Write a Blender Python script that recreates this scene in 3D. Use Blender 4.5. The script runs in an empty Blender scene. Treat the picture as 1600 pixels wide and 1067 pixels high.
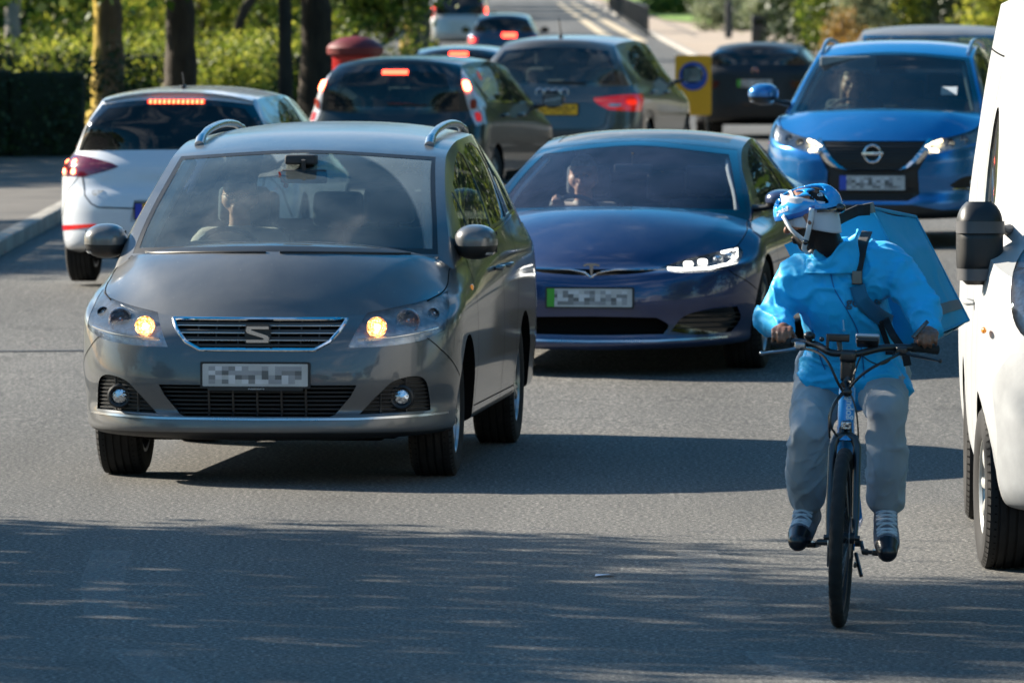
import bpy, bmesh, math, random
import numpy as np
from mathutils import Vector, Matrix, noise
from mathutils.bvhtree import BVHTree
from mathutils.geometry import tessellate_polygon
R = math.radians
SC = bpy.context.scene
COL = SC.collection
# ------------------------------------------------------------------ camera, sky, sun, exposure
F_PX = 13000.0          # focal length in pixels of a 1600 px wide frame
CAM_H = 2.53
cam_d = bpy.data.cameras.new('camera')
cam = bpy.data.objects.new('camera', cam_d); COL.objects.link(cam)
cam_d.sensor_width = 36.0
cam_d.lens = F_PX / 1600 * 36
cam_d.clip_start = 0.5; cam_d.clip_end = 3000
cam.location = (0, 0, CAM_H)
cam.rotation_euler = (R(90) - math.atan((533.5 + 47) / F_PX), 0, 0)
cam_d.dof.use_dof = True
cam_d.dof.focus_distance = 36.5
cam_d.dof.aperture_fstop = 9.5
SC.camera = cam
SUN_EL, SUN_AZ = 28.0, 118.0       # azimuth: degrees counter-clockwise from +X of the direction TO the sun (sun left, beyond the cars)
SUN_AZ = 152.0
world = bpy.data.worlds.new('World'); SC.world = world; world.use_nodes = True
nt = world.node_tree
sky = nt.nodes.new('ShaderNodeTexSky'); sky.sky_type = 'NISHITA'; sky.sun_disc = False
sky.sun_elevation = R(SUN_EL); sky.sun_rotation = R(90 - SUN_AZ)
sky.air_density = 1.0; sky.dust_density = 0.6; sky.ozone_density = 3.5
hs = nt.nodes.new('ShaderNodeHueSaturation'); hs.inputs['Saturation'].default_value = 1.4; hs.inputs['Hue'].default_value = 0.487
nt.links.new(sky.outputs[0], hs.inputs['Color'])
# broken fair-weather cloud
wtc = nt.nodes.new('ShaderNodeTexCoord'); wmp = nt.nodes.new('ShaderNodeMapping'); wmp.inputs['Scale'].default_value = (1, 1, 2.2); wno = nt.nodes.new('ShaderNodeTexNoise')
wno.inputs['Scale'].default_value = 3.2; wno.inputs['Detail'].default_value = 9; wno.inputs['Roughness'].default_value = 0.58; wno.inputs['Distortion'].default_value = 0.4
nt.links.new(wtc.outputs['Generated'], wmp.inputs[0]); nt.links.new(wmp.outputs[0], wno.inputs['Vector'])
wrp = nt.nodes.new('ShaderNodeMapRange'); wrp.inputs['From Min'].default_value = 0.53; wrp.inputs['From Max'].default_value = 0.68; wrp.inputs['To Max'].default_value = 0.85; nt.links.new(wno.outputs[0], wrp.inputs[0])
wmx = nt.nodes.new('ShaderNodeMix'); wmx.data_type = 'RGBA'; nt.links.new(wrp.outputs[0], wmx.inputs[0]); nt.links.new(hs.outputs[0], wmx.inputs[6]); wmx.inputs[7].default_value = (6.0, 6.4, 7.2, 1)
nt.links.new(wmx.outputs[2], nt.nodes['Background'].inputs[0])
nt.nodes['Background'].inputs[1].default_value = 0.066
sd = bpy.data.lights.new('sun', 'SUN'); sd.energy = 5.0; sd.angle = R(0.5); sd.color = (1.0, 0.91, 0.76)
sun = bpy.data.objects.new('sun', sd); COL.objects.link(sun)
dirv = Vector((math.cos(R(SUN_AZ)) * math.cos(R(SUN_EL)), math.sin(R(SUN_AZ)) * math.cos(R(SUN_EL)), math.sin(R(SUN_EL))))
sun.rotation_euler = dirv.to_track_quat('Z', 'Y').to_euler()
sun.location = dirv * 60
SC.view_settings.view_transform = 'Standard'; SC.view_settings.look = 'None'
SC.view_settings.exposure = 1.48; SC.view_settings.gamma = 1.0
SC.cycles.max_bounces = 8; SC.cycles.transparent_max_bounces = 16
SC.cycles.sample_clamp_indirect = 6.0
SC.cycles.use_denoising = True
SC.cycles.caustics_reflective = False; SC.cycles.caustics_refractive = False

# ------------------------------------------------------------------ materials
MATS = {}
def principled(name):
    m = bpy.data.materials.new(name); m.use_nodes = True
    MATS[name] = m
    return m, m.node_tree, m.node_tree.nodes['Principled BSDF']
def ramp(n, stops):
    r = n.nodes.new('ShaderNodeValToRGB')
    while len(r.color_ramp.elements) < len(stops): r.color_ramp.elements.new(0.5)
    for e, (p, c) in zip(r.color_ramp.elements, stops):
        e.position = p; e.color = (c[0], c[1], c[2], 1) if not isinstance(c, (int, float)) else (c, c, c, 1)
    return r
def texn(n, kind='ShaderNodeTexNoise', scale=5, coord='Object', sc=None, **kw):
    tc = n.nodes.new('ShaderNodeTexCoord'); t = n.nodes.new(kind)
    if sc:
        mp = n.nodes.new('ShaderNodeMapping'); mp.inputs['Scale'].default_value = sc
        n.links.new(tc.outputs[coord], mp.inputs[0]); n.links.new(mp.outputs[0], t.inputs['Vector'])
    else: n.links.new(tc.outputs[coord], t.inputs['Vector'])
    t.inputs['Scale'].default_value = scale
    for k, v in kw.items():
        if k in t.inputs: t.inputs[k].default_value = v
        else: setattr(t, k, v)
    return t
def mat(name, base, rough=0.5, metal=0.0, coat=0.0, var=0.12, vscale=8.0, spec=0.5, bump=0.0, bscale=60, bdist=0.002, emit=None, estr=0.0, coat_r=0.03, sheen=0.0, sss=0.0):
    """plain procedural material with a little noise in colour and roughness"""
    if name in MATS: return MATS[name]
    m, n, b = principled(name)
    t = texn(n, scale=vscale, Detail=4)
    lo = [max(0, c * (1 - var)) for c in base]; hi = [min(1, c * (1 + var)) for c in base]
    r = ramp(n, [(0.3, lo), (0.7, hi)])
    n.links.new(t.outputs[0], r.inputs[0]); n.links.new(r.outputs[0], b.inputs['Base Color'])
    rr = n.nodes.new('ShaderNodeMapRange'); rr.inputs['To Min'].default_value = max(0, rough * 0.88); rr.inputs['To Max'].default_value = min(1, rough * 1.12)
    n.links.new(t.outputs[0], rr.inputs[0]); n.links.new(rr.outputs[0], b.inputs['Roughness'])
    b.inputs['Metallic'].default_value = metal
    b.inputs['Specular IOR Level'].default_value = spec
    b.inputs['Coat Weight'].default_value = coat; b.inputs['Coat Roughness'].default_value = coat_r
    b.inputs['Sheen Weight'].default_value = sheen
    if sss: b.inputs['Subsurface Weight'].default_value = sss; b.inputs['Subsurface Scale'].default_value = 0.01
    if emit: b.inputs['Emission Color'].default_value = (*emit, 1); b.inputs['Emission Strength'].default_value = estr
    if bump:
        t2 = texn(n, scale=bscale, Detail=3)
        bp = n.nodes.new('ShaderNodeBump'); bp.inputs['Strength'].default_value = bump; bp.inputs['Distance'].default_value = bdist
        n.links.new(t2.outputs[0], bp.inputs['Height']); n.links.new(bp.outputs[0], b.inputs['Normal'])
    return m
def paint(name, base, metal=0.55, rough=0.38, dust=0.25, coat=1.0):
    """car paint: metallic flake under clear coat, with settled dust, specks and water spots"""
    m, n, b = principled(name)
    fl = texn(n, scale=900, Detail=1)
    r = ramp(n, [(0.35, [c * 0.8 for c in base]), (0.65, [min(1, c * 1.25) for c in base])])
    n.links.new(fl.outputs[0], r.inputs[0])
    d1 = texn(n, scale=2.2, Detail=6, Roughness=0.65)
    d2 = texn(n, 'ShaderNodeTexVoronoi', scale=22)      # specks: bird lime, petals, grit
    sp = ramp(n, [(0.045, 1.0), (0.07, 0.0)]); n.links.new(d2.outputs['Distance'], sp.inputs[0])
    geo = n.nodes.new('ShaderNodeNewGeometry'); sx = n.nodes.new('ShaderNodeSeparateXYZ'); n.links.new(geo.outputs['Normal'], sx.inputs[0])
    up = n.nodes.new('ShaderNodeMapRange'); up.inputs['From Min'].default_value = 0.1; up.inputs['From Max'].default_value = 0.95
    n.links.new(sx.outputs['Z'], up.inputs[0])
    film = n.nodes.new('ShaderNodeMapRange'); film.inputs['From Min'].default_value = 0.35; film.inputs['From Max'].default_value = 0.75
    film.inputs['To Min'].default_value = dust * 0.35; film.inputs['To Max'].default_value = dust
    n.links.new(d1.outputs[0], film.inputs[0])
    mu = n.nodes.new('ShaderNodeMath'); mu.operation = 'MULTIPLY'; n.links.new(film.outputs[0], mu.inputs[0]); n.links.new(up.outputs[0], mu.inputs[1])
    spm = n.nodes.new('ShaderNodeMath'); spm.operation = 'MULTIPLY'; n.links.new(sp.outputs[0], spm.inputs[0]); spm.inputs[1].default_value = min(1, dust * 2)
    sp2 = n.nodes.new('ShaderNodeMath'); sp2.operation = 'MULTIPLY'; n.links.new(spm.outputs[0], sp2.inputs[0]); n.links.new(up.outputs[0], sp2.inputs[1])
    mx = n.nodes.new('ShaderNodeMath'); mx.operation = 'MAXIMUM'; n.links.new(mu.outputs[0], mx.inputs[0]); n.links.new(sp2.outputs[0], mx.inputs[1])
    # road film low on the body
    tc = n.nodes.new('ShaderNodeTexCoord'); s2 = n.nodes.new('ShaderNodeSeparateXYZ'); n.links.new(tc.outputs['Object'], s2.inputs[0])
    low = n.nodes.new('ShaderNodeMapRange'); low.inputs['From Min'].default_value = 0.55; low.inputs['From Max'].default_value = 0.15
    low.inputs['To Max'].default_value = dust * 1.2; n.links.new(s2.outputs['Z'], low.inputs[0])
    lm = n.nodes.new('ShaderNodeMath'); lm.operation = 'MULTIPLY'; n.links.new(low.outputs[0], lm.inputs[0]); n.links.new(d1.outputs[0], lm.inputs[1])
    mx2 = n.nodes.new('ShaderNodeMath'); mx2.operation = 'MAXIMUM'; n.links.new(mx.outputs[0], mx2.inputs[0]); n.links.new(lm.outputs[0], mx2.inputs[1])
    mix = n.nodes.new('ShaderNodeMix'); mix.data_type = 'RGBA'
    n.links.new(mx2.outputs[0], mix.inputs[0]); n.links.new(r.outputs[0], mix.inputs[6]); mix.inputs[7].default_value = (0.32, 0.29, 0.25, 1)
    n.links.new(mix.outputs[2], b.inputs['Base Color'])
    me = n.nodes.new('ShaderNodeMath'); me.operation = 'MULTIPLY_ADD'; n.links.new(mx2.outputs[0], me.inputs[0]); me.inputs[1].default_value = -metal; me.inputs[2].default_value = metal
    n.links.new(me.outputs[0], b.inputs['Metallic'])
    b.inputs['Roughness'].default_value = rough
    b.inputs['Coat Weight'].default_value = coat
    cr = n.nodes.new('ShaderNodeMath'); cr.operation = 'MULTIPLY_ADD'; n.links.new(mx2.outputs[0], cr.inputs[0]); cr.inputs[1].default_value = 0.5; cr.inputs[2].default_value = 0.035
    n.links.new(cr.outputs[0], b.inputs['Coat Roughness'])
    return m
def glass(name, tint=(0.75, 0.85, 0.82), refl=1.0, dust_haze=0.06, dust_haze_col=(0.5, 0.5, 0.48), wiper=False, rough=0.015):
    """window glass: clear tinted body, fresnel reflection, thin film of dust or painted haze"""
    m = bpy.data.materials.new(name); m.use_nodes = True; n = m.node_tree; MATS[name] = m
    for x in list(n.nodes):
        if x.type != 'OUTPUT_MATERIAL': n.nodes.remove(x)
    out = n.nodes['Material Output']
    tr = n.nodes.new('ShaderNodeBsdfTransparent'); tr.inputs[0].default_value = (*tint, 1)
    gl = n.nodes.new('ShaderNodeBsdfGlossy'); gl.inputs['Roughness'].default_value = rough
    fr = n.nodes.new('ShaderNodeFresnel'); fr.inputs[0].default_value = 1.55
    fm = n.nodes.new('ShaderNodeMath'); fm.operation = 'MULTIPLY'; fm.inputs[1].default_value = refl; fm.use_clamp = True
    n.links.new(fr.outputs[0], fm.inputs[0])
    m1 = n.nodes.new('ShaderNodeMixShader'); n.links.new(fm.outputs[0], m1.inputs[0]); n.links.new(tr.outputs[0], m1.inputs[1]); n.links.new(gl.outputs[0], m1.inputs[2])
    df = n.nodes.new('ShaderNodeBsdfDiffuse'); df.inputs[0].default_value = (*dust_haze_col, 1)
    t = texn(n, scale=3, Detail=8, Roughness=0.7)
    mr = n.nodes.new('ShaderNodeMapRange'); mr.inputs['From Min'].default_value = 0.3; mr.inputs['From Max'].default_value = 0.7
    mr.inputs['To Min'].default_value = dust_haze * 0.5; mr.inputs['To Max'].default_value = dust_haze * 1.5
    n.links.new(t.outputs[0], mr.inputs[0])
    v = texn(n, 'ShaderNodeTexVoronoi', scale=26); sp = ramp(n, [(0.04, 0.5), (0.07, 0.0)]); n.links.new(v.outputs['Distance'], sp.inputs[0])
    ad = n.nodes.new('ShaderNodeMath'); ad.operation = 'MULTIPLY_ADD'; ad.inputs[1].default_value = min(1, dust_haze * 6); n.links.new(sp.outputs[0], ad.inputs[0]); n.links.new(mr.outputs[0], ad.inputs[2])
    last = ad
    if wiper:   # dirt left outside the sweep of the wipers: two arcs about the wiper spindles (car coordinates)
        tc = n.nodes.new('ShaderNodeTexCoord'); s = n.nodes.new('ShaderNodeSeparateXYZ'); n.links.new(tc.outputs['Object'], s.inputs[0])
        res = None
        for (cy, cz, rad) in wiper:
            cb = n.nodes.new('ShaderNodeCombineXYZ'); n.links.new(s.outputs['Y'], cb.inputs[0]); n.links.new(s.outputs['Z'], cb.inputs[1])
            sb = n.nodes.new('ShaderNodeVectorMath'); sb.operation = 'DISTANCE'; n.links.new(cb.outputs[0], sb.inputs[0]); sb.inputs[1].default_value = (cy, cz, 0)
            st = n.nodes.new('ShaderNodeMapRange'); st.inputs['From Min'].default_value = rad - 0.006; st.inputs['From Max'].default_value = rad + 0.006
            n.links.new(sb.outputs['Value'], st.inputs[0])
            if res is None: res = st
            else:
                mn = n.nodes.new('ShaderNodeMath'); mn.operation = 'MINIMUM'; n.links.new(res.outputs[0], mn.inputs[0]); n.links.new(st.outputs[0], mn.inputs[1]); res = mn
        a2 = n.nodes.new('ShaderNodeMath'); a2.operation = 'MULTIPLY_ADD'; a2.inputs[1].default_value = dust_haze * 2.6
        n.links.new(res.outputs[0], a2.inputs[0]); n.links.new(ad.outputs[0], a2.inputs[2]); last = a2
    m2 = n.nodes.new('ShaderNodeMixShader'); n.links.new(last.outputs[0], m2.inputs[0]); n.links.new(m1.outputs[0], m2.inputs[1]); n.links.new(df.outputs[0], m2.inputs[2])
    n.links.new(m2.outputs[0], out.inputs[0])
    return m
def glow(name, base, col, s, rough=0.2):
    return mat(name, base, rough, emit=col, estr=s, coat=1.0, var=0.05)

M_BLACK = mat('black_plastic', (0.018, 0.018, 0.019), 0.45, bump=0.15, bscale=400, bdist=0.0005)
M_GLOSSBLACK = mat('gloss_black', (0.008, 0.008, 0.009), 0.12, coat=1.0)
M_RUBBER = mat('tyre_rubber', (0.022, 0.021, 0.021), 0.82, var=0.35, vscale=14, spec=0.3, bump=0.3, bscale=120)
M_VOID = mat('dark_recess', (0.006, 0.006, 0.006), 0.9, spec=0.1)
M_CHROME = mat('chrome', (0.75, 0.76, 0.78), 0.09, metal=1.0, var=0.05)
M_SATIN = mat('satin_aluminium', (0.55, 0.57, 0.60), 0.28, metal=1.0, var=0.06)
M_ALLOY = mat('wheel_alloy', (0.42, 0.43, 0.45), 0.3, metal=0.9, var=0.1, coat=0.4)
M_DARKALLOY = mat('dark_alloy', (0.09, 0.09, 0.1), 0.35, metal=0.8, coat=0.4)
M_LENS = glass('lamp_lens', (0.93, 0.95, 0.97), 1.0, 0.03)
M_REFLECTOR = mat('lamp_reflector', (0.62, 0.66, 0.72), 0.16, metal=1.0, var=0.4, vscale=30, bump=0.8, bscale=45, bdist=0.01)
M_LAMPDARK = mat('lamp_housing', (0.05, 0.055, 0.065), 0.25, coat=0.5, var=0.4, vscale=20)
M_HALOGEN = glow('halogen_bulb', (1, .8, .5), (1.0, 0.6, 0.25), 4.0)
def halo():
    m, n, b = principled('warm_reflector'); b.inputs['Base Color'].default_value = (.9, .7, .5, 1); b.inputs['Metallic'].default_value = 1; b.inputs['Roughness'].default_value = .15
    t = texn(n, 'ShaderNodeTexVoronoi', scale=55); r = ramp(n, [(.05, (1.0, .62, .25)), (.3, (.75, .22, .03)), (.6, (.10, .02, .0))]); n.links.new(t.outputs['Distance'], r.inputs[0]); n.links.new(r.outputs[0], b.inputs['Emission Color']); b.inputs['Emission Strength'].default_value = .55
    bp = n.nodes.new('ShaderNodeBump'); bp.inputs['Distance'].default_value = .01; n.links.new(t.outputs['Distance'], bp.inputs['Height']); n.links.new(bp.outputs[0], b.inputs['Normal']); return m
M_HALO2 = halo() if True else mat('warm_reflector', (0.9, 0.62, 0.35), 0.2, metal=1.0, emit=(1.0, 0.42, 0.1), estr=0.18, var=0.4, vscale=60, bump=0.8, bscale=60, bdist=0.01)
M_DRL = glow('daytime_light', (1, 1, 1), (1.0, 0.95, 0.85), 2.2)
M_DRL_WARM = glow('daytime_light_warm', (1, .95, .8), (1.0, 0.80, 0.45), 2.4)
M_BRAKE = glow('brake_light', (0.8, 0.03, 0.02), (1.0, 0.045, 0.02), 5.0)
M_BRAKE_HOT = glow('brake_light_led', (0.9, 0.1, 0.05), (1.0, 0.16, 0.06), 9.0)
M_REDLENS = mat('red_lens', (0.50, 0.012, 0.014), 0.12, coat=1.0, var=0.25, vscale=40, emit=(1, .02, .01), estr=.10)
M_MIRROR = mat('mirror_glass_dark', (0.10, 0.12, 0.14), 0.05, metal=1.0)
M_DARKRED = mat('dark_red_lens', (0.09, 0.006, 0.012), 0.12, coat=1.0, var=0.25, vscale=40)
M_AMBER = mat('amber_lens', (0.75, 0.22, 0.01), 0.15, coat=1.0, emit=(1, .35, .02), estr=0.12)
M_CLEARLENS = mat('pale_lens', (0.5, 0.52, 0.56), 0.15, coat=1.0, var=0.3, vscale=40)
M_CABIN = mat('cabin_trim', (0.035, 0.037, 0.042), 0.7, var=0.25)
M_SEAT = mat('seat_cloth', (0.03, 0.032, 0.037), 0.85, var=0.3, sheen=0.3)
M_SEATGREY = mat('seat_grey', (0.09, 0.1, 0.11), 0.8, var=0.3)
M_HEADLINER = mat('headliner', (0.30, 0.31, 0.30), 0.9)
M_WS = {}

# ------------------------------------------------------------------ objects
def tag(o, label=None, cat=None, group=None, kind=None):
    if label: o['label'] = label
    if cat: o['category'] = cat
    if group: o['group'] = group
    if kind: o['kind'] = kind
    return o
def empty(name, loc=(0, 0, 0), rz=0.0, label=None, cat=None, group=None):
    o = bpy.data.objects.new(name, None); COL.objects.link(o); o.empty_display_size = 0.3
    o.location = loc; o.rotation_euler = (0, 0, rz)
    return tag(o, label, cat, group)
def link_mesh(name, me, mats, parent=None, smooth=True, angle=38):
    if not isinstance(mats, (list, tuple)): mats = [mats]
    for m in mats: me.materials.append(m)
    if smooth:
        me.shade_smooth()
        me.set_sharp_from_angle(angle=R(angle))
    o = bpy.data.objects.new(name, me); COL.objects.link(o)
    if parent: o.parent = parent
    return o
class MB:
    """collects shapes, then links them as ONE mesh"""
    def __init__(s): s.v = []; s.f = []; s.m = []
    def add(s, vs, fs, mi=0):
        b = len(s.v); s.v += [tuple(v) for v in vs]; s.f += [tuple(b + i for i in f) for f in fs]; s.m += [mi] * len(fs); return s
    def grid(s, P, mi=0, close_u=False, flip=False):
        nu, nv = len(P), len(P[0]); b = len(s.v)
        for row in P: s.v += [tuple(p) for p in row]
        for i in range(nu if close_u else nu - 1):
            for j in range(nv - 1):
                a, c = i * nv, ((i + 1) % nu) * nv
                q = (b + a + j, b + a + j + 1, b + c + j + 1, b + c + j)
                s.f.append(q[::-1] if flip else q); s.m.append(mi)
        return s
    def box(s, c, d, mi=0, bev=0.0, rot=None):
        bm = bmesh.new(); bmesh.ops.create_cube(bm, size=1)
        for v in bm.verts: v.co = Vector((v.co.x * d[0], v.co.y * d[1], v.co.z * d[2]))
        if bev > 0: bmesh.ops.bevel(bm, geom=list(bm.edges), offset=min(bev, min(d) * 0.45), segments=3, profile=0.6, affect='EDGES')
        M = Matrix.Translation(Vector(c)) @ (rot.to_4x4() if rot is not None else Matrix())
        bm.verts.index_update()
        s.add([M @ v.co for v in bm.verts], [[v.index for v in f.verts] for f in bm.faces], mi); bm.free(); return s
    def tube(s, pts, r, n=10, mi=0, cap=True, flat=1.0, up=None):
        pts = [Vector(p) for p in pts]; k = len(pts)
        rs = r if isinstance(r, (list, tuple)) else [r] * k
        tang = []
        for i in range(k):
            t = (pts[min(i + 1, k - 1)] - pts[max(i - 1, 0)]); tang.append(t.normalized() if t.length > 1e-9 else Vector((0, 0, 1)))
        ref = Vector(up) if up else (Vector((0, 0, 1)) if abs(tang[0].z) < 0.9 else Vector((1, 0, 0)))
        nrm = (ref - tang[0] * ref.dot(tang[0])).normalized(); b = len(s.v)
        for i in range(k):
            nrm = (nrm - tang[i] * nrm.dot(tang[i]))
            nrm = nrm.normalized() if nrm.length > 1e-6 else Vector((1, 0, 0))
            bn = tang[i].cross(nrm)
            for j in range(n):
                a = 2 * math.pi * j / n
                s.v.append(tuple(pts[i] + nrm * math.cos(a) * rs[i] * flat + bn * math.sin(a) * rs[i]))
        for i in range(k - 1):
            for j in range(n):
                s.f.append((b + i * n + j, b + i * n + (j + 1) % n, b + (i + 1) * n + (j + 1) % n, b + (i + 1) * n + j)); s.m.append(mi)
        if cap:
            s.f.append(tuple(b + j for j in range(n))[::-1]); s.m.append(mi)
            s.f.append(tuple(b + (k - 1) * n + j for j in range(n))); s.m.append(mi)
        return s
    def lathe(s, prof, n=32, mi=0, M=None, mfun=None):
        """profile (r, y) turned about the Y axis"""
        b = len(s.v); M = M or Matrix(); k = len(prof)
        for i in range(n):
            a = 2 * math.pi * i / n
            for (r, y) in prof: s.v.append(tuple(M @ Vector((r * math.cos(a), y, r * math.sin(a)))))
        for i in range(n):
            for j in range(k - 1):
                a0, a1 = i * k, ((i + 1) % n) * k
                s.f.append((b + a0 + j, b + a1 + j, b + a1 + j + 1, b + a0 + j + 1)); s.m.append(mi if mfun is None else mfun(i, j))
        return s
    def ball(s, c, r, n=16, mi=0, p=2.0, rot=None):
        """superellipsoid, r = (rx, ry, rz)"""
        if isinstance(r, (int, float)): r = (r, r, r)
        rows = []; e = 2.0 / p
        sg = lambda v: math.copysign(abs(v) ** e, v)
        for i in range(n + 1):
            th = -math.pi / 2 + math.pi * i / n; row = []
            for j in range(2 * n + 1):
                ph = 2 * math.pi * j / (2 * n)
                q = Vector((r[0] * sg(math.cos(th)) * sg(math.cos(ph)), r[1] * sg(math.cos(th)) * sg(math.sin(ph)), r[2] * sg(math.sin(th))))
                if rot is not None: q = rot @ q
                row.append(Vector(c) + q)
            rows.append(row)
        return s.grid(rows, mi, flip=True)
    def prism(s, poly, d0, d1, axis='x', mi=0):
        """extruded polygon; poly in the two other axes"""
        def P(a, b_, d):
            return {'x': (d, a, b_), 'y': (a, d, b_), 'z': (a, b_, d)}[axis]
        n = len(poly); v = [P(a, c, d0) for a, c in poly] + [P(a, c, d1) for a, c in poly]
        tris = tessellate_polygon([[Vector((a, c, 0)) for a, c in poly]])
        f = [tuple(t) for t in tris] + [tuple(n + i for i in t[::-1]) for t in tris]
        f += [(i, (i + 1) % n, n + (i + 1) % n, n + i) for i in range(n)]
        return s.add(v, f, mi)
    def mesh(s, name, weld=0.0, M=None):
        me = bpy.data.meshes.new(name); v = s.v if M is None else [tuple(M @ Vector(p)) for p in s.v]
        me.from_pydata(v, [], s.f); me.polygons.foreach_set('material_index', s.m)
        bm = bmesh.new(); bm.from_mesh(me)
        if weld: bmesh.ops.remove_doubles(bm, verts=bm.verts, dist=weld)
        if weld or True: bmesh.ops.recalc_face_normals(bm, faces=bm.faces)
        bm.to_mesh(me); bm.free()
        return me
    def build(s, name, mats, parent=None, smooth=True, angle=38, weld=1e-5, M=None):
        return link_mesh(name, s.mesh(name, weld, M), mats, parent, smooth, angle)
def copy_tree(o, parent=None):
    c = o.copy(); COL.objects.link(c); c.parent = parent
    for ch in [x for x in o.children]: copy_tree(ch, c)
    return c
def pchip(k, v, t):
    """shape-preserving cubic through (k, v); v may be vectors"""
    k = np.asarray(k, float); v = np.asarray(v, float)
    if v.ndim == 1: v = v[:, None]; flat = True
    else: flat = False
    t = np.atleast_1d(np.asarray(t, float)); h = np.diff(k); d = np.diff(v, axis=0) / h[:, None]
    m = np.zeros_like(v); m[0] = d[0]; m[-1] = d[-1]
    for i in range(1, len(k) - 1):
        w1, w2 = 2 * h[i] + h[i - 1], h[i] + 2 * h[i - 1]
        with np.errstate(divide='ignore', invalid='ignore'):
            hm = (w1 + w2) / (w1 / d[i - 1] + w2 / d[i])
        m[i] = np.where(d[i - 1] * d[i] > 0, hm, 0)
    i = np.clip(np.searchsorted(k, t, side='right') - 1, 0, len(k) - 2)
    hh = h[i][:, None]; s = ((np.clip(t, k[0], k[-1]) - k[i]) / h[i])[:, None]
    r = (2 * s**3 - 3 * s**2 + 1) * v[i] + (s**3 - 2 * s**2 + s) * hh * m[i] + (-2 * s**3 + 3 * s**2) * v[i + 1] + (s**3 - s**2) * hh * m[i + 1]
    return r[:, 0] if flat else r
def text_mesh(body, size, font_shear=0.0, extrude=0.001, bold=0.0):
    c = bpy.data.curves.new('lettering', 'FONT'); c.body = body; c.size = size; c.extrude = extrude; c.shear = font_shear
    c.align_x = 'CENTER'; c.align_y = 'CENTER'; c.offset = bold
    o = bpy.data.objects.new('lettering', c); COL.objects.link(o)
    dg = bpy.context.evaluated_depsgraph_get(); dg.update()
    me = bpy.data.meshes.new_from_object(o.evaluated_get(dg))
    COL.objects.unlink(o); bpy.data.objects.remove(o); bpy.data.curves.remove(c)
    return me
def place_px(px, s):
    """world X, Y for a column of the 1600 px photograph at scale s (pixels per metre)"""
    return (px - 800) / s, F_PX / s
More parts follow.
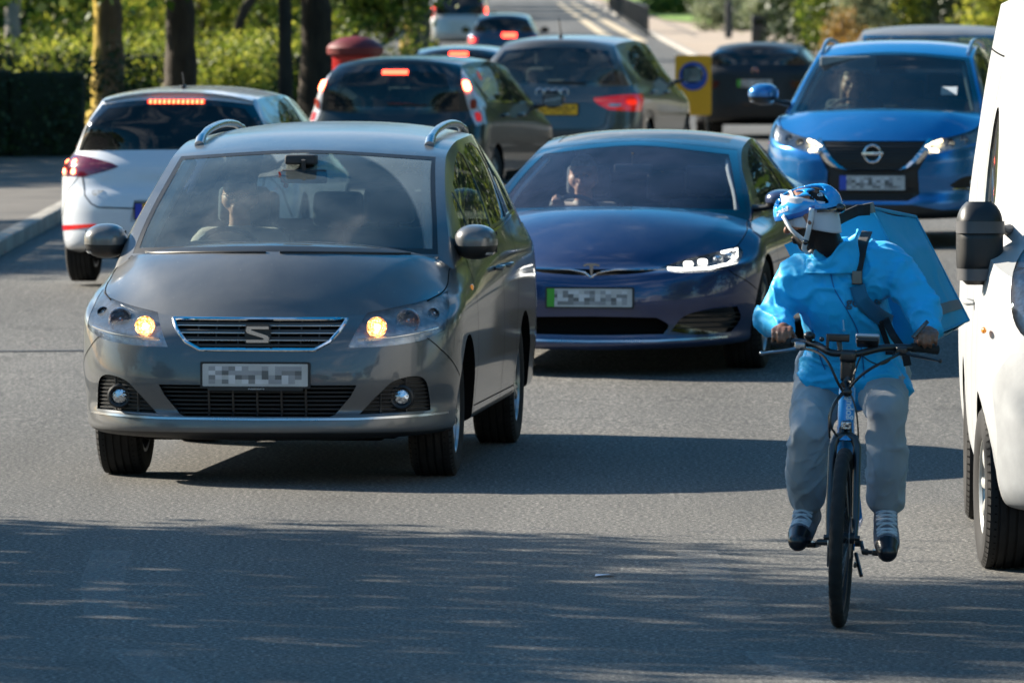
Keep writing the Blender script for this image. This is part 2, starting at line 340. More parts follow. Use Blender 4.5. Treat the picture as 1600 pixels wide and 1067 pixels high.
# ------------------------------------------------------------------ car builder
# car coordinates: x forward (0 = front axle), y to the car's left, z up from the ground
M_TRIMPALE = mat('trim_pale', (.52, .55, .50), .8)
class Car:
    NF, NS, NR = 30, 84, 26
    def __init__(s, root, P, dense=1):
        s.root = root; s.P = P
        if dense < 1: s.NF, s.NS, s.NR = 18, 44, 16
        s.kk = np.concatenate([np.linspace(0, 1, s.NF + 1), np.linspace(1, 2, s.NS + 1)[1:], np.linspace(2, 3, s.NR + 1)[1:]])
        s.rows = [s.row(r) for r in P['rows']]
        s.top = s.rows[-1]
        s.body()
    def row(s, r):
        kz = r['z'] if isinstance(r['z'], list) else [(0, r['z']), (3, r['z'])]
        kw = r['w'] if isinstance(r['w'], list) else [(1, r['w']), (2, r['w'])]
        z = pchip([a for a, b in kz], [b for a, b in kz], s.kk)
        wk = lambda k: pchip([a for a, b in kw], [b for a, b in kw], [k])[0]
        out = np.zeros((len(s.kk), 3))
        for i, k in enumerate(s.kk):
            if k <= 1:
                t = k * math.pi / 2; e = 2 / r.get('nf', 2.6)
                x = r['xsf'] + (r['xf'] - r['xsf']) * max(0, math.cos(t)) ** e; y = wk(1) * math.sin(t) ** e
            elif k <= 2: x = r['xsf'] + (r['xsr'] - r['xsf']) * (k - 1); y = wk(k)
            else:
                t = (3 - k) * math.pi / 2; e = 2 / r.get('nr', 3.0)
                x = r['xsr'] + (r['xr'] - r['xsr']) * max(0, math.cos(t)) ** e; y = wk(2) * max(0, math.sin(t)) ** e
            out[i] = (x, y, z[i])
        return out
    def idx(s, k): return int(np.argmin(abs(s.kk - k)))
    def kx(s, x):
        t = s.P['rows'][-1]; return 1 + (x - t['xsf']) / (t['xsr'] - t['xsf'])
    def body(s):
        P = s.P; A = np.array(s.rows); nrow = len(A); sub = P.get('sub', 5)
        tt = np.linspace(0, nrow - 1, (nrow - 1) * sub + 1)
        W = pchip(np.arange(nrow), A.reshape(nrow, -1), tt).reshape(len(tt), -1, 3)
        W[-1] = s.top
        faces = []   # (4 points, tag)
        def addgrid(G, tag, tagf=None):
            for i in range(len(G) - 1):
                for j in range(len(G[0]) - 1):
                    faces.append(((G[i][j], G[i][j + 1], G[i + 1][j + 1], G[i + 1][j]), tagf(i, j) if tagf else tag))
        addgrid(W, 'wall')
        ic = s.idx(P['kc']); iA = s.idx(s.kx(P['xA'])); iD = s.idx(P['kD']) if 'kD' in P else s.idx(s.kx(P['xD']))
        s.ic, s.iA, s.iD = ic, iA, iD
        A0, D0 = s.top[iA], s.top[iD]
        vf = s.top[:ic + 1, 1] / s.top[ic, 1]
        p = P.get('crownp', 2.4)
        # greenhouse curves
        ru = [a[0] for a in P['rail']]; rp = [tuple(a[1:]) for a in P['rail']]
        rp[0] = tuple(A0); rp[-1] = tuple(D0)
        nb = iD - iA; uu = np.linspace(0, 1, nb + 1)
        # cluster samples for the pillars with the user's knots
        rail = pchip(ru, rp, uu)
        cl = pchip([a[0] for a in P['cl']], [a[1:] for a in P['cl']], uu)     # centre line (x, z)
        s.rail, s.cl, s.uu = rail, cl, uu
        def lid(u_i, v):
            r = rail[u_i]; c = cl[u_i]; a = abs(v)
            return np.array((r[0] + (c[0] - r[0]) * (1 - a * a), v * r[1], r[2] + (c[1] - r[2]) * (1 - a ** p)))
        # tail curve on the wall's top row
        tail = s.top[iD:][::-1]            # centre -> D base
        ty = tail[:, 1] / max(tail[-1, 1], 1e-6)
        T = np.array([[np.interp(v, ty, tail[:, q]) for q in range(3)] for v in vf])
        uD = P['uD']
        G = []
        for i in range(nb + 1):
            row = np.array([lid(i, v) for v in vf])
            bl = max(0.0, min(1.0, (uu[i] - uD) / (1 - uD)));  bl = bl * bl * (3 - 2 * bl) if P.get('tailblend', 1) else 0
            if i == nb: bl = 1
            base = np.array([lid(nb, v) for v in vf])
            row = row + bl * (T - base)
            G.append(row)
        G = np.array(G)
        def lt(i, j):
            u = 0.5 * (uu[i] + uu[i + 1]); v = 0.5 * (vf[j] + vf[j + 1])
            w = P['ws']; rw = P['rw']
            if u < P['uA']:
                if w[0] < u < w[1] and v < w[2]: return 'ws_glass'
                return 'ws_frit' if (w[0] - w[3] < u < w[1] + w[3] and v < w[2] + w[4]) else 'lid'
            if u > P['uD'] and rw:
                if rw[0] < u < rw[1] and v < rw[2]: return 'rw_glass'
                if rw[0] - rw[3] < u < rw[1] + rw[3] and v < rw[2] + rw[4]: return 'rw_frit'
            if P.get('roofglass') and P['roofglass'][0] < u < P['roofglass'][1] and v < P['roofglass'][2]: return 'roof_glass'
            return 'lid'
        addgrid(G, 'lid', lt)
        # hood (Coons patch)
        C = G[0]; Fr = s.top[:ic + 1]; S = s.top[ic:iA + 1]
        hu = (S[0, 0] - S[:, 0]) / (S[0, 0] - S[-1, 0])
        hc = P['hood']; L0 = pchip([a[0] for a in hc], [a[1:] for a in hc], hu)
        L0 = np.stack([Fr[0, 0] + (C[0, 0] - Fr[0, 0]) * L0[:, 0], np.zeros(len(hu)), Fr[0, 2] + (C[0, 2] - Fr[0, 2]) * hu + L0[:, 1]], 1)
        H = np.zeros((len(hu), len(vf), 3))
        ck = P.get('crease'); 
        for i, u in enumerate(hu):
            for j, v in enumerate(vf):
                q = (1 - u) * Fr[j] + u * C[j] + (1 - v) * L0[i] + v * S[i]
                q = q - ((1 - u) * (1 - v) * Fr[0] + (1 - u) * v * Fr[-1] + u * (1 - v) * C[0] + u * v * C[-1])
                if ck:
                    vc = ck[0] + (ck[1] - ck[0]) * u
                    h = ck[2] * math.sin(math.pi * min(1, u * ck[3] + ck[4]))
                    prof = (1 - (v / vc) ** 2 * 0.12) if v < vc else 0.88 * (1 - (v - vc) / (1 - vc)) ** ck[5]
                    q = q + np.array((0, 0, h * prof))
                H[i, j] = q
        addgrid(H, 'hood')
        s.H = H
        # side glasshouse
        B = s.top[iA:iD + 1]; ns = 10; SG = []
        for k in range(ns + 1):
            w = k / ns; row = B * (1 - w) + rail * w; row = row.copy(); row[:, 1] += P.get('sbulge', 0.02) * 4 * w * (1 - w) * np.sin(np.pi * uu) ** 0.5
            SG.append(row)
        addgrid(SG, 'side')
        # mirrored mesh
        bm = bmesh.new(); lay = bm.faces.layers.int.new('part'); s.tags = {}
        cache = {}
        def vert(p, sy):
            key = (round(p[0], 5), round(p[1] * sy, 5), round(p[2], 5))
            if key not in cache: cache[key] = bm.verts.new(key)
            return cache[key]
        for q, tg in faces:
            t = s.tags.setdefault(tg, len(s.tags) + 1)
            for sy in (1, -1):
                vs = []
                for p_ in (q if sy == 1 else q[::-1]):
                    v = vert(p_, sy)
                    if v not in vs: vs.append(v)
                if len(vs) >= 3:
                    try: f = bm.faces.new(vs); f[lay] = t
                    except ValueError: pass
        bmesh.ops.remove_doubles(bm, verts=bm.verts, dist=0.0008)
        bmesh.ops.recalc_face_normals(bm, faces=bm.faces)
        bm.normal_update()
        # orient outward
        f0 = max(bm.faces, key=lambda f: f.calc_center_median().z)
        if f0.normal.z < 0: bmesh.ops.reverse_faces(bm, faces=bm.faces)
        s.bm = bm; s.lay = lay
        s.bvh = BVHTree.FromBMesh(bm)
    def proj(s, axis, a, b):
        """point on the body: axis 'f' front (a=y,b=z), 'r' rear, 'l' left side (a=x,b=z), 'i' right side, 't' top (a=x,b=y)"""
        o, d = {'f': ((6, a, b), (-1, 0, 0)), 'r': ((-9, a, b), (1, 0, 0)), 'l': ((a, 4, b), (0, -1, 0)), 'i': ((a, -4, b), (0, 1, 0)), 't': ((a, b, 4), (0, 0, -1))}[axis]
        loc, nor, _, _ = s.bvh.ray_cast(Vector(o), Vector(d))
        if loc is None: return None, None
        return loc, nor
    def cut(s, axis, poly, name, both=True, tags=None):
        """cut a polygon through the shell; the faces inside become the part 'name'"""
        if isinstance(tags, str): tags = [tags]
        tid = s.tags.setdefault(name, len(s.tags) + 1)
        variants = [(axis, poly)]
        if both:
            if axis in 'frt': variants.append((axis, [(-a, b) for a, b in poly] if axis != 't' else [(a, -b) for a, b in poly]))
            else: variants.append(('i' if axis == 'l' else 'l', poly))
        for ax, pl in variants:
            d = {'f': Vector((1, 0, 0)), 'r': Vector((-1, 0, 0)), 'l': Vector((0, 1, 0)), 'i': Vector((0, -1, 0)), 't': Vector((0, 0, 1))}[ax]
            g = (lambda c: (c.y, c.z)) if ax in 'fr' else ((lambda c: (c.x, c.z)) if ax in 'li' else (lambda c: (c.x, c.y)))
            V = (lambda a, b: Vector((0, a, b))) if ax in 'fr' else ((lambda a, b: Vector((a, 0, b))) if ax in 'li' else (lambda a, b: Vector((a, b, 0))))
            okt = [s.tags[t] for t in tags if t in s.tags] if tags else None
            mn = (min(p[0] for p in pl), min(p[1] for p in pl)); mx = (max(p[0] for p in pl), max(p[1] for p in pl))
            def ok(f):
                if f[s.lay] == tid or (okt and f[s.lay] not in okt) or f.normal.dot(d) < 0.02: return False
                c = f.calc_center_median()
                return not ((ax == 'f' and c.x < -1.6) or (ax == 'r' and c.x > s.P.get('rearlim', -1.8)))
            def bb(f):
                cs = [g(v.co) for v in f.verts]
                return min(c[0] for c in cs), min(c[1] for c in cs), max(c[0] for c in cs), max(c[1] for c in cs)
            pool = set()
            for f in s.bm.faces:
                if ok(f):
                    q = bb(f)
                    if q[2] > mn[0] - 1e-5 and q[0] < mx[0] + 1e-5 and q[3] > mn[1] - 1e-5 and q[1] < mx[1] + 1e-5: pool.add(f)
            for k in range(len(pl)):
                p0, p1 = pl[k], pl[(k + 1) % len(pl)]
                a = V(*p0); e = V(*p1) - a
                if e.length < 1e-7: continue
                no = e.cross(d).normalized()
                lo = (min(p0[0], p1[0]) - 1e-5, min(p0[1], p1[1]) - 1e-5); hi = (max(p0[0], p1[0]) + 1e-5, max(p0[1], p1[1]) + 1e-5)
                L = []
                for f in pool:
                    q = bb(f)
                    if q[2] < lo[0] or q[0] > hi[0] or q[3] < lo[1] or q[1] > hi[1]: continue
                    ds = [no.dot(v.co - a) for v in f.verts]
                    if min(ds) > -1e-6 or max(ds) < 1e-6: continue
                    L.append(f)
                if not L: continue
                geom = set(L)
                for f in L:
                    geom.update(f.edges); geom.update(f.verts)
                pool.difference_update(L)
                r = bmesh.ops.bisect_plane(s.bm, geom=list(geom), dist=1e-6, plane_co=a, plane_no=no)
                nf = [x for x in r['geom'] if isinstance(x, bmesh.types.BMFace)]
                for f in nf: f.normal_update()
                pool.update(f for f in nf if f.is_valid)
            for f in pool:
                if not f.is_valid: continue
                c = g(f.calc_center_median()); ins = False
                for k in range(len(pl)):
                    (x1, y1), (x2, y2) = pl[k], pl[(k + 1) % len(pl)]
                    if (y1 > c[1]) != (y2 > c[1]) and c[0] < (x2 - x1) * (c[1] - y1) / (y2 - y1) + x1: ins = not ins
                if ins: f[s.lay] = tid
    def take(s, name, obj_name, mats, depth=0.0, inward=None, wall=None, parent=None, wallwidth=None, split=True, cover=0.0, smooth=True):
        """lift the faces of a part out of the shell into objects (one per connected side), pushed in by depth, with walls round the rim.
        cover > 0: leave the object standing proud instead"""
        tid = s.tags.get(name)
        if tid is None: return []
        fs = [f for f in s.bm.faces if f[s.lay] == tid]
        if not fs: return []
        s.taken = getattr(s, 'taken', set()) | {name}
        groups = []
        if split:
            seen = set()
            for f in fs:
                if f in seen: continue
                st = [f]; seen.add(f); comp = []
                while st:
                    q = st.pop(); comp.append(q)
                    for e in q.edges:
                        for g in e.link_faces:
                            if g not in seen and g[s.lay] == tid: seen.add(g); st.append(g)
                groups.append(comp)
        else: groups = [fs]
        out = []
        for comp in groups:
            if len(groups) > 1 and sum(f.calc_area() for f in comp) < 0.0006: continue
            mb = MB(); vid = {}; outer = {}
            for f in comp:
                ids = []
                for v in f.verts:
                    if v not in vid:
                        off = (Vector(inward) if inward else -v.normal) * depth
                        if inward and abs(off.y) > 0 and v.co.y < 0: off.y = -off.y
                        vid[v] = len(mb.v); mb.v.append(tuple(v.co + off))
                    ids.append(vid[v])
                mb.f.append(tuple(ids)); mb.m.append(0)
            if wall is not None and depth:
                cs = set(comp)
                for f in comp:
                    for e in f.edges:
                        if sum(1 for g in e.link_faces if g in cs) == 1:
                            a, b = e.verts
                            for v in (a, b):
                                if v not in outer: outer[v] = len(mb.v); mb.v.append(tuple(v.co))
                            mb.f.append((vid[a], vid[b], outer[b], outer[a])); mb.m.append(1)
            ms = mats if isinstance(mats, list) else [mats]
            ms = list(ms[:1]) + ([wall] if wall is not None else [])
            out.append(link_mesh(obj_name, mb_raw(mb, obj_name), ms, parent or s.root, smooth, 45))
        return out
    def drop(s, *names):
        ids = [s.tags[n] for n in names if n in s.tags]
        fs = [f for f in s.bm.faces if f[s.lay] in ids]
        bmesh.ops.delete(s.bm, geom=fs, context='FACES')
    def finish(s, mat_paint, name='body', angle=30, mats=None, extra=None):
        """what is left of the shell becomes the painted body; 'extra' maps tag -> material"""
        s.drop(*getattr(s, 'taken', ()))
        mats_l = [mat_paint]; mp = {}
        for t, m in (extra or {}).items():
            if t in s.tags: mats_l.append(m); mp[s.tags[t]] = len(mats_l) - 1
        me = bpy.data.meshes.new(name)
        for f in s.bm.faces: f.material_index = mp.get(f[s.lay], 0)
        loose = [v for v in s.bm.verts if not v.link_faces]
        bmesh.ops.delete(s.bm, geom=loose, context='VERTS')
        s.bm.to_mesh(me)
        return link_mesh(name, me, mats_l, s.root, True, angle)
    def ribbon(s, mb, axis, pts, w=0.006, off=0.0015, closed=False, both=True, mi=0, step=0.03):
        """a narrow strip lying on the shell along a projected polyline"""
        ax_sets = [(axis, pts)]
        if both:
            ax_sets.append((axis, [(-a, b) for a, b in pts]) if axis in 'fr' else ((axis, [(a, -b) for a, b in pts]) if axis == 't' else ('i', pts)))
        for ax, pl in ax_sets:
            pl = list(pl) + ([pl[0]] if closed else []); P2 = []
            for (a, b), (c, d) in zip(pl[:-1], pl[1:]):
                n = max(1, int(math.hypot(c - a, d - b) / step))
                P2 += [(a + (c - a) * i / n, b + (d - b) * i / n) for i in range(n)]
            P2.append(pl[-1]); rows = []
            for i, (a, b) in enumerate(P2):
                q0, q1 = P2[max(0, i - 1)], P2[min(len(P2) - 1, i + 1)]
                tx, ty = q1[0] - q0[0], q1[1] - q0[1]; L = math.hypot(tx, ty) or 1; nx, ny = -ty / L * w / 2, tx / L * w / 2
                r = []
                for sg in (1, -1):
                    p, no = s.proj(ax, a + nx * sg, b + ny * sg)
                    if p is None: r = None; break
                    if no.dot(Vector({'f': (1, 0, 0), 'r': (-1, 0, 0), 'l': (0, 1, 0), 'i': (0, -1, 0), 't': (0, 0, 1)}[ax])) < 0: no = -no
                    r.append(p + no * off)
                if r: rows.append(r)
                else:
                    if len(rows) > 1: mb.grid(rows, mi)
                    rows = []
            if len(rows) > 1: mb.grid(rows, mi)
        return mb
def mb_raw(mb, name):
    me = bpy.data.meshes.new(name); me.from_pydata(mb.v, [], mb.f); me.polygons.foreach_set('material_index', mb.m); return me

def oval(cy, cz, ry, rz, n=20, rot=0):
    return [(cy + ry * math.cos(a) * math.cos(rot) - rz * math.sin(a) * math.sin(rot), cz + ry * math.cos(a) * math.sin(rot) + rz * math.sin(a) * math.cos(rot)) for a in [2 * math.pi * i / n for i in range(n)]]
def rrect(x0, z0, x1, z1, r=0.02, n=4):
    pts = []
    for cx, cz, a0 in ((x1 - r, z1 - r, 0), (x0 + r, z1 - r, 90), (x0 + r, z0 + r, 180), (x1 - r, z0 + r, 270)):
        pts += [(cx + r * math.cos(R(a0 + 90 * i / n)), cz + r * math.sin(R(a0 + 90 * i / n))) for i in range(n + 1)]
    return pts
def smooth_poly(pts, n=6):
    """closed Catmull-Rom through points; a point given with a third value 1 stays a sharp corner"""
    out = []; k = len(pts); P = [Vector((p[0], p[1])) for p in pts]; sh = [len(p) > 2 and p[2] for p in pts]
    for i in range(k):
        p0, p1, p2, p3 = P[i - 1], P[i], P[(i + 1) % k], P[(i + 2) % k]
        m1 = (p2 - p0) * 0.5 if not sh[i] else (p2 - p1) * 0.6
        m2 = (p3 - p1) * 0.5 if not sh[(i + 1) % k] else (p2 - p1) * 0.6
        L = (p2 - p1).length
        for m in (m1, m2):
            if m.length > L * 1.2: m *= L * 1.2 / m.length
        for j in range(n):
            t = j / n
            q = (2*t**3 - 3*t**2 + 1) * p1 + (t**3 - 2*t**2 + t) * m1 + (-2*t**3 + 3*t**2) * p2 + (t**3 - t**2) * m2
            out.append((q.x, q.y))
    return out

def wheel(root, x, y, r=0.33, w=0.225, rim_r=0.215, spokes=5, style='alloy', detail=True, side=1, steer=0.0, twin=True, rmat=None, hubcap=False):
    """a wheel: the rim is the part, its tyre a sub-part. side=+1 outer face to the car's left"""
    rmat = rmat or M_ALLOY; mb = MB(); hw = w / 2
    o = hw * 0.86
    prof = [(rim_r * 0.93, -hw * 0.9), (rim_r * 1.0, -hw * 0.9), (rim_r * 0.94, -hw * 0.7), (rim_r * 0.9, 0), (rim_r * 0.9, o * 0.6), (rim_r * 0.95, o * 0.85), (rim_r * 1.01, o * 0.97), (rim_r * 1.01, o * 1.0), (rim_r * 0.97, o * 0.98), (rim_r * 0.93, o * 0.85)]
    mb.lathe(prof, 40)
    mb.lathe([(0.001, o * 0.80), (0.03, o * 0.80), (0.034, o * 0.72), (0.06, o * 0.66), (0.075, o * 0.5), (0.075, 0.0)], 24)
    if hubcap:
        mb.lathe([(0.001, o * 0.9), (0.06, o * 0.9), (0.07, o * 0.8), (rim_r * 0.6, o * 0.75), (rim_r * 0.93, o * 0.95)], 40)
    # brake disc
    mb.lathe([(0.001, -0.01), (0.14, -0.01), (0.14, 0.012), (0.001, 0.012)], 32, mi=1)
    for k in range(spokes):
        a0 = 2 * math.pi * k / spokes + 0.3
        for da in ((-0.14, 0.14) if twin else (0,)):
            P = []
            for t in np.linspace(0, 1, 6):
                rr = 0.055 + (rim_r * 0.96 - 0.055) * t; a = a0 + da * (0.35 + 0.65 * t)
                wd = (0.026 - 0.006 * t) if twin else (0.042 - 0.004 * t); dep = o * (0.70 + 0.18 * math.sin(t * 2.2))
                c = Vector((math.cos(a), 0, math.sin(a))); tn = Vector((-math.sin(a), 0, math.cos(a)))
                p = c * rr + Vector((0, dep, 0))
                P.append([p - tn * wd / 2 - Vector((0, 0.03, 0)), p - tn * wd / 2, p - tn * wd * 0.2 + Vector((0, 0.004, 0)), p + tn * wd * 0.2 + Vector((0, 0.004, 0)), p + tn * wd / 2, p + tn * wd / 2 - Vector((0, 0.03, 0))])
            mb.grid(P)
    rim = mb.build('wheel', [rmat, M_DARKALLOY], root, angle=35)
    tb = MB(); sh = 0.03
    prof = [(rim_r * 0.97, -hw * 0.86), (rim_r + 0.02, -hw * 0.97), (r - 0.06, -hw), (r - 0.028, -hw * 0.97), (r - 0.010, -hw * 0.86)]
    ng = 4; inner = hw * 0.84; xs = []
    gw = 0.0045
    for g in range(ng):
        c = -inner + 2 * inner * (g + 1) / (ng + 1)
        xs += [(r - 0.0015, c - gw - 0.001), (r - 0.009, c - gw), (r - 0.009, c + gw), (r - 0.0015, c + gw + 0.001)]
    prof += [(r - 0.004, -inner)] + xs + [(r - 0.004, inner)]
    prof += [(r - 0.010, hw * 0.86), (r - 0.028, hw * 0.97), (r - 0.06, hw), (rim_r + 0.02, hw * 0.97), (rim_r * 0.985, hw * 0.86)]
    N = 120 if detail else 40
    tb.lathe(prof, N)
    if detail:      # sipes across the shoulder blocks
        for k in range(60):
            a = 2 * math.pi * k / 60
            for sg in (-1, 1):
                Mx = Matrix.Rotation(-a, 4, 'Y')
                vs = [Mx @ Vector((r + dx, yy, dz)) for dx, yy, dz in ((-0.0025, sg * hw * 0.60, -0.003), (-0.0025, sg * hw * 0.60, 0.003), (-0.0085, sg * hw * 0.875, 0.0035), (-0.0085, sg * hw * 0.875, -0.0035), (-0.018, sg * hw * 0.95, -0.003), (-0.018, sg * hw * 0.95, 0.003))]
                vs = [v + (v * Vector((1, 0, 1))).normalized() * 0.0016 for v in vs]
                tb.add(vs, [(0, 1, 2, 3), (3, 2, 5, 4)], 1)
    t = tb.build('tyre', [M_RUBBER, M_VOID], rim, angle=28)
    rim.location = (x, y, r); rim.rotation_euler = (0, R((hash((round(x, 2), round(y, 2))) % 60)), (0 if side > 0 else math.pi) + steer)
    rim.rotation_mode = 'YXZ' if False else 'XYZ'
    return rim

def arches(car, xs, r=0.36, zc=0.33, lip=0.02, n=28, wall_in=0.24):
    for x in xs:
        poly = [(x + r * math.cos(a), max(zc + r * math.sin(a), -0.2)) for a in [2 * math.pi * i / n for i in range(n)]]
        car.cut('l', poly, 'arch', tags=['wall'])
    tid = car.tags['arch']
    comps = car.take('arch', 'wheel_arch_liner', M_VOID, depth=wall_in, inward=(0, -1, 0), wall=M_VOID)
    return comps

def plate(root, loc, rotz, w=0.52, h=0.11, kind='white', tilt=0.0, seed=1, blocks=9):
    """number plate whose characters are blurred into pale and dark blocks, as in the photograph"""
    rnd = random.Random(seed); base = {'white': (0.50, 0.50, 0.49), 'yellow': (0.85, 0.42, 0.01)}[kind]
    mb = MB(); mb.prism(rrect(-w / 2 - 0.012, -h / 2 - 0.01, w / 2 + 0.012, h / 2 + 0.01, 0.008), 0, 0.010, 'x', 0)
    mb.prism(rrect(-w / 2, -h / 2, w / 2, h / 2, 0.006), 0.009, 0.0125, 'x', 1)
    mats = [M_BLACK, mat('plate_' + kind, base, 0.35, coat=0.4)]
    cols = [(0.13,) * 3, (0.22,) * 3, (0.33, 0.33, 0.34), (0.6, 0.6, 0.61)] if kind == 'white' else [(0.35, 0.17, 0.01), (0.5, 0.24, 0.01), (0.62, 0.3, 0.01), (0.9, 0.5, 0.02)]
    for i, c in enumerate(cols): mats.append(mat('plate_tone_%s_%d' % (kind, i), c, 0.4))
    nx = 14; ny = 4; cw = (w - 0.06) / nx; chh = (h - 0.024) / ny
    for i in range(nx):
        for j in range(ny):
            if rnd.random() < 0.22: continue
            cell_dark = 0 if (0 < j < ny - 1) and rnd.random() < 0.35 else rnd.choice((1, 2, 2, 3))
            y0 = -(w - 0.06) / 2 + i * cw + 0.0; z0 = -h / 2 + 0.012 + j * chh
            mb.add([(0.0132, y0, z0), (0.0132, y0 + cw, z0), (0.0132, y0 + cw, z0 + chh), (0.0132, y0, z0 + chh)], [(0, 1, 2, 3)], 2 + cell_dark)
    o = mb.build('number_plate', mats, root, smooth=False)
    o.location = loc; o.rotation_euler = (0, tilt, rotz)
    return o

def mirror(root, x, y, z, side, capmat, w=0.24, h=0.17, d=0.14, indicator=True, cover_low=True, forward=True):
    """door mirror: housing on a foot, painted cap, mirror glass, indicator"""
    sg = 1 if side > 0 else -1
    mb = MB()
    rows = []
    def shell(scale=1.0, zlo=-1.0, zhi=1.0, n=18):
        rows = []
        for i in range(n + 1):
            th = zlo * math.pi / 2 + (zhi - zlo) * math.pi / 2 * i / n
            row = []
            for j in range(25):
                ph = math.pi * j / 24 - math.pi / 2       # front half only
                e = 0.72
                c = lambda v: math.copysign(abs(v) ** e, v)
                yy = w / 2 * c(math.cos(th)) * c(math.sin(ph)); zz = h / 2 * c(math.sin(th)); xx = d * abs(math.cos(th)) ** 0.8 * abs(math.cos(ph)) ** 0.75
                t = (yy * sg / (w / 2) + 1) / 2                     # 0 at the door, 1 outside
                zz *= (0.80 + 0.20 * math.sin(math.pi * min(1, 0.15 + t * 0.8)))
                row.append((xx * scale + (scale - 1) * 0.01, yy * scale, zz * scale))
            rows.append(row)
        return rows
    mb.grid(shell(1.0), 0)
    mb.add([(0.0, -w / 2, -h / 2 * 0.6), (0.0, w / 2, -h / 2 * 0.6), (0.0, w / 2, h / 2 * 0.6), (0.0, -w / 2, h / 2 * 0.6)], [(0, 1, 2, 3)], 0)
    mb.lathe([(0.001, 0.0), (0.001, 0.01)], 4)
    # foot to the door
    mb.tube([(0.03, -sg * w * 0.35, -h * 0.28), (0.02, -sg * w * 0.55, -h * 0.36), (-0.01, -sg * (w * 0.5 + 0.09), -h * 0.42)], [0.035, 0.03, 0.045], 12, flat=0.6)
    ho = mb.build('door_mirror', [M_BLACK], root, angle=50)
    ho.location = (x, y, z)
    cm = MB(); cm.grid(shell(1.03, -0.06, 1.0), 0); cm.build('mirror_cap', [capmat], ho, angle=60)
    if indicator:
        im = MB(); rws = []
        for th in (-0.44, -0.36, -0.30):
            row = []
            for j in range(10):
                ph = (math.pi / 2 * (0.35 + 0.6 * j / 9)) * sg
                e = 0.72; c = lambda v: math.copysign(abs(v) ** e, v)
                T = th * math.pi / 2
                row.append((d * abs(math.cos(T)) ** .8 * abs(math.cos(ph)) ** .75 * 1.03, w / 2 * c(math.cos(T)) * c(math.sin(ph)) * 1.03, h / 2 * c(math.sin(T)) * 0.97))
            rws.append(row)
        im.grid(rws); im.build('indicator', [M_CLEARLENS], ho)
    gm = MB(); gm.prism([(a * w / 2 * 0.86, b * h / 2 * 0.8) for a, b in rrect(-1, -1, 1, 1, 0.4)], -0.012, -0.006, 'x'); gm.build('mirror_glass', [M_MIRROR], ho)
    return ho

def handle(car, side, x, z, matl, L=0.2):
    ax = 'l' if side > 0 else 'i'; p, n = car.proj(ax, x, z)
    if p is None: return
    sg = 1 if side > 0 else -1
    mb = MB(); pts = []
    for t in np.linspace(0, 1, 9):
        pts.append((p.x + L * (0.5 - t), p.y + sg * (0.004 + 0.034 * math.sin(math.pi * t) ** 0.4), p.z + 0.004 * math.sin(math.pi * t)))
    mb.tube(pts, [0.008, 0.013, 0.014, 0.014, 0.014, 0.014, 0.014, 0.014, 0.010], 10, flat=1.0)
    mb.build('door_handle', [matl], car.root)

def seat(root, x, y, z=0.42, m=None, head=True, tilt=0.22, h=0.62, name='seat'):
    mb = MB(); m = m or M_SEAT
    mb.box((x + 0.05, y, z), (0.5, 0.5, 0.16), bev=0.06)
    rt = Matrix.Rotation(-tilt, 3, 'Y')
    mb.box((x - 0.26, y, z + 0.08 + h / 2), (0.15, 0.48, h), bev=0.06, rot=rt)
    o = mb.build(name, [m], root)
    if head:
        hb = MB(); hb.box((x - 0.26 - math.sin(tilt) * (h * 0.5 + 0.17), y, z + 0.08 + h + 0.11), (0.10, 0.27, 0.19), bev=0.045, rot=rt)
        for dy in (-0.05, 0.05): hb.tube([(x - 0.30, y + dy, z + h), (x - 0.34, y + dy, z + h + 0.12)], 0.007, 6)
        hb.build('headrest', [m], o)
    return o
def steering(root, x, y, z, r=0.185, tilt=0.45, name='steering_wheel'):
    mb = MB(); n = 32
    Mx = Matrix.Translation((x, y, z)) @ Matrix.Rotation(tilt, 4, 'Y') 
    rows = []
    for i in range(n + 1):
        a = 2 * math.pi * i / n; c = Vector((0, r * math.cos(a), r * math.sin(a))); o = Vector((0, math.cos(a), math.sin(a)))
        rows.append([Mx @ (c + o * 0.015 * math.cos(b) + Vector((0.015 * math.sin(b), 0, 0))) for b in [2 * math.pi * j / 8 for j in range(9)]])
    mb.grid(rows)
    mb.ball(Mx @ Vector((0.02, 0, -0.01)), (0.035, 0.075, 0.06), 8, p=3)
    for a in (0, math.pi, -math.pi / 2):
        mb.tube([Mx @ Vector((0.015, 0, 0)), Mx @ Vector((0, r * math.cos(a), r * math.sin(a)))], 0.013, 8)
    return mb.build(name, [M_CABIN], root)
def cabin(car, P, dash_x, dash_z, half=0.7, seats=(), wheel_y=None, floor_z=0.28, rear_x=-3.0, seatm=None):
    mb = MB()
    ym = half
    mb.box(((dash_x + rear_x) / 2, 0, floor_z), (dash_x - rear_x, 2 * ym, 0.05))
    # dashboard: rounded beam under the windscreen
    prof = [(dash_x + 0.35, dash_z - 0.02), (dash_x + 0.1, dash_z + 0.005), (dash_x - 0.22, dash_z), (dash_x - 0.34, dash_z - 0.05), (dash_x - 0.36, dash_z - 0.2), (dash_x - 0.2, dash_z - 0.5), (dash_x + 0.35, dash_z - 0.5)]
    mb.prism(prof, -ym - 0.02, ym + 0.02, 'y')
    o = mb.build('dashboard', [M_CABIN], car.root)
    if wheel_y is not None:
        hb = MB(); hb.box((dash_x - 0.24, wheel_y, dash_z + 0.005), (0.22, 0.36, 0.09), bev=0.04); hb.build('instrument_hood', [M_CABIN], o)
        steering(car.root, dash_x - 0.48, wheel_y, dash_z - 0.06)
    for (x, y, z, h) in seats: seat(car.root, x, y, z, m=seatm, h=h)
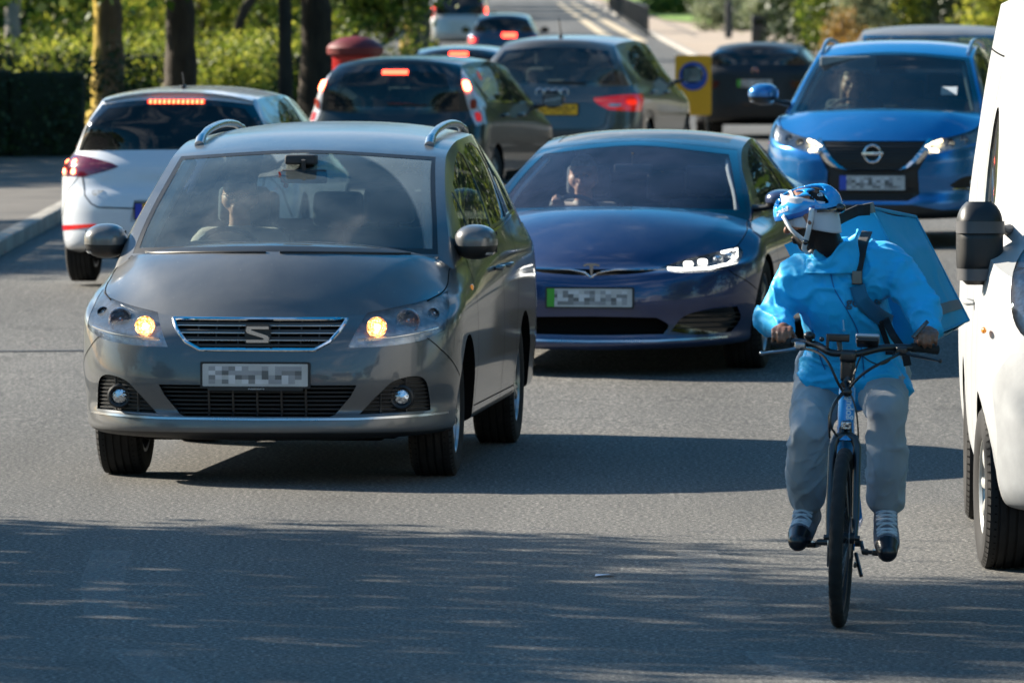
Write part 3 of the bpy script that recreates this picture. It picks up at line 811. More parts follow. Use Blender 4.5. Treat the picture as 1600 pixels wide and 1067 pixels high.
def pillar_trims(c, uA, r=.03):
    """pale inner trim of the windscreen pillars"""
    for sg in (1, -1):
        k = int(uA * len(c.uu)); pts = [V3((p[0] - .06, (p[1] - .095) * sg, p[2] - .015)) for p in c.rail[2:k:2]]
        g = MB(); g.tube(pts, r, 8); g.build('pillar_trim', [M_TRIMPALE], c.root)
V3 = Vector
def wiper(root, car, y0, y1, z_off=0.012, arm=True):
    mb = MB(); pts = []
    for t in np.linspace(0, 1, 14):
        y = y0 + (y1 - y0) * t
        # sit on the base of the screen
        best = None
        p, n = car.proj('t', car.P['wipx'] - 0.05 * abs(y), y)
        if p is None: continue
        pts.append(p + Vector((0, 0, z_off)))
    if len(pts) > 2: mb.tube(pts, 0.009, 8); return mb.build('wiper', [M_BLACK], root)

def bust(name, label, parent_matrix, skin, top, hair, arms=None, hairstyle='short', cap=None, scale=1.0, lookz=0.0, beard=False, glasses=False):
    """seated driver seen through the windscreen: head with a face, neck, torso, arms reaching for the wheel"""
    bl = []
    # local frame: x forward, z up, origin at hip
    def cap_(a, b, ra, rb): bl.append((Vector(a), Vector(b), ra, rb))
    cap_((0.0, 0, 0.05), (-0.04, 0, 0.30), 0.16, 0.15); cap_((-0.04, 0.08, 0.36), (-0.04, -0.08, 0.36), 0.13, 0.13)
    cap_((-0.05, 0.17, 0.47), (-0.05, -0.17, 0.47), 0.07, 0.07)
    for s_, hand in ((1, arms[0]), (-1, arms[1])):
        el = (0.14, s_ * 0.27, 0.24); cap_((-0.05, s_ * 0.2, 0.45), el, 0.062, 0.05); cap_(el, hand, 0.048, 0.032)
    cap_((0.0, 0.09, 0.02), (0.45, 0.12, 0.10), 0.10, 0.08); cap_((0.0, -0.09, 0.02), (0.45, -0.12, 0.10), 0.10, 0.08)
    body = remeshed(name, bl, 0.016, [top, skin], lambda c: 1 if c.z > 0.52 else 0, smooth=4)
    head = MB()
    # head as a second blob set joined in the same remesh
    bpy.data.objects.remove(body)
    cap_((-0.05, 0, 0.46), (-0.03, 0, 0.60), 0.06, 0.055)
    cap_((-0.04, 0, 0.70), (-0.03, 0, 0.735), 0.088, 0.088); cap_((0.0, 0.0, 0.66), (0.01, 0, 0.63), 0.066, 0.052)
    cap_((-0.01, 0.03, 0.68), (-0.01, -0.03, 0.68), 0.06, 0.06)
    cap_((0.068, 0, 0.705), (0.088, 0, 0.675), 0.010, 0.016)      # nose
    cap_((0.058, 0.02, 0.642), (0.058, -0.02, 0.642), 0.011, 0.011)  # lips
    for s_ in (1, -1):
        cap_((-0.03, s_ * 0.082, 0.70), (-0.04, s_ * 0.088, 0.665), 0.014, 0.010)     # ears
        cap_((0.045, s_ * 0.05, 0.725), (0.055, s_ * 0.018, 0.727), 0.014, 0.014)      # brows
        hand = Vector(arms[0] if s_ > 0 else arms[1])
        cap_(hand, hand + Vector((0.05, 0, 0.03)), 0.035, 0.030)
        for k in range(4):
            b0 = hand + Vector((0.06, (k - 1.5) * 0.018, 0.035)); cap_(b0, b0 + Vector((0.025, 0, -0.015)), 0.010, 0.010); cap_(b0 + Vector((0.025, 0, -0.015)), b0 + Vector((0.015, 0, -0.045)), 0.010, 0.008)
        cap_(hand + Vector((0.02, -s_ * 0.03, 0.0)), hand + Vector((0.05, -s_ * 0.045, -0.03)), 0.012, 0.009)
    def mi(c):
        if c.z > 0.545: return 1
        for h in arms:
            if (c - Vector(h)).length < 0.13 and c.x > h[0] - 0.035: return 1
        return 0
    body = remeshed(name, bl, 0.0085, [top, skin], mi, smooth=3)
    hb = []
    for i in range(26):
        a = 2 * math.pi * i / 26
        pass
    hr = [(Vector((-0.055, 0, 0.745)), Vector((-0.03, 0, 0.765)), 0.092, 0.082)]
    if hairstyle == 'long': hr += [(Vector((-0.08, 0.06, 0.70)), Vector((-0.08, 0.085, 0.52)), 0.05, 0.035), (Vector((-0.08, -0.06, 0.70)), Vector((-0.08, -0.085, 0.52)), 0.05, 0.035)]
    if beard: hr += [(Vector((0.035, 0.03, 0.62)), Vector((0.035, -0.03, 0.62)), 0.034, 0.034)]
    h = remeshed('hair', hr, 0.012, [hair], None, smooth=2); h.parent = body
    eb = MB()
    for s_ in (1, -1): eb.ball((0.047, s_ * 0.032, 0.708), 0.013, 8)
    eb.build('eyes', [M_GLOSSBLACK], body)
    if glasses:
        g = MB()
        for s_ in (1, -1):
            pts = [(0.075, s_ * 0.033 + 0.024 * math.cos(a), 0.706 + 0.018 * math.sin(a)) for a in np.linspace(0, 2 * math.pi, 17)]; g.tube(pts, 0.002, 5)
            g.tube([(0.073, s_ * 0.057, 0.708), (-0.02, s_ * 0.088, 0.706)], 0.002, 5)
        g.build('glasses', [M_GLOSSBLACK], body)
    body.matrix_world = parent_matrix @ Matrix.Scale(scale, 4)
    tag(body, label, 'person')
    return body

def remeshed(name, blobs, voxel, mats, mfun=None, smooth=3, disp=None, extra=None, close=True):
    """blobs: (a, b, ra, rb) rounded cones, or (centre, (rx,ry,rz), rot) ellipsoids -> one continuous skin"""
    mb = MB()
    for b in blobs:
        if len(b) == 4:
            a, c, ra, rb = b; a = Vector(a); c = Vector(c); ax = c - a; L = ax.length
            z = ax.normalized() if L > 1e-6 else Vector((0, 0, 1)); x = z.orthogonal().normalized(); y = z.cross(x); n = 14; rows = []
            for i in range(6): 
                t = -math.pi / 2 + math.pi / 2 * i / 5.001; rows.append((a + z * ra * math.sin(t), ra * math.cos(t)))
            for i in range(6):
                t = math.pi / 2 * i / 5.0; rows.append((c + z * rb * math.sin(t), rb * math.cos(t)))
            mb.grid([[p + (x * math.cos(q) + y * math.sin(q)) * r for q in [2 * math.pi * j / n for j in range(n + 1)]] for p, r in rows], 0)
        else:
            mb.ball(b[0], b[1], 10, rot=b[2])
    if extra: 
        for m_ in extra: mb.add(m_.v, m_.f)
    me = mb.mesh(name + '_raw', 1e-5)
    o = bpy.data.objects.new(name, me); COL.objects.link(o)
    md = o.modifiers.new('r', 'REMESH'); md.mode = 'VOXEL'; md.voxel_size = voxel; md.adaptivity = 0
    if smooth: sm = o.modifiers.new('s', 'SMOOTH'); sm.iterations = smooth; sm.factor = 0.6
    dg = bpy.context.evaluated_depsgraph_get(); dg.update()
    me2 = bpy.data.meshes.new_from_object(o.evaluated_get(dg)); me2.name = name
    o.modifiers.clear(); o.data = me2; bpy.data.meshes.remove(me)
    if disp is not None:
        n = len(me2.vertices); co = np.empty(n * 3); me2.vertices.foreach_get('co', co); co = co.reshape(-1, 3)
        no = np.empty(n * 3); me2.vertex_normals.foreach_get('vector', no); no = no.reshape(-1, 3)
        co = disp(co, no); me2.vertices.foreach_set('co', co.ravel()); me2.update()
    me2.materials.clear()
    for m in mats: me2.materials.append(m)
    if mfun:
        for p in me2.polygons: p.material_index = mfun(p.center)
    me2.shade_smooth()
    return o
# ------------------------------------------------------------------ ground, road, pavement
def sstep(a, b, x):
    t = max(0.0, min(1.0, (x - a) / (b - a))); return t * t * (3 - 2 * t)
def gh(X, Y):
    """height of the road: a gentle rise towards the far right"""
    g = sstep(44, 64, Y) * (0.25 + 0.022 * max(-6, min(6, X)))
    return g * (1 - sstep(92, 122, Y))
def asphalt():
    m, n, b = principled('asphalt')
    g1 = texn(n, scale=46, Detail=5, Roughness=0.8)
    g2 = texn(n, 'ShaderNodeTexVoronoi', scale=85)
    big = texn(n, scale=0.22, Detail=5, sc=(1, 0.35, 1))
    wear = texn(n, scale=0.9, Detail=6, sc=(1.6, 0.14, 1), Roughness=0.6)
    r1 = ramp(n, [(0.37, (0.012, 0.013, 0.015)), (0.48, (0.074, 0.074, 0.072)), (0.57, (0.21, 0.20, 0.182)), (0.68, (0.58, 0.55, 0.50))])
    n.links.new(g1.outputs[0], r1.inputs[0])
    st = ramp(n, [(0.0, (1.35, 1.3, 1.25)), (0.35, (1.0, 1.0, 1.0)), (0.7, (0.6, 0.6, 0.6))]); n.links.new(g2.outputs['Distance'], st.inputs[0])
    mul = n.nodes.new('ShaderNodeMix'); mul.data_type = 'RGBA'; mul.blend_type = 'MULTIPLY'; mul.inputs[0].default_value = 0.8
    n.links.new(r1.outputs[0], mul.inputs[6]); n.links.new(st.outputs[0], mul.inputs[7])
    rb = ramp(n, [(0.3, 0.84), (0.7, 1.12)]); n.links.new(big.outputs[0], rb.inputs[0])
    m2 = n.nodes.new('ShaderNodeMix'); m2.data_type = 'RGBA'; m2.blend_type = 'MULTIPLY'; m2.inputs[0].default_value = 1
    n.links.new(mul.outputs[2], m2.inputs[6]); n.links.new(rb.outputs[0], m2.inputs[7])
    rw = ramp(n, [(0.35, 0.86), (0.65, 1.10)]); n.links.new(wear.outputs[0], rw.inputs[0])
    m3 = n.nodes.new('ShaderNodeMix'); m3.data_type = 'RGBA'; m3.blend_type = 'MULTIPLY'; m3.inputs[0].default_value = 1
    n.links.new(m2.outputs[2], m3.inputs[6]); n.links.new(rw.outputs[0], m3.inputs[7])
    st2 = texn(n, scale=1.7, Detail=3, sc=(1, .5, 1)); rs2 = ramp(n, [(.30, .62), (.40, 1.0)]); n.links.new(st2.outputs[0], rs2.inputs[0])
    tc = n.nodes.new('ShaderNodeTexCoord'); sx = n.nodes.new('ShaderNodeSeparateXYZ'); n.links.new(tc.outputs['Object'], sx.inputs[0])
    wv = n.nodes.new('ShaderNodeMath'); wv.operation = 'SINE'; ml = n.nodes.new('ShaderNodeMath'); ml.operation = 'MULTIPLY_ADD'; ml.inputs[1].default_value = 3.6; n.links.new(sx.outputs['X'], ml.inputs[0]); n.links.new(wear.outputs[0], ml.inputs[2]); n.links.new(ml.outputs[0], wv.inputs[0])
    rt_ = n.nodes.new('ShaderNodeMapRange'); rt_.inputs['From Min'].default_value = -1; rt_.inputs['To Min'].default_value = .92; rt_.inputs['To Max'].default_value = 1.07; n.links.new(wv.outputs[0], rt_.inputs[0])
    m4 = n.nodes.new('ShaderNodeMix'); m4.data_type = 'RGBA'; m4.blend_type = 'MULTIPLY'; m4.inputs[0].default_value = 1; n.links.new(m3.outputs[2], m4.inputs[6]); n.links.new(rt_.outputs[0], m4.inputs[7])
    m5 = n.nodes.new('ShaderNodeMix'); m5.data_type = 'RGBA'; m5.blend_type = 'MULTIPLY'; m5.inputs[0].default_value = .45; n.links.new(m4.outputs[2], m5.inputs[6]); n.links.new(rs2.outputs[0], m5.inputs[7])
    n.links.new(m5.outputs[2], b.inputs['Base Color'])
    b.inputs['Roughness'].default_value = 0.82; b.inputs['Specular IOR Level'].default_value = 0.4
    bp = n.nodes.new('ShaderNodeBump'); bp.inputs['Strength'].default_value = 0.7; bp.inputs['Distance'].default_value = 0.006
    n.links.new(g1.outputs[0], bp.inputs['Height']); n.links.new(bp.outputs[0], b.inputs['Normal'])
    return m
M_ASPHALT = asphalt()
def sheet(name, x0f, x1f, ys, dz, mats, nx=24, kind='structure', thick=0.0):
    """a sheet following the ground between two x(y) edges"""
    G = []
    for y in ys:
        a, b = x0f(y), x1f(y)
        G.append([(a + (b - a) * i / nx, y, gh(a + (b - a) * i / nx, y) + dz) for i in range(nx + 1)])
    mb = MB(); mb.grid(G)
    if thick:
        for side in (0, -1):
            mb.grid([[Vector(r[side]), Vector(r[side]) - Vector((0, 0, thick))] for r in G])
        mb.grid([[Vector(p), Vector(p) - Vector((0, 0, thick))] for p in G[0]])
    o = mb.build(name, mats, None, angle=30); tag(o, kind=kind)
    return o
_ys = list(np.arange(-60, 30, 10)) + list(np.arange(30, 112, 2)) + list(np.arange(112, 400, 12)) + [450, 600, 900, 1400, 2200]
road = sheet('road', lambda y: -300, lambda y: 300, _ys, 0.0, [M_ASPHALT], nx=150)
# scuffs and pale tyre marks polished into the surface
def tyre_mark(pts, w, name='tyre_scuff'):
    pass
# ------------------------------------------------------------------ grey people carrier in front
def place_car(root, px, s, yaw_deg, away=False, dz=0.0):
    X, Y = place_px(px, s)
    root.location = (X, Y, gh(X, Y) + dz)
    root.rotation_euler = (0, 0, R(-(90 + yaw_deg)) if not away else R(90 - yaw_deg))
def slats(car, mb, ys, z, poly, r=0.008, inset=0.02, axis='f', mi=0, n=16, flat=1.0):
    """horizontal bar inside a polygon (front view) following the face of the car"""
    xs = []
    for i in range(len(poly)):
        (a, b), (c, d) = poly[i], poly[(i + 1) % len(poly)]
        if (b - z) * (d - z) < 0: xs.append(a + (c - a) * (z - b) / (d - b))
    xs.sort()
    for k in range(0, len(xs) - 1, 2):
        pts = []
        for t in np.linspace(0, 1, n):
            p, _ = car.proj(axis, xs[k] + (xs[k + 1] - xs[k]) * t, z)
            if p is not None: pts.append(p + Vector((-inset if axis == 'f' else inset, 0, 0)))
        if len(pts) > 2: mb.tube(pts, r, 6, mi=mi, flat=flat)
def bars_v(car, mb, y, poly, r=0.006, inset=0.02, axis='f', mi=0, n=8):
    zs = []
    for i in range(len(poly)):
        (a, b), (c, d) = poly[i], poly[(i + 1) % len(poly)]
        if (a - y) * (c - y) < 0: zs.append(b + (d - b) * (y - a) / (c - a))
    zs.sort()
    for k in range(0, len(zs) - 1, 2):
        pts = []
        for t in np.linspace(0, 1, n):
            p, _ = car.proj(axis, y, zs[k] + (zs[k + 1] - zs[k]) * t)
            if p is not None: pts.append(p + Vector((-inset if axis == 'f' else inset, 0, 0)))
        if len(pts) > 2: mb.tube(pts, r, 6, mi=mi)
def frame_loop(car, poly, r, axis, matl, name, parent=None, inset=0.0, both=False, flat=1.0):
    """a moulding that follows a closed outline on the shell"""
    out = []
    for sgn in ((1, -1) if both else (1,)):
        mb = MB(); pts = []
        P = [(a * sgn, b) for a, b in poly]; P.append(P[0])
        for (a, b), (c, d) in zip(P[:-1], P[1:]):
            n = max(1, int(math.hypot(c - a, d - b) / 0.03))
            for i in range(n):
                p, nn = car.proj(axis, a + (c - a) * i / n, b + (d - b) * i / n)
                if p is not None: pts.append(p + Vector((-inset if axis == 'f' else inset, 0, 0)))
        if len(pts) < 4: continue
        pts.append(pts[0]); pts.append(pts[1])
        mb.tube(pts, r, 8, flat=flat); out.append(mb.build(name, [matl], parent or car.root))
    return out
def headlamp_innards(lens_objs, items):
    pass

paint_grey = paint('paint_grey', (0.088, 0.097, 0.108), metal=0.5, rough=0.36, dust=0.40, coat=.8)
def alhambra():
    root = empty('car', label='grey people carrier with roof rails and lit headlights, nearest of the cars facing the camera', cat='car')
    rt = dict(nf=3.1, nr=4.0, xsf=0.10, xsr=-3.45)
    P = dict(rows=[
        dict(rt, z=[(0, .215), (1, .24), (2, .26), (3, .28)], xf=.80, w=.80, xr=-3.82),
        dict(rt, z=[(0, .225), (1, .25), (2, .27), (3, .30)], xf=.90, w=.885, xr=-3.88),
        dict(rt, z=[(0, .275), (1, .28), (2, .30), (3, .34)], xf=.958, w=.925, xr=-3.90),
        dict(rt, z=[(0, .335), (1, .34), (2, .36), (3, .40)], xf=.950, w=.932, xr=-3.90),
        dict(rt, z=[(0, .355), (1, .42), (2, .45), (3, .48)], xf=.925, w=.940, xr=-3.91),
        dict(rt, z=[(0, .49), (1, .54), (2, .56), (3, .60)], xf=.945, w=.950, xr=-3.92),
        dict(rt, z=[(0, .64), (1, .68), (2, .70), (3, .74)], xf=.930, w=.952, xr=-3.92),
        dict(rt, z=[(0, .72), (0.6, .76), (1, .83), (2, .88), (3, .90)], xf=.905, w=.948, xr=-3.91),
        dict(rt, z=[(0, .79), (0.55, .82), (1, .92), (1.3, .985), (2, 1.03), (3, 1.0)], xf=.865, xsf=.05, nf=2.4, w=[(1, .925), (2, .935)], xr=-3.90),
        dict(z=[(0, .822), (0.3, .832), (0.5, .85), (0.75, .905), (1, .955), (1.05, 1.01), (1.2, 1.09), (2, 1.16), (3, 1.14)], xf=.83, xsf=.10, nf=2.3, w=[(1, .875), (1.07, .86), (1.2, .885), (1.6, .90), (2, .875)], xr=-3.88, xsr=-3.45, nr=4.0)],
        kc=0.74, xA=-0.16, xD=-3.40, crownp=2.6,
        rail=[(0, 0, 0, 0), (.06, -.36, .81, 1.19), (.16, -.80, .745, 1.42), (.27, -1.28, .705, 1.585), (.42, -1.85, .700, 1.64), (.7, -2.75, .68, 1.65), (.86, -3.40, .645, 1.60), (.93, -3.60, .74, 1.42), (1, 0, 0, 0)],
        cl=[(0, .06, 1.135), (.16, -.66, 1.455), (.27, -1.10, 1.615), (.42, -1.72, 1.695), (.62, -2.5, 1.725), (.86, -3.52, 1.665), (.93, -3.74, 1.42), (1, -3.88, 1.14)],
        uA=.27, uD=.86, ws=(9, 9, 0, 0, 0), rw=None, sbulge=.02,
        hood=[(0, 0, 0), (.10, .085, .026), (.5, .50, .045), (1, 1, 0)], crease=(.54, .90, .100, .88, .0, 1.0), wipx=-.05)
    c = Car(root, P)
    gp = M_BLACK
    # openings
    arches(c, [0, -2.92], r=.375, zc=.335)
    grille = [(-.43, .815), (.43, .815), (.405, .765), (.355, .705), (.285, .668), (-.285, .668), (-.355, .705), (-.405, .765)]
    c.cut('f', grille, 'grille', both=False)
    intake = [(-.49, .495), (.49, .495), (.46, .44), (.385, .352), (.36, .340), (-.36, .340), (-.385, .352), (-.46, .44)]
    c.cut('f', intake, 'intake', both=False)
    fog = smooth_poly([(.50, .352, 1), (.60, .455), (.67, .515), (.77, .535), (.815, .50), (.83, .362, 1)], 5)
    c.cut('f', fog, 'fog', both=True, tags=['wall'])
    lamp = smooth_poly([(.445, .678, 1), (.52, .842, 1), (.68, .872), (.80, .902), (.868, .935, 1), (.892, .85), (.893, .758, 1), (.79, .708), (.62, .684)], 4)
    c.cut('f', lamp, 'lamp', both=True, tags=['wall', 'hood'])
    wsf = smooth_poly([(-.775, 1.10, 1), (0, 1.132), (.775, 1.10, 1), (.742, 1.26), (.680, 1.49), (.66, 1.568, 1), (0, 1.605), (-.66, 1.568, 1), (-.680, 1.49), (-.742, 1.26)], 4)
    wsg = smooth_poly([(-.745, 1.128, 1), (0, 1.160), (.745, 1.128, 1), (.720, 1.26), (.660, 1.48), (.645, 1.555, 1), (0, 1.592), (-.645, 1.555, 1), (-.660, 1.48), (-.720, 1.26)], 4)
    c.cut('f', wsf, 'frit', both=False, tags=['lid', 'side', 'hood'])
    c.cut('f', wsg, 'ws', both=False, tags=['frit'])
    c.cut('r', smooth_poly([(-.66, 1.17, 1), (.66, 1.17, 1), (.60, 1.40), (.53, 1.57, 1), (-.53, 1.57, 1), (-.60, 1.40)], 3), 'rw', both=False, tags=['lid'])
    # side windows: quarter light, front door, rear door, rear quarter
    for nm, pl in (('w0', [(-.62, 1.16), (-.86, 1.175), (-.90, 1.39), (-.78, 1.34)]),
                   ('w1', [(-.93, 1.175), (-1.74, 1.195), (-1.74, 1.565), (-1.38, 1.54), (-1.10, 1.46), (-.96, 1.40)]),
                   ('w2', [(-1.84, 1.20), (-2.66, 1.22), (-2.72, 1.575), (-1.84, 1.575)]),
                   ('w3', [(-2.78, 1.225), (-3.30, 1.24), (-3.36, 1.50), (-3.22, 1.56), (-2.82, 1.575)])):
        c.cut('l', smooth_poly([p + (1,) if i in (0, 1) else p for i, p in enumerate(pl)], 3), nm, both=True, tags=['side', 'lid'])
    c.cut('f', [(-1, .1), (1, .1), (1, .27), (.8, .262), (-.8, .262), (-1, .27)], 'valance', both=False, tags=['wall'])
    c.cut('l', [(-.40, .1), (-2.52, .1), (-2.52, .305), (-.40, .295)], 'valance', both=True, tags=['wall'])
    tint = glass('glass_tinted', (0.30, 0.36, 0.34), 1.0, 0.03)
    clear = glass('glass_door', (0.62, 0.70, 0.68), 1.0, 0.03)
    wsm = glass('windscreen_dust_skyhaze', (0.66, 0.78, 0.78), 1.35, 0.095, dust_haze_col=(.42, .50, .52), wiper=[(-.62, 1.02, 0.72), (.12, 1.0, 0.60)])  # bluish dust colour also carries the sky haze reflected in the screen
    c.take('grille', 'grille_recess', M_VOID, depth=.06, inward=(-1, 0, 0), wall=M_BLACK)
    c.take('intake', 'intake_recess', M_VOID, depth=.10, inward=(-1, 0, 0), wall=M_BLACK)
    fogs = c.take('fog', 'fog_surround', M_BLACK, depth=.035, inward=(-1, 0, 0), wall=M_BLACK)
    # lamps: bucket with walls behind a flush lens
    tid = c.tags['lamp']
    lampf = [f for f in c.bm.faces if f[c.lay] == tid]
    lens = c.take('lamp', 'headlight', glass('lamp_lens_painted_glare', (.93, .95, .97), 1.2, .07, dust_haze_col=(.80, .86, .95)), depth=.002)  # pale haze put into the lens colour for its bright glare
    bucket = c.take('lamp', 'lamp_bucket', mat('lamp_bucket_silver', (.80, .83, .88), .32, metal=.35, var=.5, vscale=18, bump=.9, bscale=30, bdist=.01), depth=.085, inward=(-1, 0, 0), wall=M_REFLECTOR)
    for b in bucket:
        s_ = 1 if sum(v.co.y for v in b.data.vertices) > 0 else -1
        par = [l for l in lens if sum(v.co.y for v in l.data.vertices) * s_ > 0][0]; b.parent = par
        # reflector bowls + bulbs
        for (yy, zz, rr, hot) in ((.575, .775, .047, 1), (.715, .800, .056, 0), (.825, .83, .028, 0)):
            p, n = c.proj('f', yy * s_, zz)
            mb = MB(); ctr = p + Vector((-.02, 0, 0))
            Mx = Matrix.Translation(ctr) @ Matrix.Rotation(R(-90), 4, 'Z')
            prof = [(rr * t, 0.055 * (t * t - 1)) for t in np.linspace(0.02, 1, 10)] + [(rr * 1.06, .002), (rr * 1.1, -.01)]
            mb.lathe(prof, 28, M=Mx)
            mb.build('reflector', [M_HALO2 if hot == 1 else (M_REFLECTOR if hot == 0 else M_AMBER)], par)
            if hot == 1:
                bb = MB(); bb.ball(ctr + Vector((-.025, 0, 0)), .017, 10); bb.build('bulb', [M_HALOGEN], par)
            elif hot == 0:
                bb = MB(); bb.ball(ctr + Vector((-.02, 0, 0)), .016, 10); bb.build('bulb', [M_CHROME], par)
        tr = MB(); pts = []
        for t in np.linspace(0, 1, 12):
            yy = .49 + .37 * t; p, n = c.proj('f', yy * s_, .705 + .05 * t ** 2); 
            if p is not None: pts.append(p + Vector((-.012, 0, .012)))
        tr.tube(pts, .006, 6); tr.build('lamp_trim', [M_SATIN], par)
    c.take('frit', 'windscreen_surround', M_BLACK, depth=.001)
    ws = c.take('ws', 'windscreen', wsm, depth=.003)
    c.take('rw', 'rear_window', glass('rear_glass_light', (.55, .62, .60), 1.0, .04), depth=.004)
    for nm in ('w0', 'w1', 'w2', 'w3'): c.take(nm, 'side_window', clear if nm in ('w0', 'w1') else tint, depth=.004, wall=M_GLOSSBLACK)
    # grille: three doubled slats, posts, chrome frame, badge
    g = MB()
    for z in (.792, .757, .722, .688): slats(c, g, None, z, grille, .008, .022)
    for y in (-.30, -.21, .21, .30, -.1, .1): bars_v(c, g, y, grille, .004, .035)
    g.build('grille', [mat('grille_grey', (.05, .05, .052), .4)], root)
    g = MB()
    for z in (.783, .748, .713): slats(c, g, None, z, grille, .004, .012)
    g.build('grille_trim', [M_SATIN], root)
    frame_loop(c, grille, .0095, 'f', M_CHROME, 'grille_frame', inset=-.002)
    g = MB()
    for z in np.linspace(.355, .48, 7): slats(c, g, None, z, intake, .0055, .035)
    for y in np.linspace(-.36, .36, 7): bars_v(c, g, y, intake, .006, .022)
    g.build('intake_grille', [M_BLACK], root)
    for fo in fogs:
        s_ = 1 if sum(v.co.y for v in fo.data.vertices) > 0 else -1
        pl = [(a * s_, b) for a, b in fog]; g = MB()
        for z in np.linspace(.372, .525, 9): slats(c, g, None, z, pl, .0045, .022)
        bars_v(c, g, .72 * s_, pl, .006, .018); bars_v(c, g, .60 * s_, pl, .006, .018)
        g.build('fog_slats', [M_BLACK], fo)
        p, n = c.proj('f', .700 * s_, .432)
        Mx = Matrix.Translation(p + Vector((-.01, 0, 0))) @ Matrix.Rotation(R(-90), 4, 'Z')
        g = MB(); g.lathe([(.040, -.03), (.044, .012), (.052, .016), (.060, .010), (.062, -.03)], 32, M=Mx); g.build('fog_ring', [M_BLACK], fo)
        g = MB(); g.lathe([(.001, .010), (.03, .006), (.044, -.004)], 28, M=Mx); g.build('fog_lamp', [M_REFLECTOR], fo)
    # badge: a chrome block cut by the slanted bars of the S
    p, n = c.proj('f', 0, .742)
    bx = p.x + .006
    S = [[(-.052, .040), (.050, .040), (.058, .030), (.058, .012), (.046, .004), (-.020, .016), (-.026, .022), (.046, .020), (.046, .026), (-.052, .026)]]
    g = MB()
    up = [(-.058, .018), (-.052, .040), (.056, .040), (.056, .026), (-.030, .026), (-.030, .020), (.050, -.006), (.058, -.016), (.054, -.040), (-.056, -.040), (-.056, -.026), (.030, -.026), (.030, -.018), (-.050, .006)]
    g.prism([(a, b + .742) for a, b in up], bx - .004, bx + .008, 'x'); g.build('badge', [M_CHROME], root, smooth=False)
    g = MB(); g.prism(rrect(-.064, .742 - .046, .064, .742 + .046, .012), bx - .03, bx - .005, 'x'); g.build('badge_base', [M_BLACK], root, smooth=False)
    p, n = c.proj('f', 0, .54)
    plate(root, (p.x + .004, -.005, .545), 0, .52, .11, seed=3)
    g = MB(); g.prism(rrect(-.24, .468, .23, .492, .006), p.x - .02, p.x + .012, 'x'); pl = g.build('plate_bracket', [M_BLACK], root)
    tm = text_mesh('Rabinsons', .02, extrude=.0004)
    to = link_mesh('lettering', tm, mat('white_print', (.7, .7, .7), .5), pl, False); to.rotation_euler = (R(90), 0, R(90)); to.location = (p.x + .013, 0, .480)
    # bright edge of the chin
    # shut lines
    g = MB()
    hl = [(.862, .937), (.84, 1.00)]
    ed = MB()
    pts_top = [c.H[i][-2] for i in range(0, len(c.H))]
    for sg in (1, -1):
        rows = []
        for i in range(len(c.H)):
            q = Vector(c.H[i][-2]); q.y *= sg
            rows.append(q)
        pp = []
        for q in rows:
            h, nn = c.proj('t', q.x, q.y)
            if h is not None: pp.append(h)
        g.tube(pp, .0035, 5)
    c.ribbon(g, 'l', [(-.42, .30), (-.46, .55), (-.44, .9), (-.50, 1.12)], .007)
    c.ribbon(g, 'l', [(-1.79, .30), (-1.79, 1.18)], .007)
    c.ribbon(g, 'l', [(-2.60, 1.21), (-2.62, .95), (-2.45, .6), (-2.50, .32)], .007)
    c.ribbon(g, 'l', [(-.42, .33), (-2.5, .33)], .006)
    c.ribbon(g, 'l', [(.36, .52), (.62, .66), (.70, .72)], .005)
    g.build('shut_lines', [M_VOID], root)
    g = MB(); c.ribbon(g, 'f', [(-.90, .345), (-.5, .330), (0, .327), (.5, .330), (.90, .345)], .010, off=.004, both=False); g.build('chin_highlight', [M_SATIN], root)  # bright strip put in for the highlight along the chin crease
    ch = MB(); c.ribbon(ch, 'l', [(-.62, 1.142), (-1.8, 1.17), (-3.35, 1.225)], .014, off=.004); ch.build('waist_trim', [M_CHROME], root)
    # small things
    for x, s_ in ((0.42, 1), (0.42, -1)):
        q, n = c.proj('l' if s_ > 0 else 'i', -.34, .93)
        g = MB(); g.ball(q, (.035, .008, .016), 8, p=2.5); g.build('side_repeater', [M_AMBER], root)
    for s_ in (1, -1):
        handle(c, s_, -1.55, .985, paint_grey); handle(c, s_, -1.98, .985, paint_grey)
        mirror(root, -.42, s_ * .945, 1.155, s_, paint_grey, w=.21, h=.175)
    for s_ in (1, -1):      # roof rails
        g = MB(); pts = []
        for t in np.linspace(0, 1, 26):
            x = -1.40 - 1.75 * t; h, n = c.proj('t', x, s_ * .60)
            lift = .045 * min(1, math.sin(math.pi * t) ** .35 if 0 < t < 1 else 0)
            pts.append((x, s_ * .60, h.z + lift + .0))
        g.tube(pts, [.02 if 1 < i < 24 else .026 for i in range(26)], 10); g.build('roof_rail', [M_SATIN], root)
    g = MB(); 
    for (a, b) in ((-.70, -.02), (.05, .66)):
        pts = []
        for t in np.linspace(0, 1, 12):
            y = a + (b - a) * t; h, n = c.proj('f', y, 1.130 - .02 * (y / .7) ** 2)
            if h is not None: pts.append(h + Vector((.008, 0, 0)))
        g.tube(pts, .007, 8)
    g.build('wiper', [M_BLACK], root)
    # underside, floor and engine bay shadow
    g = MB(); g.box((-1.45, 0, .27), (4.2, 1.3, .10)); g.box((.35, 0, .255), (.7, 1.2, .09), bev=.03); g.box((-1.45, 0, .33), (1.9, 1.72, .1)); g.build('underbody', [M_VOID], root)
    g = MB(); g.box((-.02, 0, .62), (.10, 1.15, .55)); g.build('bulkhead', [M_VOID], root)
    cabin(c, P, -.42, 1.10, .76, seats=[(-1.15, -.38, .52, .60), (-1.15, .38, .52, .60), (-2.1, -.45, .52, .55), (-2.1, .45, .52, .55), (-2.1, 0, .52, .55)], wheel_y=-.38, floor_z=.40, rear_x=-3.6)
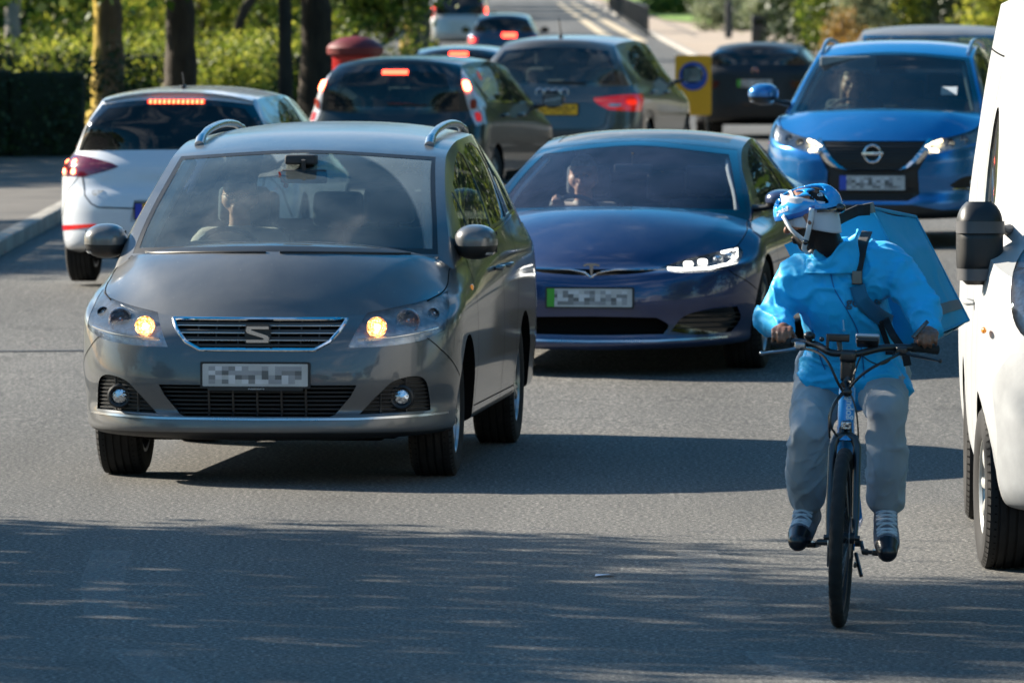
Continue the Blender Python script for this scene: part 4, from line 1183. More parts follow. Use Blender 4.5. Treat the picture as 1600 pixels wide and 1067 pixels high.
    hl_ = MB(); G = [[Vector((c.cl[i][0], v * (c.rail[i][1] - .05), c.rail[i][2] + (c.cl[i][1] - c.rail[i][2]) * (1 - abs(v) ** 2.4) - .035)) for v in np.linspace(-1, 1, 9)] for i in range(int(.30 * len(c.uu)), int(.86 * len(c.uu)), 4)]
    hl_.grid(G); hl_.build('headliner', [M_HEADLINER], root)
    g = MB(); g.box((-.80, .02, 1.475), (.03, .24, .07), bev=.02); g.tube([(-.80, .02, 1.50), (-.78, .02, 1.56)], .012, 6); g.box((-.86, .0, 1.56), (.12, .16, .05), bev=.015); g.build('rear_view_mirror', [M_CABIN], root)
    pillar_trims(c, .25, .034)
    g = MB(); g.tube([(-.74, -.10, 1.50), (-.74, -.085, 1.46), (-.74, -.07, 1.44)], .006, 6); g.ball((-.74, -.065, 1.43), .014, 8); g.build('mirror_charm', [mat('charm_red', (.7, .02, .01), .5)], root)
    body = c.finish(paint_grey, extra={'valance': M_BLACK})
    for x in (0, -2.92):
        for s_ in (1, -1):
            wheel(root, x, s_ * (.785 if x == 0 else .805), r=.333, w=.228, rim_r=.222, spokes=5, side=s_)
    return root, c
car1, carc1 = alhambra()
place_car(car1, 438, 311.7, 5.6)
# ------------------------------------------------------------------ shared fittings for the other cars
def RR(lst, **kw):
    """rows from (z front, z k1, z k2, z rear, x front, half width, x rear)"""
    return [dict(kw, z=[(0, a), (1, b), (2, c_), (3, d)], xf=xf, w=w, xr=xr) for a, b, c_, d, xf, w, xr in lst]
GL_DARK = glass('glass_privacy', (0.10, 0.13, 0.14), 1.0, 0.02)
GL_MID = glass('glass_green', (0.42, 0.50, 0.48), 1.0, 0.03)
GL_CLEAR = glass('glass_clear', (0.70, 0.78, 0.78), 1.1, 0.045)
def sharp(pts): return [(p[0], p[1], 1) for p in pts]
def fit(c, windows=(), ws=None, wsg=None, wsm=None, rw=None, rwg=None, rwm=None, wheels=None, arch=None, paintm=None, mirrors=None, handles=(), gaps=(), cab=None, lampcuts=(), under=True, frit=None, archm=M_VOID, wheelkw={}, frame_mat=None, mirror_mat=None, extra=None, hoodline=True, floor=None):
    root = c.root
    if ws: c.cut('f', ws, 'frit', both=False, tags=['lid', 'side', 'hood'])
    if wsg: c.cut('f', wsg, 'ws', both=False, tags=['frit'])
    if rw: c.cut('r', rw, 'rfrit', both=False, tags=['lid', 'side'])
    if rwg: c.cut('r', rwg, 'rw', both=False, tags=['rfrit'])
    wn = []
    for i, (pl, m) in enumerate(windows):
        c.cut('l', smooth_poly([tuple(p) + (1,) if len(p) == 2 and i == -1 else p for p in pl], 3), 'w%d' % i, both=True, tags=['side', 'lid']); wn.append(('w%d' % i, m))
    c.take('frit', 'windscreen_surround', frit or M_GLOSSBLACK, depth=.001)
    c.take('ws', 'windscreen', wsm or GL_CLEAR, depth=.003)
    c.take('rfrit', 'rear_window_surround', M_GLOSSBLACK, depth=.001)
    c.take('rw', 'rear_window', rwm or GL_MID, depth=.003)
    for nm, m in wn: c.take(nm, 'side_window', m, depth=.004, wall=M_GLOSSBLACK)
    for i, (x, s_) in enumerate([(x, s_) for x in wheels[0] for s_ in (1, -1)]):
        wheel(root, x, s_ * wheels[1], r=wheels[2], w=wheels[3], rim_r=wheels[4], side=s_, **wheelkw)
    g = MB()
    for ax, pts, w in gaps: c.ribbon(g, ax, pts, w)
    if hoodline:
        for sg in (1, -1):
            pp = []
            for i in range(0, len(c.H)):
                q = c.H[i][-2]; h, nn = c.proj('t', q[0], q[1] * sg)
                if h is not None: pp.append(h)
            if len(pp) > 2: hg = MB(); hg.tube(pp, .0035, 5); hg.build('bonnet_gap', [M_VOID], root)
    if g.f: g.build('shut_lines', [M_VOID], root)
    if mirrors:
        x, y, z, w, h = mirrors
        for s_ in (1, -1): mirror(root, x, s_ * y, z, s_, mirror_mat or paintm, w=w, h=h)
    for (x, z) in handles:
        for s_ in (1, -1): handle(c, s_, x, z, paintm)
    if under:
        x0, x1, hw = under if isinstance(under, tuple) else (c.P['rows'][0]['xr'] + .15, c.P['rows'][0]['xf'] - .1, .65)
        g = MB(); zb = c.P['rows'][0]['z'][0][1] + .08
        g.box(((x0 + x1) / 2, 0, zb), (x1 - x0, 2 * hw, .12), bev=.02); g.box((-1.35, 0, zb + .06), (1.6, 1.68, .1)); g.build('underbody', [M_VOID], root)
        g = MB(); g.box((-.02, 0, .58), (.10, 1.1, .5)); g.build('bulkhead', [M_VOID], root)
def rear_wing_lamp(c, poly, name, lens, lit=None, litm=None):
    pass

# ------------------------------------------------------------------ dark blue electric saloon
def dark_blue_saloon():
    pm = paint('paint_navy', (0.004, 0.027, 0.115), metal=0.35, rough=0.28, dust=0.22)
    root = empty('car', label='dark blue electric saloon with a green-flashed number plate, behind the grey people carrier', cat='car')
    kw = dict(nf=2.5, nr=3.2, xsf=.05, xsr=-3.3)
    P = dict(rows=RR([
        (.14, .17, .18, .22, .80, .80, -3.90),
        (.145, .18, .19, .24, .90, .90, -3.98),
        (.185, .21, .22, .27, .945, .935, -4.0),
        (.235, .27, .28, .32, .925, .945, -4.0),
        (.30, .36, .37, .42, .915, .965, -4.0),
        (.42, .48, .50, .56, .935, .975, -4.02),
        (.53, .60, .63, .70, .920, .98, -4.02),
        (.59, .69, .74, .82, .885, .975, -4.0)], **kw) + [
        dict(kw, z=[(0, .62), (.55, .655), (.8, .72), (1, .80), (1.3, .83), (2, .90), (3, .95)], xf=.84, nf=2.25, w=[(1, .95), (2, .945)], xr=-3.98),
        dict(z=[(0, .645), (.3, .655), (.5, .675), (.75, .745), (1, .855), (1.15, .90), (1.4, .935), (2, 1.0), (3, 1.06)], xf=.80, xsf=.05, nf=2.15, w=[(1, .875), (1.12, .83), (1.3, .87), (1.6, .90), (2, .84)], xr=-3.92, xsr=-3.3, nr=3.2)],
        kc=.74, xA=-.33, xD=-3.25, crownp=2.4,
        rail=[(0, 0, 0, 0), (.08, -.55, .79, 1.04), (.20, -.98, .69, 1.22), (.33, -1.45, .64, 1.33), (.5, -1.95, .63, 1.375), (.7, -2.5, .615, 1.33), (.88, -3.05, .66, 1.14), (1, 0, 0, 0)],
        cl=[(0, -.02, .985), (.20, -.78, 1.235), (.33, -1.25, 1.37), (.5, -1.85, 1.435), (.7, -2.6, 1.395), (.88, -3.4, 1.20), (1, -3.85, 1.075)],
        uA=.33, uD=.72, roofglass=(.36, .70, .86), ws=(9, 9, 0, 0, 0), rw=None, sbulge=.02,
        hood=[(0, 0, 0), (.12, .10, .035), (.5, .5, .07), (1, 1, 0)], crease=(.70, .86, .034, .9, 0, 1.3))
    c = Car(root, P)
    arches(c, [0, -2.96], r=.375, zc=.335)
    lamp = smooth_poly([(.40, .642, 1), (.55, .692), (.70, .728), (.835, .762, 1), (.865, .72), (.85, .655, 1), (.72, .622), (.52, .618)], 4)
    c.cut('f', lamp, 'lamp', both=True, tags=['wall', 'hood'])
    nose = smooth_poly([(-.44, .640, 1), (-.2, .636), (0, .635), (.2, .636), (.44, .640, 1), (.3, .612), (.06, .598), (0, .596), (-.06, .598), (-.3, .612)], 3)
    c.cut('f', nose, 'nose', both=False, tags=['wall', 'hood'])
    low = smooth_poly([(-.40, .345, 1), (0, .352), (.40, .345, 1), (.47, .30), (.44, .245, 1), (0, .238), (-.44, .245, 1), (-.47, .30)], 4)
    c.cut('f', low, 'low', both=False)
    side = smooth_poly([(.485, .262, 1), (.56, .352), (.70, .392), (.855, .405, 1), (.87, .33), (.82, .25, 1), (.64, .24)], 4)
    c.cut('f', side, 'sidein', both=True, tags=['wall'])
    lens = c.take('lamp', 'headlight', M_LENS, depth=.002)
    for b in c.take('lamp', 'lamp_bucket', M_LAMPDARK, depth=.06, inward=(-1, 0, 0), wall=M_REFLECTOR):
        s_ = 1 if sum(v.co.y for v in b.data.vertices) > 0 else -1
        par = [l for l in lens if sum(v.co.y for v in l.data.vertices) * s_ > 0][0]; b.parent = par
        g = MB(); pts = []
        for a, z in ((.45, .640), (.55, .634), (.70, .640), (.79, .66), (.832, .70), (.826, .745), (.74, .728)):
            p, n = c.proj('f', a * s_, z); pts.append(p + Vector((-.015, 0, 0)))
        g.tube(pts, .008, 8); g.build('daytime_strip', [M_DRL], par)
        for a, z in ((.56, .660), (.64, .672), (.72, .69), (.78, .705)):
            p, n = c.proj('f', a * s_, z); g = MB(); g.ball(p + Vector((-.04, 0, 0)), (.02, .03, .020), 10, p=3); g.build('projector', [M_DRL if a == .56 or a == .64 else M_REFLECTOR], par)
    c.take('nose', 'nose_recess', M_VOID, depth=.03, inward=(-1, 0, 0), wall=M_GLOSSBLACK)
    c.take('low', 'lower_intake', M_VOID, depth=.08, inward=(-1, 0, 0), wall=M_BLACK)
    for o in c.take('sidein', 'side_intake', M_GLOSSBLACK, depth=.045, inward=(-1, 0, 0), wall=M_GLOSSBLACK):
        s_ = 1 if sum(v.co.y for v in o.data.vertices) > 0 else -1; g = MB()
        for z in (.28, .31, .34, .365): slats(c, g, None, z, [(a * s_, b) for a, b in side], .004, .03)
        g.build('intake_slats', [M_BLACK], o)
    g = MB()
    for sg in (1, -1):
        pts = []
        for t in np.linspace(0, 1, 14):
            y = .0 + .45 * t; z = .600 + .030 * min(1, (t * 3.2)) ** .6 + .006 * t
            if t < .02: z = .585
            p, n = c.proj('f', y * sg, z)
            if p is not None: pts.append(p + Vector((.004, 0, 0)))
        g.tube(pts, .0065, 6)
    g.build('nose_trim', [M_CHROME], root)
    p, n = c.proj('f', 0, .612)
    T = [(-.052, .050), (-.030, .058), (0, .060), (.030, .058), (.052, .050), (.046, .040), (.022, .046), (.012, .044), (.001, -.045), (-.001, -.045), (-.012, .044), (-.022, .046), (-.046, .040)]
    g = MB(); g.prism([(a, b + .612) for a, b in T], p.x - .01, p.x + .014, 'x'); g.build('badge', [M_CHROME], root, smooth=False)
    p, n = c.proj('f', 0, .46)
    pl = plate(root, (p.x + .003, .0, .465), 0, .52, .11, seed=8, tilt=-.05)
    g = MB(); g.prism([(-.26, -.055), (-.215, -.055), (-.215, .055), (-.26, .055)], .0128, .0138, 'x'); o = g.build('green_flash', [mat('plate_green', (.06, .36, .03), .4)], pl, smooth=False)
    g = MB(); c.ribbon(g, 'f', [(-.80, .222), (-.4, .205), (0, .20), (.4, .205), (.80, .222)], .012, off=.004, both=False); g.build('chin_trim', [M_SATIN], root)
    body_ws = smooth_poly([(-.80, .945, 1), (0, .975), (.80, .945, 1), (.70, 1.17), (.62, 1.315, 1), (0, 1.372), (-.62, 1.315, 1), (-.70, 1.17)], 5)
    glass_ws = smooth_poly([(-.755, .965, 1), (0, .992), (.755, .965, 1), (.66, 1.17), (.585, 1.29, 1), (0, 1.345), (-.585, 1.29, 1), (-.66, 1.17)], 5)
    fit(c, windows=[([(-.80, .985), (-1.80, 1.02), (-1.80, 1.325), (-1.45, 1.29), (-1.1, 1.18)], GL_CLEAR), ([(-1.88, 1.02), (-2.95, 1.06), (-2.7, 1.22), (-2.35, 1.315), (-1.88, 1.33)], GL_MID)],
        rw=[(-.60, 1.12), (.60, 1.12), (.52, 1.34), (-.52, 1.34)], rwg=[(-.56, 1.14), (.56, 1.14), (.49, 1.32), (-.49, 1.32)], rwm=GL_CLEAR, ws=body_ws, wsg=glass_ws, wsm=glass('windscreen_violet', (.86, .90, .97), .60, .055, dust_haze_col=(.30, .36, .60), wiper=[(-.60, .90, .70), (.10, .88, .64)]), wheels=([0, -2.96], .845, .345, .245, .245), paintm=pm, mirrors=(-.52, 1.005, 1.02, .21, .13), handles=[(-1.5, .86), (-2.45, .88)],
        gaps=[('l', [(-.45, .25), (-.5, .6), (-.46, .92)], .007), ('l', [(-1.84, .25), (-1.84, 1.0)], .007), ('l', [(.36, .50), (.60, .60), (.66, .66)], .005)], wheelkw=dict(spokes=9, twin=False))
    g = MB(); c.ribbon(g, 'f', [(-.56, 1.318), (-.3, 1.36), (0, 1.372), (.3, 1.36), (.56, 1.318)], .02, both=False); 
    p = [c.proj('t', -.50, y)[0] for y in np.linspace(-.66, .62, 20)]
    cabin(c, P, -.62, .92, .72, seats=[(-1.30, -.38, .36, .56), (-1.30, .38, .36, .56), (-2.3, 0, .36, .5), (-2.25, .5, .36, .5), (-2.25, -.5, .36, .5)], wheel_y=-.38, floor_z=.25, rear_x=-3.3)
    g = MB(); g.box((-1.0, .0, 1.20), (.03, .24, .06), bev=.02); g.tube([(-1.0, 0, 1.22), (-.98, 0, 1.30)], .01, 6); g.build('rear_view_mirror', [M_CABIN], root)
    pillar_trims(c, .28, .014)
    c.take('roof_glass', 'roof_glass', glass('roof_glass_tint', (.45, .50, .55), 1.0, .10), depth=.003)
    roof_m = mat('roof_glass_black', (.02, .021, .026), .22, coat=.6)
    c.finish(pm, extra={'lid': roof_m})
    return root, c
car2, carc2 = dark_blue_saloon()
place_car(car2, 955, 253.4, 8.6)

# ------------------------------------------------------------------ bright blue crossover
def blue_crossover():
    pm = paint('paint_blue', (0.004, 0.165, 0.46), metal=0.55, rough=0.28, dust=0.10)
    root = empty('car', label='bright blue crossover with a V-shaped chrome grille, facing the camera behind the cyclist', cat='car')
    kw = dict(nf=2.6, nr=3.6, xsf=.0, xsr=-3.1)
    P = dict(rows=RR([
        (.22, .24, .26, .32, .72, .76, -3.40),
        (.23, .25, .27, .34, .84, .84, -3.46),
        (.27, .30, .32, .40, .90, .875, -3.50),
        (.34, .37, .38, .46, .905, .885, -3.50),
        (.43, .47, .48, .55, .880, .895, -3.50),
        (.55, .58, .60, .66, .890, .905, -3.50),
        (.66, .70, .72, .78, .890, .908, -3.48),
        (.74, .80, .84, .90, .870, .905, -3.46)], **kw) + [
        dict(kw, z=[(0, .795), (.55, .82), (.8, .89), (1, .94), (1.3, .96), (2, 1.02), (3, 1.02)], xf=.84, nf=2.3, w=[(1, .88), (2, .875)], xr=-3.44),
        dict(z=[(0, .822), (.3, .835), (.5, .855), (.75, .92), (1, 1.0), (1.15, 1.03), (1.4, 1.06), (2, 1.15), (3, 1.15)], xf=.80, xsf=.0, nf=2.2, w=[(1, .84), (1.1, .81), (1.3, .84), (1.6, .85), (2, .79)], xr=-3.36, xsr=-3.0, nr=3.4)],
        kc=.74, xA=-.26, xD=-2.95, crownp=2.5,
        rail=[(0, 0, 0, 0), (.08, -.46, .765, 1.13), (.20, -.85, .685, 1.34), (.30, -1.18, .640, 1.47), (.5, -1.75, .635, 1.535), (.75, -2.55, .61, 1.52), (.90, -2.95, .66, 1.36), (1, 0, 0, 0)],
        cl=[(0, -.0, 1.065), (.20, -.70, 1.365), (.30, -1.0, 1.50), (.5, -1.65, 1.585), (.75, -2.7, 1.565), (.90, -3.15, 1.36), (1, -3.32, 1.16)],
        uA=.30, uD=.76, ws=(9, 9, 0, 0, 0), rw=None, sbulge=.02,
        hood=[(0, 0, 0), (.12, .12, .035), (.5, .5, .065), (1, 1, 0)], crease=(.50, .80, .046, .9, 0, 1.1))
    c = Car(root, P)
    arches(c, [0, -2.646], r=.39, zc=.345)
    vee = [(-.40, .83), (.40, .83), (.36, .76), (.25, .625), (-.25, .625), (-.36, .76)]
    c.cut('f', [(-.46, .825), (-.40, .832), (.40, .832), (.46, .825), (.44, .74), (.36, .60), (.37, .42), (.28, .372), (-.28, .372), (-.37, .42), (-.36, .60), (-.44, .74)], 'face', both=False, tags=['wall', 'hood'])
    lamp = smooth_poly([(.385, .770, 1), (.44, .835, 1), (.60, .862), (.74, .905), (.845, .955, 1), (.862, .90), (.855, .845, 1), (.72, .79), (.52, .745), (.42, .735, 1)], 3)
    c.cut('f', lamp, 'lamp', both=True, tags=['wall', 'hood', 'face'])
    fog = smooth_poly([(.60, .49, 1), (.70, .55), (.86, .575, 1), (.875, .50), (.84, .455, 1), (.70, .45)], 3)
    c.cut('f', fog, 'fog', both=True, tags=['wall'])
    c.take('face', 'grille_field', M_BLACK, depth=.02, inward=(-1, 0, 0), wall=M_BLACK)
    g = MB()
    for z in np.linspace(.64, .81, 8): slats(c, g, None, z, vee, .005, .012)
    for z in np.linspace(.385, .46, 4): slats(c, g, None, z, [(-.3, .37), (.3, .37), (.36, .5), (-.36, .5)], .006, .012)
    g.build('grille', [M_BLACK], root)
    for sg in (1, -1):      # the broad chrome V
        g = MB(); rows = []
        for (y, z, w) in ((.455, .840, .046), (.41, .765, .046), (.34, .68, .042), (.275, .628, .034), (.20, .610, .024), (0, .606, .020)):
            a, _ = c.proj('f', (y + w * .8) * sg, z - w * .35); b, _ = c.proj('f', (y - w * .5) * sg, z + w * .35)
            m_ = (a + b) / 2 + Vector((.022, 0, 0)); rows.append([a + Vector((-.02, 0, 0)), a + Vector((.004, 0, 0)), m_, b + Vector((.004, 0, 0)), b + Vector((-.02, 0, 0))])
        g.grid(rows); g.build('grille_chrome', [M_CHROME], root)
    p, n = c.proj('f', 0, .735); g = MB()
    Mx = Matrix.Translation(p + Vector((.0, 0, 0))) @ Matrix.Rotation(R(-90), 4, 'Z')
    g.lathe([(.056, -.03), (.058, .016), (.066, .020), (.074, .016), (.076, -.03)], 36, M=Mx); g.box((p.x + .014, 0, .735), (.014, .17, .024), bev=.003); g.build('badge', [M_CHROME], root)
    lens = c.take('lamp', 'headlight', M_LENS, depth=.002)
    for b in c.take('lamp', 'lamp_bucket', MATS['lamp_bucket_silver'], depth=.07, inward=(-1, 0, 0), wall=M_REFLECTOR):
        s_ = 1 if sum(v.co.y for v in b.data.vertices) > 0 else -1
        par = [l for l in lens if sum(v.co.y for v in l.data.vertices) * s_ > 0][0]; b.parent = par
        g = MB(); pts = []
        for a, z in ((.53, .832), (.47, .812), (.415, .782), (.455, .765), (.515, .754)):
            p, n = c.proj('f', a * s_, z); pts.append(p + Vector((-.01, 0, 0)))
        g.tube(pts, .014, 8); g.build('daytime_arrow', [M_DRL_WARM], par)
        for a, z, r_ in ((.60, .812, .035), (.70, .84, .035)):
            p, n = c.proj('f', a * s_, z); g = MB(); g.lathe([(r_ * t, .04 * (t * t - 1)) for t in np.linspace(.05, 1, 8)], 24, M=Matrix.Translation(p + Vector((-.015, 0, 0))) @ Matrix.Rotation(R(-90), 4, 'Z')); g.build('reflector', [M_REFLECTOR], par)
        p, n = c.proj('f', .60 * s_, .812); g = MB(); g.ball(p + Vector((-.035, 0, 0)), .014, 8); g.build('bulb', [M_CHROME], par)
    for o in c.take('fog', 'fog_recess', M_BLACK, depth=.05, inward=(-1, 0, 0), wall=M_GLOSSBLACK):
        s_ = 1 if sum(v.co.y for v in o.data.vertices) > 0 else -1
        p, n = c.proj('f', .78 * s_, .505); g = MB(); g.lathe([(.001, .0), (.03, -.004), (.036, -.02)], 20, M=Matrix.Translation(p) @ Matrix.Rotation(R(-90), 4, 'Z')); g.build('fog_lamp', [M_REFLECTOR], o)
        g = MB(); pts = [c.proj('f', y * s_, .462 + .0 * y)[0] + Vector((.004, 0, 0)) for y in np.linspace(.62, .84, 8)]; g.tube(pts, .007, 6); g.build('fog_trim', [M_CHROME], o)
    p, n = c.proj('f', 0, .51)
    pl = plate(root, (p.x + .01, 0, .512), 0, .52, .11, seed=14)
    g = MB(); g.prism([(-.26, -.055), (-.205, -.055), (-.205, .055), (-.26, .055)], .0128, .0138, 'x'); g.build('blue_band', [mat('plate_blue', (.03, .08, .5), .4)], pl, smooth=False)
    # black sill and chin cladding
    clad = [(-.90, .10), (.90, .10), (.90, .31), (.55, .30), (.30, .345), (-.30, .345), (-.55, .30), (-.90, .31)]
    c.cut('f', clad, 'clad', both=False, tags=['wall']); 
    c.cut('l', [(-3.6, .1), (.6, .1), (.6, .32), (.3, .34), (-3.6, .36)], 'clad', both=True, tags=['wall'])
    ws = smooth_poly([(-.775, 1.03, 1), (0, 1.055), (.775, 1.03, 1), (.685, 1.28), (.615, 1.455, 1), (0, 1.50), (-.615, 1.455, 1), (-.685, 1.28)], 5)
    wsg = smooth_poly([(-.725, 1.045, 1), (0, 1.07), (.725, 1.045, 1), (.645, 1.28), (.585, 1.435, 1), (0, 1.478), (-.585, 1.435, 1), (-.645, 1.28)], 5)
    fit(c, windows=[([(-.62, 1.08), (-1.55, 1.12), (-1.55, 1.47), (-1.2, 1.44), (-.9, 1.29)], GL_MID), ([(-1.63, 1.12), (-2.5, 1.17), (-2.7, 1.30), (-2.4, 1.46), (-1.63, 1.475)], GL_DARK)],
        ws=ws, wsg=wsg, wsm=glass('windscreen_blue_car', (.62, .74, .76), .9, .012), wheels=([0, -2.646], .775, .345, .215, .225), paintm=pm, mirrors=(-.40, 1.0, 1.17, .24, .17), handles=[(-1.4, .92), (-2.2, .95)],
        gaps=[('l', [(-.4, .25), (-.45, .6), (-.42, 1.02)], .007), ('l', [(-1.59, .25), (-1.59, 1.1)], .007)], wheelkw=dict(spokes=5))
    cabin(c, P, -.55, 1.02, .68, seats=[(-1.2, -.36, .48, .56), (-1.2, .36, .48, .56), (-2.1, 0, .48, .5)], wheel_y=-.36, floor_z=.32, rear_x=-2.9)
    g = MB(); g.box((-.93, .0, 1.36), (.03, .22, .06), bev=.02); g.build('rear_view_mirror', [M_CABIN], root)
    g = MB(); g.box((-.93, -.36, 1.405), (.03, .46, .12), bev=.02); g.build('sun_visor', [M_HEADLINER], root)
    p, n = c.proj('f', .50, 1.20); g = MB(); g.box((p.x - .015, .50, 1.20), (.004, .13, .10), rot=Matrix.Rotation(-.9, 3, 'Y')); g.build('windscreen_sticker', [mat('paper_white', (.7, .72, .72), .6)], root)
    for s_ in (1, -1):
        g = MB(); pts = []
        for t in np.linspace(0, 1, 20):
            x = -1.18 - 1.6 * t; h, n = c.proj('t', x, s_ * .60); pts.append((x, s_ * .60, h.z + .045 * min(1, math.sin(math.pi * max(.001, min(.999, t))) ** .4)))
        g.tube(pts, .017, 8); g.build('roof_rail', [M_SATIN], root)
    pillar_trims(c, .28, .016)
    c.finish(pm, extra={'clad': M_BLACK})
    return root, c
car3, carc3 = blue_crossover()
place_car(car3, 800 + 2.975 * 194.5, 194.5, 7.6); car3.scale = (1, 1, 1.03)
# ------------------------------------------------------------------ cars seen from behind
def rear_lamp(c, poly, name, base, items, tags=('wall',), both=True):
    c.cut('r', poly, name, both=both, tags=list(tags) if tags else None)
    lens = c.take(name, 'tail_light', base, depth=-.004, wall=base)
    for l in lens:
        s_ = 1 if sum(v.co.y for v in l.data.vertices) > 0 else -1
        for (y, z, ry, rz, m) in items:
            p, n = c.proj('r', y * s_, z)
            if p is None: continue
            g = MB(); nn = n if n.x < 0 else -n
            t1 = Vector((0, 0, 1)).cross(nn).normalized(); t2 = nn.cross(t1)
            o = p + nn * .008; k = 14
            vs = [o + nn * .003] + [o + t1 * math.copysign(abs(math.cos(a)) ** .7, math.cos(a)) * ry + t2 * math.copysign(abs(math.sin(a)) ** .7, math.sin(a)) * rz for a in [2 * math.pi * i / k for i in range(k)]]
            g.add(vs, [(0, 1 + i, 1 + (i + 1) % k) for i in range(k)]); g.build('tail_bulb', [m], l)
    return lens
def strip_lamp(c, y0, y1, z, hgt, m, name='high_brake_light', off=.012, n=14):
    g = MB(); rows = []
    for t in np.linspace(0, 1, n):
        y = y0 + (y1 - y0) * t; r = []
        for dz in (-hgt / 2, -hgt * .3, hgt * .3, hgt / 2):
            p, nn = c.proj('r', y, z + dz); 
            if p is None: break
            r.append(p + Vector((-off * (1 if abs(dz) < hgt * .4 else .3), 0, 0)))
        if len(r) == 4: rows.append(r)
    g.grid(rows); return g.build(name, [m], c.root)
def led_strip():
    m = glow('brake_strip', (.9, .1, .05), (1.0, .10, .04), 3.0); n = m.node_tree; b = n.nodes['Principled BSDF']; w = texn(n, 'ShaderNodeTexWave', scale=9, bands_direction='Y'); r = ramp(n, [(.2, (.25, .01, .0)), (.7, (1, .14, .05))]); n.links.new(w.outputs[0], r.inputs[0]); n.links.new(r.outputs[0], b.inputs['Emission Color']); return m
def hatch(label, pm, L, rows, rail, cl, uA, uD, kD=2.0, crease=(.6, .85, .02, .9, 0, 1.2), xA=-.25, xD=None, dense=1, group=None):
    root = empty('car', label=label, cat='car', group=group)
    P = dict(rows=rows, kc=.72, xA=xA, xD=xD, crownp=2.5, rail=rail, cl=cl, uA=uA, uD=uD, ws=(9, 9, 0, 0, 0), rw=None, sbulge=.02, hood=[(0, 0, 0), (.15, .15, .03), (.5, .5, .06), (1, 1, 0)], crease=crease)
    return root, Car(root, P, dense)

